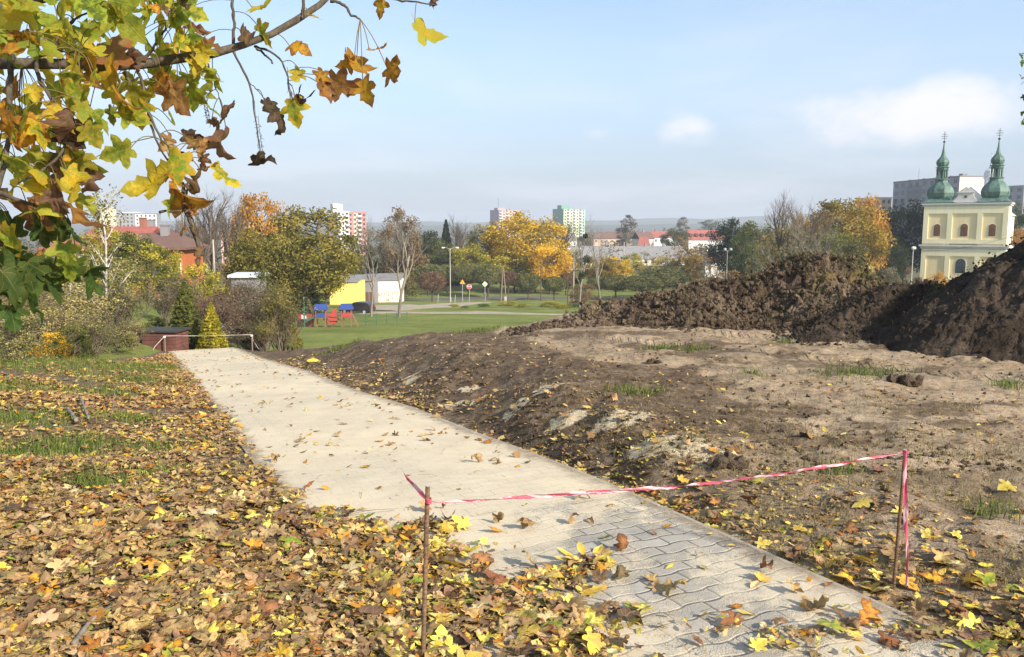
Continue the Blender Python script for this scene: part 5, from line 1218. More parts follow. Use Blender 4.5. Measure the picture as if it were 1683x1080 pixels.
for i_ in range(4):
    po, tips = bare(440 + i_, 5, .34, .017, .55, .09, (6, 5, 4, 3)); kit('bare%d' % i_, po, None, 'twig')
    po, tips = bare(450 + i_, 5, .40, .0105, .55, .09, (5, 4, 4, 3), first=.4); kit('pale%d' % i_, po, None, 'bark_grey')
    po, tips = bare(460 + i_, 3, .55, .006, .42, .12, (5, 4, 3), stems=16, first=.25, shrink=.55)
    r = np.random.default_rng(466 + i_); T_ = np.array([t for t, lv in tips if lv >= 2]); k = r.integers(len(T_), size=2600); C = T_[k] + r.normal(size=(2600, 3)) * .035
    kit('thicket%d' % i_, po, leaves(C, .5 * fbm(C[:, 0] * 5, C[:, 2] * 5, 2, 3) + .5 * r.random(2600) + .15, .022, r), 'twig')
    po, tips = bare(480 + i_, 4, .8, .0085, .60, .02, (22, 5, 3), first=.18, shrink=.26, wander=.05)
    r = np.random.default_rng(486 + i_); T_ = np.array([t for t, lv in tips if lv >= 2]); k = r.integers(len(T_), size=1900); C = T_[k] + r.normal(size=(1900, 3)) * [.022, .022, .03]
    kit('birch%d' % i_, po, leaves(C, r.random(1900), .020, r), 'bark_birch')
def tree(key, name, label, px, top, D, wpx, lf, cat='tree', bark_=None, group=None, rz=None, sink=0.0, base=None):
    tm, cm, wd, zt = KIT[key]
    x = float(at(px, top, D)[0]); z0 = float(h(x, D)) if base is None else base; z0 -= sink
    H = (float(at(px, top, D)[2]) - z0) / zt; W = wpx / FPX * D / wd
    t = thing(name, label, cat, (x, D, z0), (px * 1.7) % 6.28 if rz is None else rz, group)
    def part(nm, me, mt):
        o = link(nm, me, t); o.scale = (W, W, H)
        if mt is not None:
            o.material_slots[0].link = 'OBJECT'; o.material_slots[0].material = mt
    if tm is not None: part('trunk' if cat != 'shrub' else 'stems', tm, M[bark_] if bark_ else None)
    if cm is not None: part('crown' if cat != 'shrub' else 'foliage', cm, M['lf_' + lf])
    return t
T = tree
# ---- the hollow on the shed side
T('birch0', 'birch_tree', 'tallest birch, its thin white trunk rising past the rooftops near the shed', 163, 300, 27, 72, 'birch')
T('birch1', 'birch_tree', 'thin leaning birch sapling directly behind the hanging dark maple leaves', 104, 405, 25, 60, 'birch')
T('birch2', 'birch_tree', 'shortest birch sapling, at the frame edge behind the maple branch', 55, 430, 26, 60, 'birch')
T('bush0', 'shrub', 'leafy yellow green shrub beyond the litter, under the dangling dark maple leaves', 22, 512, 18.5, 95, 'birch', 'shrub')
T('bush1', 'shrub', 'low amber coloured shrub growing at the foot of the birches', 84, 545, 19.5, 62, 'gold', 'shrub')
T('thicket0', 'shrub', 'pale sparse thicket between the two taller birches', 130, 455, 23, 110, 'paleyellow', 'shrub')
T('thicket1', 'shrub', 'tall pale thicket between the tallest birch and the lawn slope', 196, 440, 27, 80, 'birch', 'shrub')
T('thicket2', 'shrub', 'grey green undergrowth right behind the red shed', 218, 520, 25, 62, 'birch', 'shrub')
T('thicket3', 'shrub', 'tangle of dry stems below the hanging maple branch', 60, 470, 30, 130, 'brown', 'shrub')
T('bush2', 'shrub', 'dark leafy shrub at the frame edge in the hollow', 5, 470, 34, 110, 'olivegreen', 'shrub')
T('sparse0', 'small_tree', 'small olive yellow tree with a thin dark trunk standing on the green slope', 238, 396, 44, 82, 'gilded')
T('spread0', 'tree', 'feathery green tree in front of the orange house', 226, 378, 52, 78, 'olivegreen')
T('round0', 'tree', 'golden olive tree beside the feathery green tree', 178, 365, 60, 80, 'yellowgreen')
T('bush3', 'shrub', 'dark rounded shrub below the orange house wall', 285, 452, 52, 62, 'dark', 'shrub')
T('bush0', 'shrub', 'brownish shrub under the small olive yellow tree', 250, 462, 56, 46, 'brown', 'shrub')
T('thicket0', 'shrub', 'yellowing bramble patch between the slope and the birches', 175, 500, 36, 90, 'paleyellow', 'shrub')
T('conifer0', 'thuja', 'dark green thuja with pale tips beside the far tape', 302, 462, 28.5, 62, 'olivegreen', 'conifer')
T('conifer1', 'cypress', 'small yellow tipped cypress in front of the reddish thicket', 346, 496, 27.5, 42, 'yellowgreen', 'conifer')
T('thicket1', 'shrub', 'reddish twiggy thicket behind the yellow tipped cypress', 372, 452, 36, 110, 'redtwig', 'shrub')
T('thicket2', 'shrub', 'grey brown thicket next to the dark olive tree', 415, 462, 32, 100, 'greytwig', 'shrub')
T('thicket3', 'shrub', 'low brown thicket at the end of the tape line', 405, 505, 30, 90, 'redtwig', 'shrub')
T('bush1', 'shrub', 'olive yellow shrub behind the thuja', 325, 430, 44, 86, 'yellowgreen', 'shrub')
T('thicket0', 'shrub', 'straggly olive shrub between thuja and orange house', 300, 440, 40, 60, 'birch', 'shrub')
T('thicket1', 'small_tree', 'dark olive many stemmed tree at the edge of the open lawn', 458, 440, 29, 84, 'olive')
T('bush2', 'shrub', 'green bush filling the gap behind the dark olive tree', 420, 440, 60, 80, 'olivegreen', 'shrub')
for (k, px, top, D, w_, lf, lb) in [
 ('thicket2', 88, 486, 21, 90, 'paleyellow', 'cream coloured thicket behind the amber shrub'), ('thicket3', 150, 505, 20.5, 76, 'birch', 'short olive scrub at the foot of the tallest birch'), ('bush1', 118, 532, 19.5, 60, 'olivegreen', 'low green shrub between the amber shrub and the birch trunk'),
 ('thicket0', 40, 452, 24, 100, 'birch', 'loose olive thicket under the dark maple leaves'), ('bush3', 190, 536, 22.5, 66, 'birch', 'low pale shrub next to the red shed'), ('thicket1', 160, 470, 31, 96, 'greytwig', 'grey thicket a little above the tallest birch base'),
 ('bush0', 128, 425, 40, 90, 'yellowgreen', 'yellowish bush halfway up behind the birches'), ('bush2', 70, 415, 46, 110, 'olive', 'olive bush below the dusty pink roof'), ('bush1', 198, 425, 48, 84, 'birch', 'pale green bush under the feathery green tree'), ('thicket3', 268, 470, 33, 60, 'greytwig', 'grey twiggy bush at the back of the thuja'),
 ('thicket2', 338, 470, 30, 76, 'redtwig', 'russet thicket filling in behind the yellow tipped cypress'), ('bush3', 388, 528, 29, 80, 'greytwig', 'low grey scrub directly behind the far tape'), ('thicket0', 436, 520, 27.5, 60, 'olive', 'low olive scrub at the foot of the dark olive tree'), ('thicket3', 425, 470, 36, 70, 'redtwig', 'brown thicket between the tape and the dark olive tree'),
 ('bush2', 345, 455, 50, 90, 'olivegreen', 'green bush showing above the russet thicket'), ('thicket1', 12, 470, 21, 80, 'brown', 'brown thicket at the frame edge beside the leafy yellow green shrub'), ('bush0', 470, 505, 31, 46, 'olive', 'dark skirt of scrub where the lawn begins'), ('bush1', 255, 520, 30, 40, 'olivegreen', 'small green bush above the shed roof')]:
    T(k, 'shrub', lb, px, top, D, w_, lf, 'shrub')
T('thicket2', 'shrub', 'brownish thicket partly hiding the low dark shed', 402, 450, 58, 84, 'greytwig', 'shrub')
# ---- trees around the playground and garages
T('bare0', 'bare_tree', 'grey leafless tree just behind the orange house roof', 280, 342, 100, 80, None)
T('bare1', 'bare_tree', 'tallest leafless tree, between the orange house and the amber tree', 345, 298, 92, 84, None)
T('bare2', 'bare_tree', 'leafless tree with a fan of upright limbs beside the tallest bare one', 383, 306, 96, 78, None)
T('bare3', 'bare_tree', 'dark low forked leafless tree near the orange house corner', 318, 340, 84, 70, None)
T('spread1', 'tree', 'amber tree thinning at the top, next to the bare trees', 428, 312, 108, 92, 'orange')
T('sparse1', 'tree', 'brown nearly leafless tree peeping over the big olive tree', 480, 335, 112, 80, 'brown')
T('round1', 'tree', 'yellow olive tree between the bare trees and the big olive tree', 430, 372, 76, 100, 'olive')
T('spread2', 'tree', 'big spreading olive tree overhanging the playground and yellow wall', 508, 336, 80, 150, 'olive')
T('round2', 'tree', 'round yellow olive tree at the outer side of the big olive crown', 530, 385, 92, 72, 'yellowgreen')
T('bush3', 'shrub', 'dark shrub behind the playground', 495, 470, 84, 60, 'dark', 'shrub')
T('pale0', 'bare_tree', 'pale barked leafless tree standing beside the dark car', 606, 338, 90, 84, None)
T('pale1', 'bare_tree', 'pale forked leafless tree in front of the white garage', 652, 332, 88, 96, None)
T('oval0', 'tree', 'brown leaved tall tree behind the pale forked tree', 660, 336, 160, 66, 'brown')
T('sparse2', 'tree', 'reddish brown thin tree behind the garage roofs', 600, 372, 164, 70, 'brown')
T('bush0', 'tree', 'olive thicket of trees behind the white garage', 640, 412, 170, 90, 'olivegreen')
# ---- the park beyond the road
for (k, px, top, D, w_, lf, lb) in [
 ('round3', 705, 376, 205, 62, 'dark', 'dark evergreen mass behind the reddish clipped tree'), ('conifer0', 733, 360, 215, 34, 'dark', 'dark pointed conifer rising above the evergreen mass'), ('round0', 728, 392, 200, 48, 'olivegreen', 'olive tree in front of the dark conifer'),
 ('oval1', 690, 385, 230, 50, 'green', 'green tree just beyond the brown leaved tall tree'), ('oval2', 797, 362, 200, 56, 'olive', 'egg shaped olive brown tree next to the biggest yellow tree'), ('round1', 772, 398, 190, 60, 'yellowgreen', 'mottled yellow tree behind the warning sign'),
 ('oval3', 822, 375, 205, 36, 'gold', 'narrow amber tree between the egg shaped and the biggest yellow tree'), ('spread3', 865, 343, 195, 122, 'yellow', 'biggest bright yellow tree, in the middle of the park'), ('round2', 905, 396, 182, 70, 'gold', 'lower golden tree leaning out from the biggest yellow tree'), ('round3', 848, 408, 188, 80, 'gilded', 'green and yellow tree under the biggest yellow crown'),
 ('bare0', 757, 346, 240, 64, None, 'pale leafless tree beyond the dark conifer'), ('bare1', 922, 350, 210, 52, None, 'fine twigged leafless tree behind the golden tree')]:
    T(k, 'tree' if lf else 'bare_tree', lb, px, top, D, w_, lf)
for (px, top, D, w_, lf, lb) in [
 (710, 446, 152, 44, 'redtwig', 'reddish brown clipped ball tree nearest the gravel track'), (703, 432, 178, 54, 'willow', 'wide clipped tree behind the reddish ball tree'), (735, 433, 186, 46, 'willow', 'clipped dark tree behind the double headed street lamp'),
 (770, 432, 176, 52, 'willow', 'clipped ball tree behind the stop sign'), (802, 433, 170, 46, 'willow', 'large clipped ball tree behind the walking person'), (835, 445, 180, 30, 'redtwig', 'small brownish clipped tree behind the leaning wooden pole'), (850, 452, 184, 28, 'willow', 'small dark clipped tree partly behind a lighter ball'), (868, 448, 158, 37, 'willow', 'lone pale green clipped ball tree with a thin trunk on the grass'),
 (880, 440, 190, 38, 'redtwig', 'rusty clipped tree below the golden tree'), (911, 453, 160, 38, 'willow', 'clipped ball tree between dark pole and dead tree'), (930, 448, 182, 34, 'redtwig', 'brown clipped tree just before the dead tree'), (1012, 451, 165, 50, 'willow', 'clipped ball tree right of the slender leaning tree'),
 (1056, 452, 160, 62, 'willow', 'low broad clipped tree behind the soil ridge'), (1090, 440, 168, 74, 'willow', 'widest clipped dome above the soil ridge'), (985, 455, 176, 40, 'willow', 'clipped tree seen through the slender leaning tree')]:
    T('ball%d' % (int(px) % 2), 'ball_tree', lb, px, top, D, w_, lf, 'tree', group='clipped ball trees along the park path')
# ---- dead trees with mistletoe
dt = T('pale2', 'dead_tree', 'dead tree carrying dark mistletoe balls at the end of the soil ridge', 955, 338, 108, 62, None)
mist = MB()
for i_, (px, py, s_) in enumerate([(962, 388, 5), (964, 426, 8), (957, 452, 8), (950, 462, 7)]):
    p = at(px, py, 108); r = np.random.default_rng(i_); n = 500; d = r.normal(size=(n, 3)); d /= np.linalg.norm(d, axis=1)[:, None]
    v, f, tn = leaves(d * (s_ / FPX * 108) * r.random((n, 1)) ** .4 * .85, r.random(n), .16, r)
    o = link('mistletoe', mesh_np('mistletoe', v, [f], M['lf_dark'], {'tone': ('FLOAT', tn)}), loc=p); tag(o, ['topmost small mistletoe ball high in the dead tree', 'dense round mistletoe ball halfway up the dead tree', 'loose mistletoe clump low in the dead tree', 'lowest ragged mistletoe clump, close to the dead trunk'][i_], 'mistletoe', 'mistletoe in the dead tree')
T('pale3', 'bare_tree', 'slender leaning leafless tree next to the mistletoe tree', 990, 338, 112, 64, None)
# ---- beyond the ridge, towards the church
for (k, px, top, D, w_, lf, lb) in [
 ('round0', 1012, 420, 205, 50, 'yellow', 'pale yellow tree behind the slender leaning tree'), ('oval1', 1037, 414, 210, 40, 'gilded', 'upright yellow green tree before the long grey roof'), ('sparse0', 1066, 412, 214, 46, 'greytwig', 'greyish thin tree below the long grey roof'), ('round2', 1093, 418, 208, 40, 'paleyellow', 'cream yellow tree above the widest clipped dome'),
 ('poplar0', 1118, 411, 204, 26, 'yellow', 'narrow yellow tree, taller of a pair near the soil ridge'), ('oval3', 1141, 416, 204, 30, 'yellow', 'narrow yellow tree, shorter of a pair near the soil ridge'), ('sparse3', 1128, 388, 260, 50, 'rust', 'rusty thinning tree in front of the red roof terrace'), ('poplar1', 1035, 352, 460, 22, 'greytwig', 'tall grey poplar standing among distant roofs'),
 ('poplar0', 1024, 362, 470, 18, 'greytwig', 'shorter grey poplar leaning on the tall one'), ('poplar1', 1122, 356, 640, 20, 'greytwig', 'distant poplar with bare top near the horizon'), ('round1', 1110, 373, 420, 42, 'green', 'distant round green tree before the red terrace'), ('oval0', 1170, 360, 760, 44, 'green', 'distant green clump on the horizon above the red terrace'),
 ('bare2', 1170, 392, 250, 40, None, 'dark leafless tree before the red terrace'), ('round3', 1200, 355, 195, 60, 'dark', 'tall dark green tree beside the pair of park lamps'), ('spread0', 1245, 360, 188, 68, 'olivegreen', 'olive green tree between the dark tree and bare branches'), ('bare3', 1292, 305, 120, 84, None, 'leafless tree with upswept branches rising behind the clods'),
 ('bare1', 1325, 318, 128, 70, None, 'second leafless tree, closer to the golden olive tree'), ('sparse1', 1265, 372, 125, 60, 'greytwig', 'thin grey shrubby tree right behind the soil ridge'), ('round0', 1318, 348, 150, 42, 'gold', 'small amber tree seen through bare branches'), ('oval2', 1348, 342, 155, 36, 'rust', 'dark red tree seen through bare branches'),
 ('spread1', 1392, 322, 150, 118, 'goldolive', 'broad golden olive tree filling the gap before the huge grey block'), ('round3', 1422, 316, 158, 72, 'orange', 'orange tinged tree rising behind the broad golden olive one'), ('round2', 1378, 368, 138, 84, 'olivegreen', 'olive tree below the broad golden olive crown'), ('round1', 1492, 324, 182, 92, 'dark', 'big dark green tree against the church wall'), ('round3', 1462, 384, 172, 62, 'dark', 'lower dark tree between golden olive tree and church'),
 ('round0', 1676, 328, 205, 52, 'green', 'green tree behind the church at the frame edge'), ('oval1', 1668, 372, 190, 36, 'rust', 'reddish tree behind the church side roof'), ('sparse2', 1300, 365, 118, 80, 'birch', 'pale yellowish brush behind the tallest heap')]:
    T(k, 'tree' if lf else 'bare_tree', lb, px, top, D, w_, lf)
T('pale1', 'bare_branches', 'silvery dead brushwood poking up behind the tallest heap', 1358, 345, 42, 92, None, 'tree')
T('pale0', 'bare_branches', 'pale slanting dead sapling behind the soil ridge', 1305, 330, 46, 84, None, 'tree')
for (k, px, top, D, w_, lf, lb) in [('bush0', 1422, 432, 128, 50, 'paleyellow', 'straw coloured hedge bush behind the gap between heaps'), ('bush1', 1462, 438, 126, 46, 'greytwig', 'grey brown hedge bush below the dark trees'), ('bush2', 1500, 437, 130, 36, 'redtwig', 'brownish hedge bush at the foot of the church lamp'), ('bush3', 1540, 444, 118, 36, 'orange', 'orange tinged bush before the church base'), ('bush1', 1200, 443, 150, 70, 'rust', 'rusty hedge behind the ridge below the park lamps'), ('bush2', 1258, 440, 140, 60, 'greytwig', 'grey brush behind the ridge beside the rusty hedge'),
   ('bush0', 960, 463, 124, 44, 'brown', 'low brown scrub around the dead tree')]:
    T(k, 'shrub', lb, px, top, D, w_, lf, 'shrub')
for (k, px, top, D, w_, lf, lb) in [('round0', 1288, 366, 140, 70, 'goldolive', 'golden olive tree low behind the upswept bare tree'), ('round2', 1342, 372, 132, 76, 'olivegreen', 'olive tree between the amber sapling and the broad golden crown'), ('sparse3', 1262, 388, 132, 64, 'olive', 'thin olive tree over the end of the soil ridge'), ('oval0', 1222, 380, 178, 48, 'green', 'green tree filling in behind the park lamps'),
   ('round1', 985, 418, 200, 52, 'goldolive', 'golden olive tree behind the two dead trees'), ('sparse0', 1055, 425, 190, 52, 'paleyellow', 'cream thin tree above the low broad clipped one'), ('sparse2', 1160, 420, 190, 50, 'rust', 'russet thin tree beside the narrow yellow pair'), ('oval2', 935, 405, 190, 44, 'olive', 'olive tree behind the dead tree base'), ('round3', 470, 372, 96, 90, 'olive', 'olive crown bridging the amber tree and the big olive tree'), ('sparse1', 366, 350, 102, 70, 'brown', 'brownish thin tree between the tallest leafless ones'),
   ('oval3', 592, 395, 162, 46, 'olivegreen', 'olive tree behind the yellow garage roof'), ('round1', 268, 402, 60, 56, 'yellowgreen', 'yellow green bushy tree half covering the orange wall'), ('oval1', 400, 362, 104, 62, 'goldolive', 'tawny tree at the foot of the amber tree')]:
    T(k, 'tree', lb, px, top, D, w_, lf)
# leafy weeds on the lawn
for (px, py, w_, hh) in [(835, 503, 30, 9), (860, 505, 20, 7), (905, 504, 36, 9), (925, 507, 26, 8), (795, 505, 20, 6), (745, 504, 18, 5), (765, 507, 14, 5), (945, 505, 30, 7)]:
    g = G(px, py); D = g[1]; t = T('bush%d' % (px % 4), 'weeds', None, px, py - hh, D, w_, 'yellowgreen' if px % 3 else 'grass'); 
    t['label'] = {835: 'tall nettle clump on the grass below the lone ball tree', 860: 'smaller weed clump next to the nettle clump', 905: 'widest weed clump, on the grass before the dead tree', 925: 'yellowish weed clump at the end of the widest one', 795: 'weed tuft near the bend of the gravel track', 745: 'low weed tuft inside the track junction', 765: 'tiny weed tuft by the track edge', 945: 'weed clump reaching the soil ridge'}[px]; t['category'] = 'weeds'; t['group'] = 'weed clumps on the lawn'
# ---- far-off woods and gardens that read as one mass
r = np.random.default_rng(99); Vs, Fs, Ts, n = [], [], [], 0
spots = []
for _ in range(520):
    D = 260 * (10 ** r.uniform(0, 1.0)); px = r.uniform(-30, 1720)
    spots.append((px, D, r.uniform(5, 10) * (1 if D < 900 else 1.5), r.uniform(3, 6)))
for px, D, H_, W_ in spots:
    x = (px - 841.5) / FPX * D; z = float(h(x, D)); m = 110 if D < 700 else 70
    d = r.normal(size=(m, 3)); d /= np.linalg.norm(d, axis=1)[:, None]; C = d * r.random((m, 1)) ** .4 * [W_, W_, H_ * .55] + [x, D, z + H_ * .5]
    v, f, t_ = leaves(C, np.clip(r.uniform(.1, .9) + .2 * r.normal(size=m), 0, 1), max(1.0, D / 330), r)
    Vs.append(v); Fs.append(f + n); Ts.append(t_); n += len(v)
M['lf_far'] = leaf_mat('leaves_far', [(.03, .04, .015), (.07, .075, .022), (.12, .10, .03), (.20, .14, .04)])
tag(link('far_woods', mesh_np('far_woods', np.concatenate(Vs), [np.concatenate(Fs)], M['lf_far'], {'tone': ('FLOAT', np.concatenate(Ts))})), kind='stuff')
# ------------------------------------------------------------------ buildings
def render_mat(name, c, panel=0.0, var=.10, rough=.85):
    """painted wall with weather stains running down; optional faint panel joints"""
    q = NB(name); o = q.obj(); mp = q.new('ShaderNodeMapping'); mp.inputs['Scale'].default_value = (1, 1, .18); q.L.new(o, mp.inputs[0])
    n = q.noise(mp.outputs[0], .8, 6, .65); n2 = q.noise(o, 5, 4, .6)
    f = q.m_('ADD', q.m_('MULTIPLY', n, .7), q.m_('MULTIPLY', n2, .3))
    cc = q.ramp(f, [(.3, tuple(v * (1 - 1.6 * var) for v in c)), (.7, tuple(min(.9, v * (1 + var)) for v in c))])
    q.col(cc).rough(rough, .2); return q.m
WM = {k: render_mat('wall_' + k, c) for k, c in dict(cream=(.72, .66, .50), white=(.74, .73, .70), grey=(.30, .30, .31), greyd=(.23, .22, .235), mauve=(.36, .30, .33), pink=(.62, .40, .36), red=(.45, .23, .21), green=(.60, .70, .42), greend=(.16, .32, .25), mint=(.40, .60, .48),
      peach=(.62, .45, .32), yellow=(.76, .58, .17), orange=(.50, .155, .065), church=(.90, .78, .53), churchp=(.84, .69, .41), trim=(.62, .60, .56), white2=(.76, .74, .68), brick=(.30, .13, .09)).items()}
WM['window'] = plain('window_glass', (.06, .07, .085), .15, .3, 2, spec=.6)
WM['frame'] = plain('window_frame', (.70, .70, .68), .5, .06, 4)
WM['roofbrown'] = plain('brown_roof', (.16, .095, .075), .8, .2, 3, bump=.3)
WM['roofred'] = plain('red_roof', (.34, .11, .085), .8, .22, 2, bump=.3)
WM['roofgrey'] = plain('grey_roof', (.23, .225, .22), .85, .22, 1.2, bump=.3)
WM['roofwhite'] = plain('sheet_roof', (.62, .64, .66), .4, .08, 1.5, spec=.5)
WM['copper'] = None
q = NB('copper_patina'); o_ = q.obj(); mp = q.new('ShaderNodeMapping'); mp.inputs['Scale'].default_value = (1, 1, .3); q.L.new(o_, mp.inputs[0]); n_ = q.noise(mp.outputs[0], 1.6, 7, .7)
q.col(q.ramp(n_, [(.30, (.03, .045, .036)), (.46, (.065, .125, .098)), (.62, (.115, .21, .165)), (.8, (.19, .31, .25))])).rough(.6, .4); WM['copper'] = q.m
WM['iron'] = plain('dark_iron', (.05, .045, .042), .6, .2, 8)
WM['shutter'] = plain('brown_shutter', (.20, .085, .045), .7, .15, 6)
WM['door'] = plain('brown_door', (.14, .075, .055), .7, .2, 4)
def block(name, label, px, D, top, w_, d_, rot, floors, cf, cs, fm, sm, top_m='grey', bal=None, extra=None, cat='apartment block', maxwin=96, base=None, win=(.42, .5), stripe=None):
    x = (px - 841.5) / FPX * D; z0 = (float(h(x, D)) if base is None else base) - 1.0; H = float(at(px, top, D)[2]) - z0
    t = thing(name, label, cat, (x, D, z0), rot)
    b = MB(); b.box((w_ / 2, d_ / 2, H / 2), (w_, d_, H)); wl = b.build('wall', WM[fm], t)
    me = wl.data; me.materials.append(WM[sm]); me.materials.append(WM['roofgrey'])
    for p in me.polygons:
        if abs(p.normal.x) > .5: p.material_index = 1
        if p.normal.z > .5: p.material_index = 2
    pb = MB(); pb.box((w_ / 2, d_ / 2, H + .3), (w_ + .3, d_ + .3, .6)); pb.build('parapet', WM[top_m], t)
    fh = H / floors
    wm = MB(); ww = w_ / max(cf, 1) * win[0]; wm.box((0, 0, 0), (ww, .14, fh * win[1])); wme = wm.mesh('window', WM['window']); nwin = 0
    def put(me_, loc, rz=0):
        o = link('window', me_, t, loc); o.rotation_euler = (0, 0, rz); return o
    for k in range(floors - 1, -1, -1):
        for c in range(cf):
            if nwin >= maxwin: break
            if bal and c in bal: continue
            put(wme, ((c + .5) * w_ / cf, -.03, (k + .55) * fh)); nwin += 1
    if cs:
        ww = d_ / cs * win[0]; wm = MB(); wm.box((0, 0, 0), (ww, .14, fh * win[1])); wme2 = wm.mesh('window', WM['window'])
        for k in range(floors - 1, -1, -1):
            for c in range(cs):
                if nwin >= maxwin: break
                put(wme2, (-.03, (c + .5) * d_ / cs, (k + .55) * fh), R_(90)); nwin += 1
    if bal:
        bw = w_ / cf; bb = MB(); bb.box((0, -.7, -fh * .22), (bw * .86, 1.4, fh * .42)); bme = bb.mesh('balcony', WM[extra or 'white']); nb = 0
        gm = MB(); gm.box((0, -.03, fh * .2), (bw * .7, .14, fh * .5)); gme = gm.mesh('window', WM['window'])
        for k in range(floors - 1, -1, -1):
            for c in bal:
                if nb >= 48: break
                link('balcony', bme, t, ((c + .5) * w_ / cf, 0, (k + .5) * fh)); put(gme, ((c + .5) * w_ / cf, 0, (k + .5) * fh)); nb += 1
    if stripe:
        for (x0, x1, mt) in stripe:
            s_ = MB(); s_.box(((x0 + x1) / 2 * w_, -.02, H / 2), ((x1 - x0) * w_, .06, H - .1)); s_.build('painted_panel', WM[mt], t)
    return t, H
t, H = block('apartment_block', 'green and pale yellow tower block with balconies on the horizon', 925.5, 955, 344, 31, 24, R_(30), 11, 7, 0, 'green', 'greend', 'greend', bal=(1, 3, 5), extra='white', stripe=[(.86, 1.0, 'mint')])  # dark green side walls put that face's shade into the colour
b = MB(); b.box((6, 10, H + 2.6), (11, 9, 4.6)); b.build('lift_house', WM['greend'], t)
t, H = block('apartment_block', 'pink tower block with a shaded side toned mauve, partly hidden behind the biggest yellow tree', 820, 930, 346, 28, 20, R_(32), 11, 6, 0, 'pink', 'mauve', 'mauve', bal=(0, 2, 4), extra='white')  # side mauve is the shaded tone of the wall, put into its colour
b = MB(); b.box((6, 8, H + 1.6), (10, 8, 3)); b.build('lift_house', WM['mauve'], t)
b = MB(); b.tube([(4, 8, H), (4, 8, H + 14)], .18, 5); b.build('mast', WM['iron'], t)
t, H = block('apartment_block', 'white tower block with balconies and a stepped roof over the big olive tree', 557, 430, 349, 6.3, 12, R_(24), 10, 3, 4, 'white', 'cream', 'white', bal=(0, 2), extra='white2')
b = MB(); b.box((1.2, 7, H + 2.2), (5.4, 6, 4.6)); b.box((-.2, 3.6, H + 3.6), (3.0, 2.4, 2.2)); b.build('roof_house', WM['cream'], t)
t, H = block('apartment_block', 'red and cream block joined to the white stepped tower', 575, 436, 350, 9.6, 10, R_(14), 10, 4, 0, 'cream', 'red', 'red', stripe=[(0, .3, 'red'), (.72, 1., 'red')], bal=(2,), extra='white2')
t, H = block('apartment_block', 'huge grey panel block with a blank cream end wall behind the church', 1566, 335, 291, 13.6, 45, R_(8), 11, 0, 9, 'cream', 'grey', 'greyd')  # grey panels of the long side also carry its shade in their colour
for (y0, y1, k0, k1, mt) in [(1, 8, 0, 1, 'mauve'), (8, 17, .55, .92, 'mauve'), (24, 35, .78, .95, 'greyd'), (35, 44.5, 0, .8, 'greyd')]:
    s_ = MB(); s_.box((-.012, (y0 + y1) / 2, H * (k0 + k1) / 2), (.05, y1 - y0, H * (k1 - k0) - .3)); s_.build('painted_panel', WM[mt], t)
b = MB(); b.box((6, 6, H + .9), (2.2, 2.2, 1.8)); b.build('vent_house', WM['greyd'], t)
for q_ in (12, 21, 30, 40): b = MB(); b.box((6, q_, H + .6), (2.4, 2.0, 1.4)); b.build('vent_house', WM['grey'], t)
b = MB(); b.tube([(5, 34, H), (5, 34, H + 6)], .06, 5); b.build('mast', WM['iron'], t)
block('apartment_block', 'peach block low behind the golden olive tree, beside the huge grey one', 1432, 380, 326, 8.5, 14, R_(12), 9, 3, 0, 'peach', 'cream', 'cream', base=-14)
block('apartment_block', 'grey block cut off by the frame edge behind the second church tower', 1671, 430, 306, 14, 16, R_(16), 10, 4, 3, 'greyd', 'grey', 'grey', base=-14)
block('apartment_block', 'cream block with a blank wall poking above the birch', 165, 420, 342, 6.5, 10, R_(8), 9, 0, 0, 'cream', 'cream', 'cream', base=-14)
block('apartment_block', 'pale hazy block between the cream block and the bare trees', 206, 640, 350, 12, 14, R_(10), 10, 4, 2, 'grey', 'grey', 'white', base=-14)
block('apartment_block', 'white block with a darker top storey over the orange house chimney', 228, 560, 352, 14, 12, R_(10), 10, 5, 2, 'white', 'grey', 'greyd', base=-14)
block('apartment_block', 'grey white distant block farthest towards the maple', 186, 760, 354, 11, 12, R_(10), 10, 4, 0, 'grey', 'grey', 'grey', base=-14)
block('apartment_block', 'pinkish block glimpsed through the tall bare trees', 366, 250, 384, 14, 10, R_(8), 5, 5, 0, 'pink', 'pink', 'roofred', base=-9)
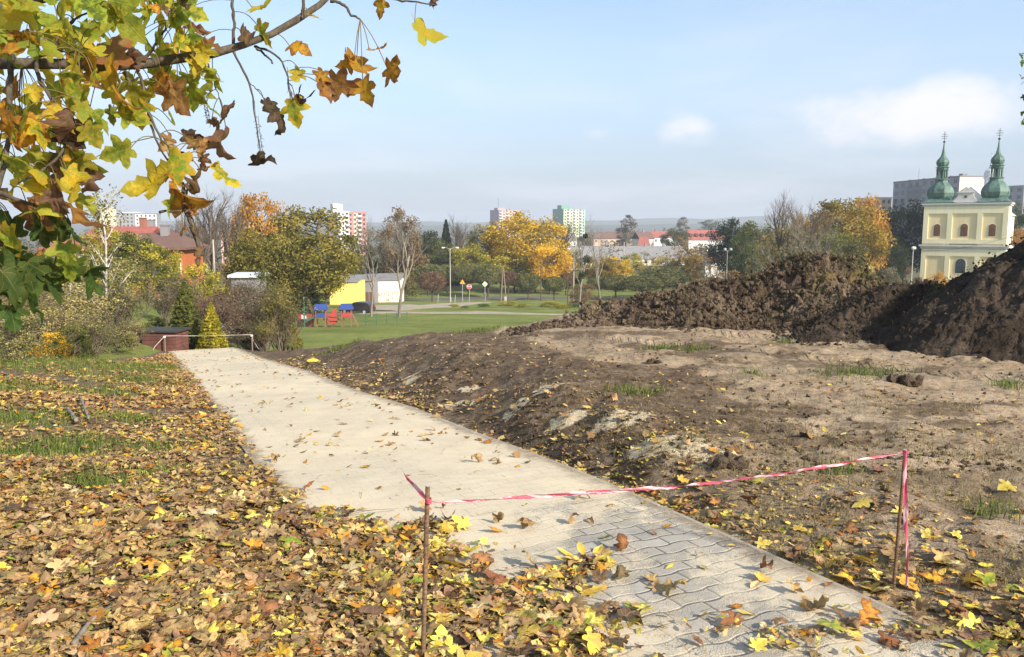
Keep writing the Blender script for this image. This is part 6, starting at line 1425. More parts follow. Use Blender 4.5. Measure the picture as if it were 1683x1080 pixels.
# houses
def house(label, px, D, eave, ridge, w_, d_, rot, wm, rm, wins=(), hip=.25, chim=(), base=None, over=.4, name='house', along='x', cat='house'):
    x = (px - 841.5) / FPX * D; z0 = (float(h(x, D)) if base is None else base) - .8
    He = float(at(px, eave, D)[2]) - z0; Hr = float(at(px, ridge, D)[2]) - z0
    t = thing(name, label, cat, (x, D, z0), rot)
    b = MB(); b.box((w_ / 2, d_ / 2, He / 2), (w_, d_, He)); 
    if hip < .02: b.prism([(0, He), (d_, He), (d_ / 2, Hr - .15)], .01, w_ - .01, 'x')
    b.build('wall', WM[wm], t)
    o = over; hx = hip * w_; r = MB()
    P = [(-o, -o, He), (w_ + o, -o, He), (w_ + o, d_ + o, He), (-o, d_ + o, He), (hx - (o if hip < .02 else 0), d_ / 2, Hr), (w_ - hx + (o if hip < .02 else 0), d_ / 2, Hr)]
    P += [(a, b_, c - .22) for a, b_, c in P[:4]] + [(P[4][0], P[4][1], Hr - .25), (P[5][0], P[5][1], Hr - .25)]
    r.add(P, [(0, 1, 5, 4), (1, 2, 5), (2, 3, 4, 5), (3, 0, 4), (6, 10, 11, 7), (7, 11, 8), (8, 11, 10, 9), (9, 10, 6), (0, 6, 7, 1), (1, 7, 8, 2), (2, 8, 9, 3), (3, 9, 6, 0)])
    rf = r.build('roof', WM[rm], t)
    for (cx_, cy_, s_, hh) in chim:
        c = MB(); zr = He + (Hr - He) * (1 - abs(cy_ - .5) * 2); c.box((cx_ * w_, cy_ * d_, zr + hh / 2 - .3), (s_, s_, hh + .6)); c.box((cx_ * w_, cy_ * d_, zr + hh + .06), (s_ + .16, s_ + .16, .14)); c.build('chimney', WM['brick'] if rm == 'roofred' else WM['greyd'], rf)
    for (fx, zc, ww, hh) in wins:
        f = MB(); f.box((fx * w_, -.02, He * zc), (ww + .16, .10, hh + .16)); fo = f.build('window', WM['frame'], t)
        p = MB(); p.box((fx * w_ - ww * .26, -.04, He * zc), (ww * .44, .10, hh)); p.box((fx * w_ + ww * .26, -.04, He * zc), (ww * .44, .10, hh)); p.build('pane', WM['window'], fo)
    return t
house('orange house with brown hip roof seen between shrubs and bare trees', 188, 74, 407, 383, 6.2, 7, R_(6), 'orange', 'roofbrown', [(.60, .66, .8, 1.3), (.90, .66, .8, 1.25), (.3, .66, .8, 1.3)], .22, [(.62, .42, .7, .9)], over=.5)
house('house with a faded red roof behind the golden olive tree', 140, 118, 396, 372, 9, 8, R_(-4), 'cream', 'roofred', [(.3, .7, 1, 1.2), (.7, .7, 1, 1.2)], .0, [(.8, .5, .8, 1.2)])
house('low house with a dusty pink roof showing past the dark maple leaves', 76, 66, 408, 393, 4.2, 5, R_(-6), 'greyd', 'roofred', [(.5, .6, .8, 1)], .12)
house('house with a brown roof and a beige chimney above the orange roof', 196, 130, 392, 376, 9, 8, R_(5), 'peach', 'roofbrown', [(.4, .7, 1, 1.2)], .2, [(.45, .5, 1.2, 1.4)])
house('low dark shed with a pale flat roof behind the reddish thicket', 380, 66, 452, 449, 2.1, 3.2, R_(4), 'greyd', 'roofwhite', [], .02, over=.25, name='outbuilding', cat='shed')
# town roofs
for a in [
 ('long low building with a grey felt roof behind the dead tree', 925, 300, 428, 405, 26, 14, R_(6), 'cream', 'roofgrey', [(k / 9 + .05, .62, 1.1, 2.2) for k in range(9)], .12, [(.3, .5, 1, 1.5), (.7, .5, 1, 1.5)]),
 ('very long grey roofed hall reaching behind the yellow trees', 1012, 330, 425, 405, 31, 16, R_(3), 'cream', 'roofgrey', [(k / 11 + .04, .7, 1.2, 1.6) for k in range(11)], .06, [(.2, .5, 1, 1), (.45, .5, 1, 1), (.7, .5, 1, 1)]),
 ('cream gabled house with a dark red lower roof among the distant roofs', 1050, 420, 392, 381, 8.5, 8, R_(20), 'cream', 'roofbrown', [(.3, .7, .9, 1.3), (.7, .7, .9, 1.3)], .0, [(.5, .5, .8, 1)]),
 ('small red roofed house just before the cream gabled one', 1048, 396, 404, 390, 5.5, 7, R_(-8), 'peach', 'roofred', [], .1, []),
 ('row of red roofs beyond the tall grey poplar', 1062, 520, 390, 380, 32, 9, R_(4), 'white', 'roofred', [(k / 8 + .06, .8, 1.2, 1.6) for k in range(8)], .04, [(.2, .5, .9, 1.2), (.5, .5, .9, 1.2), (.8, .5, .9, 1.2)]),
 ('dark roofed terrace under the green tower block', 975, 560, 392, 381, 30, 9, R_(3), 'peach', 'roofbrown', [(k / 8 + .06, .8, 1.2, 1.6) for k in range(8)], .03, [(.25, .5, .9, 1.2), (.75, .5, .9, 1.2)]),
 ('pale house at the foot of the green tower block', 905, 600, 396, 383, 20, 10, R_(8), 'cream', 'roofgrey', [(k / 5 + .1, .7, 1.2, 1.6) for k in range(5)], .1, [(.5, .5, 1, 1.2)]),
 ('white walled house half hidden by the tall dark green tree', 1158, 250, 426, 414, 9, 8, R_(-12), 'white2', 'roofbrown', [(.5, .6, 1, 1.4)], .1, []),
 ('white house glimpsed behind the olive green tree', 1232, 260, 424, 404, 10, 8, R_(-10), 'white2', 'roofgrey', [(.3, .6, 1, 1.4), (.7, .6, 1, 1.4)], .1, [])]:
    house(*a, base=-14.2)
# red terrace with many dormers
tr = house('long terrace of bright red roofs with rows of dormers', 1130, 455, 394, 378, 20.5, 10, R_(3), 'white', 'roofred', [], .02, [], base=-14.2)
zt = float(at(1130, 386, 455)[2]) + 14.2 + .8
for k in range(6):
    d_ = MB(); d_.box((1.8 + k * 3.3, 1.5, zt), (1.7, 2.2, 1.7)); dd = d_.build('dormer', WM['roofred'], tr)
    p_ = MB(); p_.box((1.8 + k * 3.3, .36, zt), (1.1, .1, 1.0)); p_.build('window', WM['window'], dd)

# garages by the playground
def garage(label, px, D, top, wpx, d_, rot, wm, doors=0, graffiti=False):
    x = (px - 841.5) / FPX * D; z0 = float(h(x, D)) - .3; H_ = float(at(px, top, D)[2]) - z0; w_ = wpx / FPX * D
    t = thing('garage', label, 'garage', (x, D, z0), rot); b = MB(); b.box((w_ / 2, d_ / 2, H_ / 2), (w_, d_, H_)); b.build('wall', WM[wm], t)
    r = MB(); r.add([(-.2, -.25, H_), (w_ + .2, -.25, H_), (w_ + .2, d_ + .2, H_ + .75), (-.2, d_ + .2, H_ + .75), (-.2, -.25, H_ + .14), (w_ + .2, -.25, H_ + .14), (w_ + .2, d_ + .2, H_ + .9), (-.2, d_ + .2, H_ + .9)], [(3, 2, 1, 0), (4, 5, 6, 7), (0, 1, 5, 4), (1, 2, 6, 5), (2, 3, 7, 6), (3, 0, 4, 7)]); r.build('roof', WM['roofgrey'], t)
    for k in range(doors):
        f = MB(); f.box(((k + .5) * w_ / doors, -.03, 1.25), (w_ / doors * .8, .1, 2.1)); f.build('door', WM['door'], t)
    return t, w_, H_
gy, w_, H_ = garage('garage end wall painted plain warm yellow, under the big olive tree', 541, 134, 464, 46, 7, R_(0), 'yellow')
gb_, w_, H_ = garage('middle garage with brown doors between the yellow and white walls', 589, 142, 462, 26, 7, R_(0), 'greyd', 3)
gw, w_, H_ = garage('white garage wall with faded reddish graffiti behind the forked tree', 615, 146, 461, 42, 7, R_(2), 'white2')
q = NB('graffiti'); nn = q.noise(q.obj(), 1.6, 5, .7, 1.5); msk = q.rng(nn, .50, .56); cc = q.mix(msk, (.70, .67, .60, 1), q.mix(q.noise(q.obj(), 3, 3), (.55, .16, .10, 1), (.62, .36, .27, 1))); q.col(cc).rough(.85, .2)
g_ = MB(); g_.box((w_ * .33, -.012, H_ * .42), (w_ * .5, .02, H_ * .62)); g_.build('graffiti', q.m, gw)
g_ = MB(); g_.box((w_ * .82, -.012, H_ * .36), (w_ * .26, .02, H_ * .4)); g_.build('graffiti', q.m, gw)
# ------------------------------------------------------------------ the church
CH_D = 172.; cx0 = (1512.5 - 841.5) / FPX * CH_D * .9985; CW = 15.5
zb = float(h(cx0, CH_D)) - 1.0
zz = lambda row, D=168.: float(at(1585, row, D)[2]) - zb
Zl, Zu, Z0 = zz(404), zz(335), 0.0
ch = thing('church', 'yellow church with two green onion domed towers above the soil heap', 'church', (cx0, CH_D, zb), R_(-36))
tw_ = CW * .335
b = MB()
b.box((tw_ / 2, 3.2, Zu / 2), (tw_, 6.0, Zu)); b.box((CW - tw_ / 2, 3.2, Zu / 2), (tw_, 6.0, Zu)); b.box((CW / 2, 3.4, Zu / 2 - .02), (CW - 2 * tw_ + .02, 5.6, Zu - .04)); b.build('wall', WM['church'], ch)
nv = MB(); nv.box((CW / 2, 21, (Zu - 2.2) / 2), (CW - 3.0, 30, Zu - 2.2)); nv.build('nave', WM['church'], ch)
r = MB(); ez = Zu - 2.2; r.prism([(1.1, ez), (CW - 1.1, ez), (CW / 2, ez + 6.0)], 6.15, 36.4, 'y'); rf = r.build('roof', WM['roofwhite'], ch)
s_ = MB(); s_.box((CW + 1.6, 11, Zl * .8 / 2), (4.2, 9, Zl * .8)); s_.build('side_chapel', WM['church'], ch)
s_ = MB(); s_.prism([(CW - .4, Zl * .8 + 2.4), (CW - .4, Zl * .8), (CW + 4.0, Zl * .8)], 6.3, 15.8, 'y'); s_.build('chapel_roof', WM['roofwhite'], ch)
def cornice(zc, th_, out, mt='trim'):
    c = MB(); 
    for k, (o, t2) in enumerate(((out, th_ * .45), (out * .55, th_ * .55))):
        z_ = zc - k * th_ * .5; c.box((CW / 2, 3.2 - out * .02 * k, z_), (CW + 2 * o, 6.0 + 2 * o, t2))
    return c.build('cornice', WM[mt], ch)
cornice(Zl, .8, .55); cornice(Zu + .02, .6, .5)
# pilasters framing sunk panels, bottom and top bands
pil = MB(); bands = [(0.0, .5), (tw_ - .55, tw_ + .28), (CW - tw_ - .28, CW - tw_ + .55), (CW - .5, CW)]
for (za, zc) in ((Z0, Zl - .7), (Zl + .45, Zu - .5)):
    for i_, (xa, xb) in enumerate(bands):
        xa2, xb2 = ((xa, xb + .45), (xa - .1, xb), (xa, xb + .1), (xa - .45, xb))[i_]
        pil.box(((xa2 + xb2) / 2, .1, (za + zc) / 2), (xb2 - xa2, .3, zc - za))
    for (xa, xb) in ((.95, tw_ - .65), (tw_ + .28, CW - tw_ - .28), (CW - tw_ + .65, CW - .95)):
        pil.box(((xa + xb) / 2, .1, za + .45), (xb - xa, .3, .9)); pil.box(((xa + xb) / 2, .1, zc - .75), (xb - xa, .3, 1.5))
pil.build('pilaster', WM['church'], ch)
for (xa, xb, za, zc) in [(.95, tw_ - .65, Zl + 1.35, Zu - 2.0), (tw_ + .28, CW - tw_ - .28, Zl + 1.35, Zu - 2.0), (CW - tw_ + .65, CW - .95, Zl + 1.35, Zu - 2.0), (.95, tw_ - .65, Z0 + .9, Zl - 2.2), (tw_ + .28, CW - tw_ - .28, Z0 + .9, Zl - 2.2), (CW - tw_ + .65, CW - .95, Z0 + .9, Zl - 2.2)]:
    p_ = MB(); p_.box(((xa + xb) / 2, .18, (za + zc) / 2), (xb - xa, .08, zc - za)); p_.build('panel', WM['churchp'], ch)
def arch(xc, zc, w_, hh, mt, y=.08):
    pts = [(xc - w_ / 2, zc - hh / 2), (xc + w_ / 2, zc - hh / 2)] + [(xc + w_ / 2 * math.cos(a), zc + hh / 2 - w_ / 2 + w_ / 2 * math.sin(a)) for a in np.linspace(0, math.pi, 9)]
    f = MB(); f.prism([(xc + (a - xc) * 1.22, zc + (c - zc) * 1.12) for a, c in pts], y + .04, y + .2, 'y'); fo = f.build('window', WM['church'], ch)
    s_ = MB(); s_.prism(pts, y, y + .2, 'y'); so = s_.build('shutter', WM[mt], fo)
    for k in range(7):
        l_ = MB(); l_.box((xc, y - .02, zc - hh / 2 + (k + .7) * hh * .11), (w_ * .86, .05, .05), rot=(.5, 0, 0)); 
        if k == 0: acc = l_
        else: acc.box((xc, y - .02, zc - hh / 2 + (k + .7) * hh * .11), (w_ * .86, .05, .05), rot=(.5, 0, 0))
    acc.build('louvre', WM[mt], fo)
zwin = zz(378)
arch(tw_ * .52, zwin, 1.25, 2.5, 'shutter'); arch(CW / 2, zwin, 1.35, 2.6, 'shutter'); arch(CW - tw_ * .52, zwin, 1.25, 2.5, 'shutter'); arch(CW / 2 - .2, zz(437), 1.9, 3.0, 'window')
# low tower roofs, onion domes, lanterns
def tower(xc):
    yc = 3.2; sk_ = MB(); a = tw_ / 2 + .45
    sk_.add([(xc - a, yc - 3.45, Zu + .3), (xc + a, yc - 3.45, Zu + .3), (xc + a, yc + 3.45, Zu + .3), (xc - a, yc + 3.45, Zu + .3), (xc - 1.8, yc - 1.8, Zu + 1.35), (xc + 1.8, yc - 1.8, Zu + 1.35), (xc + 1.8, yc + 1.8, Zu + 1.35), (xc - 1.8, yc + 1.8, Zu + 1.35)], [(0, 1, 5, 4), (1, 2, 6, 5), (2, 3, 7, 6), (3, 0, 4, 7), (4, 5, 6, 7), (3, 2, 1, 0)])
    sk_.build('tower_roof', WM['copper'], ch)
    zr = lambda row: float(at(1549, row, 168.)[2]) - zb + (Zu - zz(335))
    d = MB(); d.lathe([(1.75, zr(331)), (2.15, zr(328)), (2.62, zr(322)), (2.78, zr(316)), (2.62, zr(310)), (2.2, zr(305)), (1.7, zr(301)), (1.35, zr(298)), (1.22, zr(294)), (1.45, zr(293.5)), (1.45, zr(292)), (1.1, zr(291.5))], 8, (xc, yc, 0), ph=.39); d.build('dome', WM['copper'], ch)
    ln = MB()
    for k in range(8):
        an = .39 + k * math.pi / 4; ln.box((xc + 1.0 * math.cos(an), yc + 1.0 * math.sin(an), (zr(291.6) + zr(277)) / 2), (.24, .24, zr(277) - zr(291.6)), an)
    ln.lathe([(.25, zr(291.5)), (.25, zr(277))], 8, (xc, yc, 0)); 
    ln.lathe([(1.2, zr(277.5)), (1.3, zr(276)), (1.12, zr(275.5)), (1.2, zr(273)), (1.42, zr(272.4)), (1.0, zr(271))], 8, (xc, yc, 0), ph=.39); ln.build('lantern', WM['copper'], ch)
    u = MB(); u.lathe([(.95, zr(271)), (1.22, zr(268)), (1.32, zr(264)), (1.2, zr(260.5)), (.85, zr(257)), (.52, zr(253.5)), (.34, zr(248)), (.2, zr(240)), (.09, zr(231))], 8, (xc, yc, 0), ph=.39); u.build('spire', WM['copper'], ch)
    c = MB(); c.lathe([(.05, zr(231)), (.22, zr(230)), (.27, zr(229)), (.22, zr(228)), (.05, zr(227))], 8, (xc, yc, 0)); c.tube([(xc, yc, zr(227)), (xc, yc, zr(211))], .055, 6)
    for rw, wd in ((223, .42), (219.5, .62), (216, .42)): c.box((xc, yc, zr(rw)), (wd * 2, .07, .09))
    c.build('cross', WM['iron'], ch)
tower(tw_ / 2 - .05); tower(CW - tw_ / 2 - .3)
# scrolled gable between the towers with a round opening
gxc = CW / 2 - .15; gw_ = 2.35
half = [(gw_, 0), (gw_, .3), (gw_ - .25, .45), (1.75, .8), (1.45, 1.35), (1.4, 1.9), (1.55, 2.05), (1.3, 2.3), (.7, 2.75), (0, 3.2)]
poly = [(gxc + a, Zu + .3 + c) for a, c in half] + [(gxc - a, Zu + .3 + c) for a, c in half[-2::-1]]
g_ = MB(); g_.prism(poly, .35, .95, 'y'); ga = g_.build('gable', WM['trim'], ch)
g_ = MB(); g_.prism([(gxc - 1.6, Zu + 2.25), (gxc + 1.6, Zu + 2.25), (gxc + 1.75, Zu + 2.42), (gxc - 1.75, Zu + 2.42)], .2, .7, 'y'); g_.build('moulding', WM['trim'], ga)
o_ = MB(); o_.prism([(gxc + .3 * math.cos(a), Zu + 1.45 + .3 * math.sin(a)) for a in np.linspace(0, 2 * math.pi, 14, endpoint=False)], .31, .5, 'y'); o_.build('round_window', WM['window'], ga)
# ridge turret on the nave
tu = MB(); rz_ = ez + 5.7; tc_ = (CW / 2 + 2.6, 15.5)
for k in range(6): an = k * math.pi / 3; tu.box((tc_[0] + .95 * math.cos(an), tc_[1] + .95 * math.sin(an), rz_ + .9), (.34, .34, 2.6), an)
tu.lathe([(1.35, rz_ - 1.9), (1.3, rz_ - .4)], 6, (*tc_, 0)); tu.lathe([(1.3, rz_ + 2.2), (1.4, rz_ + 2.5), (1.15, rz_ + 2.7), (1.35, rz_ + 3.3), (1.1, rz_ + 4.0), (.5, rz_ + 4.5), (.25, rz_ + 5.3), (.05, rz_ + 6.8)], 8, (*tc_, 0)); tu.tube([(*tc_, rz_ + 6.7), (*tc_, rz_ + 8.3)], .05, 5); tu.box((*tc_, rz_ + 7.7), (.6, .07, .09)); tu.build('ridge_turret', WM['roofwhite'], ch)

# red plank shed at the far end of the litter
sx, sd = (227 - 841.5) / FPX * 26.2, 26.2; sz = float(h(sx + .6, sd)) - .15; top = float(at(227, 546, sd)[2])
sh = thing('plank_shed', 'small dark red plank shed with a flat roof beside the far end of the path', 'shed', (sx, sd, sz), R_(-3)); Hs = top - sz
q = NB('red_planks'); sp = q.new('ShaderNodeSeparateXYZ'); q.L.new(q.obj(), sp.inputs[0]); fz = q.m_('FRACT', q.m_('DIVIDE', sp.outputs[2], .125)); nn = q.noise(q.obj(), 3, 5, .6)
cc = q.ramp(nn, [(.3, (.085, .036, .030)), (.7, (.17, .075, .062))]); cc = q.mix(q.rng(fz, .88, .96), cc, (.02, .012, .01, 1)); q.col(cc).rough(.8, .2); q.bump(fz, .4, .01)
b = MB(); b.box((.58, .45, Hs / 2), (1.16, .9, Hs)); b.build('wall', q.m, sh)
b = MB(); b.box((.58, .45, Hs + .03), (1.34, 1.06, .06)); b.build('roof', WM['iron'], sh)
b = MB(); b.box((-.32, .5, Hs * .48), (.6, .7, Hs * .9)); b.build('lean_to', WM['iron'], sh)
# ------------------------------------------------------------------ street furniture, signs, play equipment, car, person
SM = {k: plain(k, c, rg, .1, 5, spec=.4) for k, (c, rg) in dict(steel=((.42, .43, .43), .45), concrete_post=((.42, .40, .37), .85), lamp_glass=((.62, .62, .60), .3), wood_post=((.20, .155, .115), .85), dark_wood=((.09, .065, .05), .85), sign_yellow=((.80, .50, .02), .45), sign_red=((.62, .035, .045), .4), sign_white=((.82, .82, .80), .4),
     sign_black=((.02, .02, .02), .5), play_blue=((.035, .065, .23), .6), play_red=((.40, .05, .045), .6), play_wood=((.22, .12, .075), .8), play_yellow=((.70, .45, .05), .5), fence_green=((.03, .13, .085), .5), car_paint=((.035, .037, .042), .2), tyre=((.018, .018, .018), .85), rim=((.45, .45, .46), .3), glass=((.03, .035, .04), .08), red_lamp=((.5, .02, .02), .25), skin=((.55, .36, .27), .6),
     denim=((.06, .09, .17), .8), jacket=((.085, .105, .13), .8), hair=((.05, .035, .025), .8), paper=((.80, .79, .75), .7), bag=((.75, .48, .04), .35)).items()}
def base_at(px, D): x = (px - 841.5) / FPX * D; return np.array([x, D, float(h(x, D))])
def street_lamp(px, D, top, label, heads, spread=1.0, globe=False):
    g = base_at(px, D); H_ = float(at(px, top, D)[2]) - g[2]
    t = thing('street_lamp', label, 'street lamp', g); b = MB(); b.tube([(0, 0, -.2), (0, 0, H_ * .5), (0, 0, H_)], [.10, .085, .06], 8); b.tube([(0, 0, -.1), (0, 0, .9)], .14, 8); b.build('pole', SM['concrete_post'], t)
    for s_ in heads:
        a = MB(); a.tube(smooth([(0, 0, H_ - .25), (s_ * spread * .5, 0, H_ + .12), (s_ * spread, 0, H_ + .10)], 8), .035, 5); a.build('arm', SM['steel'], t)
        l = MB()
        if globe: l.lathe([(.02, H_ - .08), (.16, H_ + .0), (.24, H_ + .16), (.22, H_ + .32), (.1, H_ + .42), (.02, H_ + .44)], 10, (s_ * spread, 0, 0))
        else: l.lathe([(.02, H_ - .06), (.17, H_ - .04), (.22, H_ + .10), (.12, H_ + .22), (.02, H_ + .24)], 10, (s_ * spread * 1.15, 0, 0), sx=1.7)
        l.build('lamp_head', SM['lamp_glass'], t, smooth=True)
    return t
street_lamp(740, 150, 408, 'tall street lamp with two opposite arms beside the warning sign', (-1, 1), 1.15)
street_lamp(943, 152, 410, 'slim street lamp with curved twin arms before the cream building', (-1, 1), .9)
street_lamp(1194, 128, 412, 'twin globe park lamp before the tall dark green tree', (-.7, 1), .55, True)
street_lamp(1498, 120, 410, 'single park lamp in front of the big dark tree by the church', (.6, -.2), .3, True)
def pole(px, D, top, label, mt, r=.11, lean=0., legs=None, name='utility_pole'):
    g = base_at(px, D); H_ = float(at(px, top, D)[2]) - g[2]; t = thing(name, label, 'pole', g)
    b = MB(); b.tube([(-lean, 0, -.2), (0, 0, H_)], [r, r * .7], 8); b.build('post', SM[mt], t)
    if legs: b = MB(); b.tube([(legs, 0, -.2), (.05, 0, H_ * .96)], [r, r * .7], 8); b.build('strut', SM[mt], t); b = MB(); b.box((legs * .75, 0, .55), (.4, .3, 1.3)); b.build('footing', SM['concrete_post'], t)
    else: b = MB(); b.tube([(0, 0, H_ - .02), (0, 0, H_ + .06)], r * .8, 8); b.build('cap', SM['steel'], t)
    return t
pole(827, 138, 437, 'weathered wooden pole with a leaning strut at the edge of the grass', 'wood_post', .13, .45, -.05 + .6)
pole(889, 150, 437, 'dark wooden pole between the lone ball tree and the golden tree', 'dark_wood', .13)
pole(933, 118, 457, 'short dark post on the grass before the dead tree', 'dark_wood', .09)
pole(1025, 300, 398, 'thin distant pole against the long grey roof', 'concrete_post', .16)
pole(1168, 246, 410, 'pale post before the red roof terrace', 'concrete_post', .2)
pole(353, 80, 395, 'grey concrete pole among the tall bare trees', 'concrete_post', .12)
# overhead wire to the church lamp
wp = np.array([base_at(1498, 120)[k] for k in range(3)]); e1 = at(1498, 412, 120); e2 = at(1760, 352, 92)
pts = np.array([e1 + (e2 - e1) * u - [0, 0, 1.3 * 4 * u * (1 - u)] for u in np.linspace(0, 1, 20)]); b = MB(); b.tube(pts, .018, 4, False); tag(b.build('overhead_wire', SM['tyre']), 'thin dark wire sagging across the church front', 'wire')
# signs
def sign(px, D, topc, kind, label):
    g = base_at(px, D); zc = float(at(px, topc, D)[2]) - g[2]; t = thing('road_sign', label, 'road sign', g)
    b = MB(); b.tube([(0, 0, -.1), (0, 0, zc + .3)], .045, 8); b.build('post', SM['steel'], t)
    def plate(poly, mt, y0, y1, nm): p = MB(); p.prism(poly, y0, y1, 'y'); return p.build(nm, SM[mt], t)
    R0 = lambda n, r, ph: [(r * math.cos(ph + 2 * math.pi * k / n), zc + r * math.sin(ph + 2 * math.pi * k / n)) for k in range(n)]
    if kind == 'warn':
        plate(R0(3, .62, math.pi / 2), 'sign_red', -.075, -.055, 'rim'); plate(R0(3, .54, math.pi / 2), 'sign_yellow', -.085, -.076, 'plate'); s_ = MB(); s_.box((0, -.09, zc + .04), (.07, .01, .34)); s_.box((0, -.09, zc - .16), (.38, .01, .07)); s_.build('symbol', SM['sign_black'], t)
    elif kind == 'stop':
        plate(R0(8, .50, math.pi / 8), 'sign_white', -.075, -.055, 'rim'); plate(R0(8, .46, math.pi / 8), 'sign_red', -.085, -.076, 'plate')
        f = bpy.data.curves.new('word', 'FONT'); f.body = 'STOP'; f.size = .36; f.align_x = 'CENTER'; f.align_y = 'CENTER'; f.extrude = .004; f.offset = .008; f.materials.append(SM['sign_white'])
        tmp = bpy.data.objects.new('word', f); COL.objects.link(tmp); me = bpy.data.meshes.new_from_object(tmp.evaluated_get(bpy.context.evaluated_depsgraph_get())); COL.objects.unlink(tmp); bpy.data.objects.remove(tmp)
        o = link('lettering', me, t); o.location = (0, -.092, zc); o.rotation_euler = (R_(90), 0, 0)
    else:
        plate(R0(4, .55, 0), 'sign_white', -.075, -.055, 'rim'); plate(R0(4, .30, 0), 'sign_yellow', -.085, -.076, 'plate')
    return t
sign(760, 152, 464, 'warn', 'yellow triangular warning sign with a red border beside the street lamp')
sign(771, 148, 471, 'stop', 'red octagonal stop sign next to the triangular one')
sign(797, 156, 467, 'prio', 'diamond shaped white and yellow priority sign above the walking person')
for (px, D, hh, lb) in [(719, 146, 1.6, 'short thin white post near the reddish ball tree'), (747, 140, 1.5, 'short thin post at the junction of track and road')]:
    g = base_at(px, D); t = thing('marker_post', lb, 'post', g); b = MB(); b.tube([(0, 0, -.1), (.12, 0, hh)], .05, 6); b.build('post', SM['concrete_post'], t); b = MB(); b.tube([(.12, 0, hh), (.125, 0, hh + .06)], .055, 6); b.build('cap', SM['sign_red'], t)
# person walking along the road
def skin(name, joints, edges, rad, mat, parent, sub=2):
    me = bpy.data.meshes.new(name); me.from_pydata(joints, edges, []); me.update(); o = link(name, me, parent)
    m = o.modifiers.new('skin', 'SKIN'); m.use_smooth_shade = True
    for v, r in zip(me.skin_vertices[0].data, rad): v.radius = (r, r)
    me.skin_vertices[0].data[0].use_root = True
    s_ = o.modifiers.new('sub', 'SUBSURF'); s_.levels = sub; s_.render_levels = sub; me.materials.append(mat); return o
g = base_at(797, 161); pe = thing('person', 'person in a dark jacket and blue jeans walking along the road', 'person', g, R_(70))
J = [(0, 0, .95), (0, 0, 1.15), (0, 0, 1.38), (0, 0, 1.5), (.02, 0, 1.60), (.03, 0, 1.72), (0, .20, 1.42), (.10, .27, 1.16), (.24, .25, .96), (.31, .24, .90), (0, -.20, 1.42), (-.08, -.27, 1.15), (.04, -.27, .93), (.08, -.26, .86),
     (0, .10, .90), (.17, .11, .50), (.10, .11, .09), (.27, .12, .035), (0, -.10, .90), (.02, -.11, .49), (-.28, -.11, .13), (-.16, -.12, .045)]
E_ = [(0, 1), (1, 2), (2, 3), (3, 4), (4, 5), (2, 6), (6, 7), (7, 8), (8, 9), (2, 10), (10, 11), (11, 12), (12, 13), (0, 14), (14, 15), (15, 16), (16, 17), (0, 18), (18, 19), (19, 20), (20, 21)]
rd = [.135, .125, .14, .06, .095, .085, .065, .05, .04, .035, .065, .05, .04, .035, .095, .065, .045, .038, .095, .065, .045, .038]
skin('body', J, E_, rd, SM['skin'], pe)
skin('jacket', [J[k] for k in (0, 1, 2, 6, 7, 8, 10, 11, 12)], [(0, 1), (1, 2), (2, 3), (3, 4), (4, 5), (2, 6), (6, 7), (7, 8)], [.165, .16, .17, .085, .068, .055, .085, .068, .055], SM['jacket'], pe)
skin('trousers', [J[k] for k in (0, 14, 15, 16, 18, 19, 20)], [(0, 1), (1, 2), (2, 3), (0, 4), (4, 5), (5, 6)], [.15, .115, .082, .062, .115, .082, .062], SM['denim'], pe)
hb = MB(); hb.lathe([(.085, 1.64), (.108, 1.70), (.104, 1.77), (.06, 1.82), (.01, 1.835)], 12, (.0, 0, 0)); hb.build('hair', SM['hair'], pe, smooth=True)
nb_ = MB(); nb_.box((.125, 0, 1.655), (.03, .03, .045), taper=.5); nb_.build('nose', SM['skin'], pe)
# dark car parked by the garages
g = base_at(586, 97); car = thing('parked_car', 'dark hatchback parked by the garages behind the playground', 'car', g, R_(-14))
prof = [(-2.0, .30), (-2.05, .62), (-1.98, .92), (-1.55, 1.02), (-.75, 1.05), (-.1, 1.42), (.35, 1.47), (1.35, 1.44), (1.72, 1.28), (2.02, .98), (2.08, .62), (2.0, .30)]
b = MB(); n = len(prof); V = []
for y, k in ((-.86, .94), (-.80, 1.0), (.80, 1.0), (.86, .94)): V += [(a * (1 if z_ < 1.0 else 1), y * (1 if z_ < 1.05 else .84), .3 + (z_ - .3) * (k if z_ < 1.05 else 1)) for a, z_ in prof]
F = [(r_ * n + i, r_ * n + (i + 1) % n, (r_ + 1) * n + (i + 1) % n, (r_ + 1) * n + i) for r_ in range(3) for i in range(n)] + [tuple(range(n))[::-1], tuple(range(3 * n, 4 * n))]
b.add(V, F); b.build('body', SM['car_paint'], car)
for s_ in (-1, 1):
    w_ = MB(); w_.add([(-.55, s_ * .80, 1.06), (-.05, s_ * .735, 1.37), (.55, s_ * .735, 1.40), (.55, s_ * .80, 1.06)], [(0, 1, 2, 3)]); w_.add([(.62, s_ * .80, 1.06), (.62, s_ * .735, 1.40), (1.3, s_ * .735, 1.37), (1.6, s_ * .79, 1.1)], [(0, 1, 2, 3)]); w_.build('window', SM['glass'], car)
    hl = MB(); hl.box((-2.0, s_ * .62, .74), (.12, .3, .16)); hl.build('headlight', SM['lamp_glass'], car); rl = MB(); rl.box((2.02, s_ * .66, .86), (.1, .2, .24)); rl.build('tail_light', SM['red_lamp'], car)
ws = MB(); ws.add([(1.47, -.68, 1.40), (1.47, .68, 1.40), (1.92, .72, 1.1), (1.92, -.72, 1.1)], [(0, 1, 2, 3)]); ws.build('rear_window', SM['glass'], car)
ws = MB(); ws.add([(-.80, -.74, 1.06), (-.80, .74, 1.06), (-.13, .66, 1.42), (-.13, -.66, 1.42)], [(0, 1, 2, 3)]); ws.build('windscreen', SM['glass'], car)
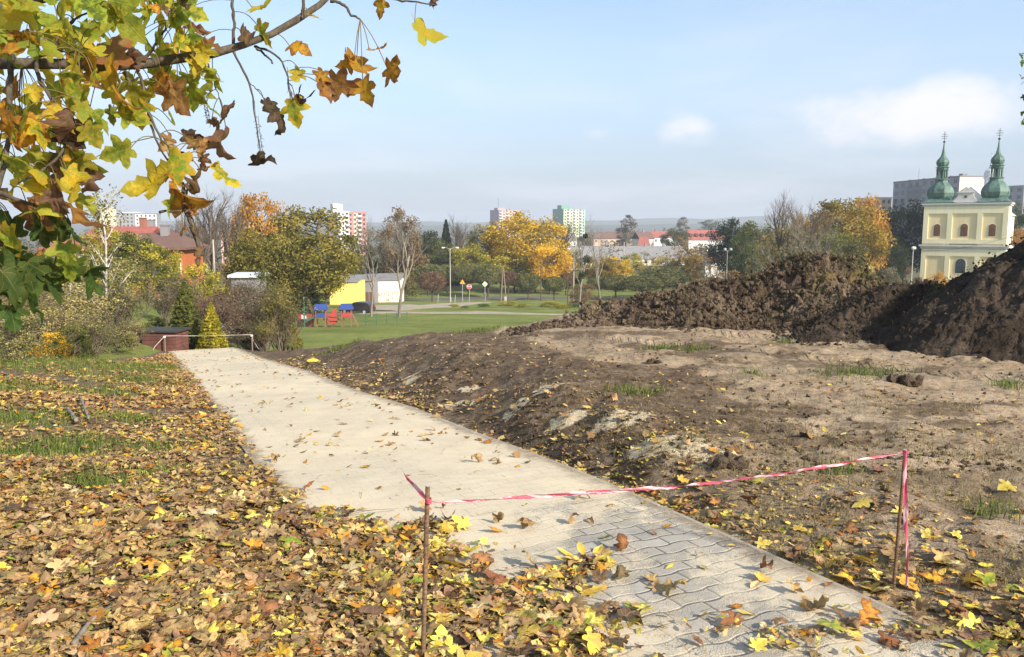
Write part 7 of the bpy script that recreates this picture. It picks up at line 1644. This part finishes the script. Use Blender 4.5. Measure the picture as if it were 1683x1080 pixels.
for a, s_ in ((-1.3, -1), (1.3, -1), (-1.3, 1), (1.3, 1)):
    w_ = MB(); an = np.linspace(0, 2 * math.pi, 18, endpoint=False); w_.prism([(a + .31 * math.cos(t_), .31 + .31 * math.sin(t_)) for t_ in an], s_ * .70, s_ * .88, 'y'); wo = w_.build('wheel', SM['tyre'], car)
    r_ = MB(); r_.prism([(a + .19 * math.cos(t_), .31 + .19 * math.sin(t_)) for t_ in an], s_ * .79, s_ * .89, 'y'); r_.build('rim', SM['rim'], wo)
# playground
def play_tower(px, D, label, slide=False, climb=False):
    g = base_at(px, D); s = 38 / FPX * D / 2.7
    t = thing('play_tower', label, 'play tower', g, R_(8)); t.scale = (s, s, s)
    p = MB()
    for a in (-.55, .55):
        for b_ in (-.55, .55): p.box((a, b_, 1.05), (.11, .11, 2.3))
    p.build('post', SM['play_wood'], t)
    p = MB(); p.box((0, 0, 1.12), (1.3, 1.3, .08)); p.build('platform', SM['play_wood'], t)
    r_ = MB(); r_.add([(-.8, -.8, 2.12), (.8, -.8, 2.12), (.8, .8, 2.12), (-.8, .8, 2.12), (-.62, 0, 2.72), (.62, 0, 2.72), (-.8, -.8, 2.05), (.8, -.8, 2.05), (.8, .8, 2.05), (-.8, .8, 2.05)], [(0, 1, 5, 4), (1, 2, 5), (2, 3, 4, 5), (3, 0, 4), (9, 8, 7, 6), (6, 7, 1, 0), (7, 8, 2, 1), (8, 9, 3, 2), (9, 6, 0, 3)]); r_.build('roof', SM['play_blue'], t)
    f = MB(); f.box((0, -.6, 1.45), (1.0, .04, .5)); f.build('railing_panel', SM['play_blue' if slide else 'play_red'], t)
    f = MB(); f.box((.61, 0, 1.45), (.04, 1.0, .5)); f.build('railing_panel', SM['play_red'], t)
    if slide:
        sl = MB(); c = smooth([(-.6, -.1, 1.16), (-1.1, -.15, 1.0), (-2.0, -.2, .42), (-2.5, -.25, .22)], 10)
        for a, b_ in zip(c[:-1], c[1:]):
            for off in (-.24, .24): sl.add([a + [0, off - .02, 0], a + [0, off + .02, 0], b_ + [0, off + .02, 0], b_ + [0, off - .02, 0], a + [0, off - .02, .2], a + [0, off + .02, .2], b_ + [0, off + .02, .2], b_ + [0, off - .02, .2]], [(0, 1, 5, 4), (1, 2, 6, 5), (2, 3, 7, 6), (3, 0, 4, 7), (4, 5, 6, 7), (3, 2, 1, 0)])
            sl.add([a + [0, -.24, 0], a + [0, .24, 0], b_ + [0, .24, 0], b_ + [0, -.24, 0], a + [0, -.24, .03], a + [0, .24, .03], b_ + [0, .24, .03], b_ + [0, -.24, .03]], [(0, 1, 2, 3), (7, 6, 5, 4)])
        sl.build('slide', SM['fence_green'], t)
        f = MB(); f.box((1.25, .2, .9), (.9, .06, 1.2)); f.box((1.5, .3, 1.2), (.5, .06, 1.7)); f.build('climbing_wall', SM['play_red'], t)
    if climb:
        for sg, ends in ((-1, (-1.75, -1.45)), (1, (1.35, 1.15))):
            f = MB()
            f.tube([(sg * .62, -.4, 1.5), (ends[0], -.55, 0)], .05, 6); f.tube([(sg * .62, .4, 1.5), (ends[0], .4, 0)], .05, 6); f.tube([(sg * .62, -.4, 1.5), (ends[1], -.55, 0)], .04, 6)
            for k in range(6): u = (k + .5) / 6; xk = sg * .62 + (ends[0] - sg * .62) * u; f.tube([(xk, -.55, 1.5 - 1.5 * u), (xk, .45, 1.5 - 1.5 * u)], .035, 6)
            f.build('climbing_frame', SM['play_wood'], t)
    return t
play_tower(526, 70, 'play tower with blue roof, green slide and red climbing wall', slide=True)
play_tower(568, 71, 'play tower with blue roof and slanted wooden climbing frames', climb=True)
g = base_at(547, 70.5); br = thing('rope_bridge', 'wooden bridge linking the two blue roofed play towers', 'bridge', g); b = MB()
for k in range(9): b.box((-.75 + k * .19, 0, .62 - .05 * math.sin(k / 8 * math.pi)), (.14, .7, .04))
b.build('deck', SM['play_wood'], br); b = MB()
for y in (-.36, .36):
    b.tube([(-.85, y, 1.05), (0, y, .95), (.85, y, 1.05)], .025, 5)
    for xx in (-.8, .8): b.box((xx, y, .5), (.08, .08, 1.1))
b.build('handrail', SM['play_wood'], br)
g = base_at(500, 72); t = thing('play_house', 'low red play wall with a small white board beside the slide', 'play house', g); b = MB(); b.box((0, 0, .55), (1.5, .08, 1.2)); b.build('panel', SM['play_red'], t); b = MB(); b.box((-.1, -.06, .85), (.5, .04, .4)); b.build('board', SM['paper'], t)
# green mesh fence round the playground
def mesh_fence(a, b_, n, label, hh=1.0):
    A = base_at(*a); B = base_at(*b_); t = thing('mesh_fence', label, 'fence', A); Ln = np.hypot(*(B - A)[:2]); P = [A + (B - A) * k / n for k in range(n + 1)]
    P = [np.array([p[0], p[1], float(h(p[0], p[1]))]) - A for p in P]
    for p in P: q_ = MB(); q_.tube([p - [0, 0, .1], p + [0, 0, hh + .08]], .035, 6); q_.build('post', SM['fence_green'], t)
    w_ = MB()
    for z_ in np.linspace(.08, hh, 7): w_.tube([p + [0, 0, z_] for p in P], .007, 3, False)
    for u in np.linspace(0, 1, int(Ln / .14)):
        i = min(int(u * n), n - 1); f = u * n - i; p = P[i] + (P[i + 1] - P[i]) * f; w_.tube([p + [0, 0, .05], p + [0, 0, hh]], .005, 3, False)
    w_.build('wire_mesh', SM['fence_green'], t)
mesh_fence((582, 73), (668, 76), 5, 'low green mesh fence in front of the pale leafless trees'); mesh_fence((438, 66), (512, 70), 5, 'green mesh fence beside the slide, partly behind shrubs', 1.3)
for px, D, lb in [(498, 66, 'grey green post at the slide end of the play area')]:
    pole(px, D, 490, lb, 'fence_green', .06, name='fence_post')

# ------------------------------------------------------------------ stakes and barrier tape
def rebar(p0, p1, r, label):
    t = thing('rebar_stake', label, 'stake', p0); d = np.array(p1) - p0; Ln = np.linalg.norm(d); b = MB(); n = int(Ln / .0035)
    u = np.linspace(-.15 / Ln, 1, n); b.tube(np.array([d * k for k in u]), r * (1 + .10 * (np.arange(n) % 4 < 2)), 10); b.build('bar', M['rust'], t)
    b = MB(); b.tube([d * .9995, d * 1.0005 + [0, 0, .001]], r * .98, 10); b.build('cut_end', SM['steel'], t); return t
top1 = at(703, 799, 2.92); g1 = np.array([at(695, 1100, 2.86)[0], 2.86, float(surf(at(695, 1100, 2.86)[0], 2.86))])
rebar(g1, top1, .0088, 'rusty ribbed steel stake standing in the leaf drift at the near end of the path')
g2 = G(1468, 970); D2 = g2[1]; top2 = at(1488, 740, D2 - .03)
rebar(np.array([g2[0], g2[1], float(h(g2[0], g2[1])) - .02]), top2, .0075, 'thin leaning dark stake in the dirt holding the raised tape end')
def ribbon(name, pts, width, twist, label=None, cat='tape', n=90, parent=None, flut=.004):
    p = smooth(pts, n); s_ = np.r_[0, np.cumsum(np.linalg.norm(np.diff(p, axis=0), axis=1))]; T_ = np.gradient(p, axis=0); T_ /= np.linalg.norm(T_, axis=1)[:, None]
    tw = np.interp(np.linspace(0, 1, n), np.linspace(0, 1, len(twist)), twist); wd = np.interp(np.linspace(0, 1, n), np.linspace(0, 1, len(width)), width); V = []; U = []
    ref = np.array([0, 0, 1.]) if abs(T_[n // 2][2]) < .8 else np.array([1., 0, 0])
    for i in range(n):
        a = ref - T_[i] * (T_[i] @ ref); a /= np.linalg.norm(a); b_ = np.cross(T_[i], a); w_ = a * math.cos(tw[i]) + b_ * math.sin(tw[i]); nn = np.cross(T_[i], w_)
        for k in np.linspace(-.5, .5, 5): V.append(p[i] + w_ * wd[i] * k + nn * (flut * math.sin(s_[i] * 23 + k * 5) + .0025 * math.sin(k * 9 + s_[i] * 61))); U.append((s_[i], (k + .5) * .06, 0))
    V = np.array(V); i = np.arange(n - 1)[:, None] * 5; j = np.arange(4)[None]; qd = np.stack([i + j, i + 5 + j, i + 6 + j, i + 1 + j], -1).reshape(-1, 4)
    o = link(name, mesh_np(name, V, [qd], M['tape'], {'uvt': ('FLOAT_VECTOR', U)}, smooth=True), parent)
    if label: tag(o, label, cat)
    return o
tp = thing('barrier_tape', 'red and white striped barrier tape strung between the two nearest stakes', 'tape', (0, 0, 0))
ribbon('span', np.array([at(x, y, d) for x, y, d in [(704, 824, 2.91), (720, 826, 2.92), (780, 823, 2.98), (860, 817, 3.04), (950, 811, 3.1), (1040, 805, 3.17), (1120, 799, 3.23), (1185, 792, 3.28), (1260, 782, 3.34), (1350, 768, 3.4), (1420, 755, 3.45), (1486, 743, D2 - .04)]]), [.004, .009, .015, .017, .015, .015, .011, .008, .013, .016, .012, .006], [.2, .5, .3, .15, .1, .3, .6, 1.1, .5, .2, .4, .3], n=120, parent=tp)
ribbon('loose_end', np.array([at(x, y, d) for x, y, d in [(702, 822, 2.93), (694, 812, 2.98), (680, 797, 3.05), (668, 784, 3.12), (662, 774, 3.16)]]), [.006, .018, .014, .010, .002], [.3, .6, .9, 1.2, 1.4], n=30, parent=tp)
ribbon('hanging_end', np.array([at(x, y, d) for x, y, d in [(1488, 740, D2 - .05), (1487, 790, D2 - .07), (1489, 850, D2 - .09), (1491, 900, D2 - .1), (1491, 940, D2 - .1), (1490, 962, D2 - .1)]]), [.010, .016, .019, .020, .016, .008, .012], [.1, .4, .2, -.2, .2, .8], n=60, parent=tp)
k_ = MB(); c_ = at(704, 823, 2.91); r = np.random.default_rng(3)
for q_ in range(4): k_.tube([c_ + [.011 * math.cos(a), .011 * math.sin(a), (q_ - 1.5) * .005 + .002 * math.sin(a * 2)] for a in np.linspace(0, 6.283, 14)], .0026, 5, False)
ko = k_.build('knot', M['tape'], tp); c2 = at(1488, 743, D2 - .03); k2_ = MB()
for q_ in range(3): k2_.tube([c2 + [.011 * math.cos(a), .011 * math.sin(a), (q_ - 1) * .005] for a in np.linspace(0, 6.283, 14)], .0026, 5, False)
k2_.build('knot', M['tape'], tp)
# the far tape across the end of the path
Df = 26.0
def far_stake(px, D, top, label):
    x = (px - 841.5) / FPX * D * .993; zb_ = float(surf(x, D)); zt_ = float(at(px, top, D)[2]); t = thing('wooden_stake', label, 'stake', (x, D, zb_)); b = MB(); b.tube([(0, 0, -.1), (0, 0, zt_ - zb_)], .022, 6); b.build('post', SM['wood_post'], t); b = MB(); b.box((0, 0, zt_ - zb_ - .03), (.06, .06, .05)); b.build('tape_loop', SM['sign_white'], t)
    return np.array([x, D, zt_])
a_ = far_stake(261, 26.0, 552, 'thin stake beside the red shed holding the far tape'); b_ = far_stake(407, 26.4, 550, 'thin stake at the field side end of the far tape')
q = NB('faded_tape'); q.col((.42, .36, .33)).rough(.6, .3); fm_ = q.m
ft = thing('barrier_tape', 'faded pale tape stretched across the far end of the path', 'tape', (0, 0, 0))
for nm, P in (('span', [a_, (a_ + b_) / 2 - [0, 0, .02], b_]), ('loose_end', [a_ + [.02, 0, 0], at(254, 570, 25.6), at(248, 582, 25.4)]), ('hanging_end', [b_, at(417, 562, 26.4), at(426, 574, 26.4)])):
    o = ribbon(nm, np.array(P), [.022, .018, .022], [.1, .3, .1], n=16, parent=ft); o.material_slots[0].link = 'OBJECT'; o.material_slots[0].material = fm_
# small things on the ground
g = G(293, 573); t = MB(); t.box((0, 0, .05), (.85, .22, .06), .1); o = t.build('white_board', SM['paper'], loc=(g[0], g[1], float(surf(g[0], g[1])))); tag(o, 'white board lying at the far end of the path by the shed', 'board')
g = G(512, 597, True); v, f = CLODS[2]; o = link('plastic_bag', mesh_np('plastic_bag', v * [.17, .13, .09] * (1 + .12 * np.random.default_rng(4).normal(size=(len(v), 1))), [f], SM['bag']), loc=(g[0], g[1], g[2] + .06)); tag(o, 'crumpled yellow plastic bag on the bank beside the far part of the path', 'bag')
X, Y, Z, Hh = HA; pr_ = X / Y * FPX + 841.5; k = np.argmin(np.abs(pr_ - 1458) + np.abs((EYE - Z) / Y * FPX + 375 - 513) + (Hh < .05) * 1e4); ii = np.unravel_index(k, X.shape)
b = MB(); b.box((0, 0, .02), (.15, .06, .02), rot=(.2, .1, .3)); b.box((.06, .0, .0), (.03, .05, .05), rot=(.2, .1, .3)); o = b.build('wood_offcut', SM['paper'], loc=(X[ii], Y[ii], Z[ii] + .03)); tag(o, 'pale wooden offcut lying on the dark soil between the heaps', 'offcut')
def stick(pts, r0, r1, label, mt='bark_grey', up=.012):
    P = []
    for px, py, dz in pts: q_ = G(px, py); P.append([q_[0], q_[1], float(surf(q_[0], q_[1])) + dz])
    P = np.array(P); o0 = P[0].copy(); b = MB(); pp = smooth(P - o0, 14); pp[1:-1] += np.random.default_rng(len(label)).normal(size=(12, 3)) * .003; b.tube(pp, np.linspace(r0, r1, 14) * (1 + .1 * np.sin(np.arange(14) * 2.1)), 8); tag(b.build('stick', M[mt], smooth=True, loc=o0), label, 'stick')
stick([(122, 1076, .05), (150, 1040, .055), (172, 1020, .05), (188, 1003, .045)], .011, .006, 'weathered grey stick lying in the leaf litter near the bottom edge')
stick([(112, 678, .05), (126, 702, .06)], .020, .018, 'short sawn stub in the litter, nearer the frame edge of a pair')
stick([(132, 664, .10), (146, 694, .05)], .016, .013, 'short sawn stub in the litter, thinner of a pair')
stick([(184, 686, .02), (190, 665, .22), (210, 652, .24), (236, 648, .10)], .006, .004, 'thin pale stem arching out of the grass tuft by the litter bank')
stick([(540, 875, .02), (600, 868, .03), (655, 860, .02)], .003, .002, 'long dry stalk lying across the edge of the leaf drift') 
stick([(660, 630, .03), (690, 618, .05), (735, 612, .06)], .012, .008, 'pale stick lying on the dark bank above the path')
stick([(905, 1000, .04), (960, 1012, .02), (1010, 1020, .015)], .003, .002, 'thin dry stalk on the pavers at the edge of the leaf drift')
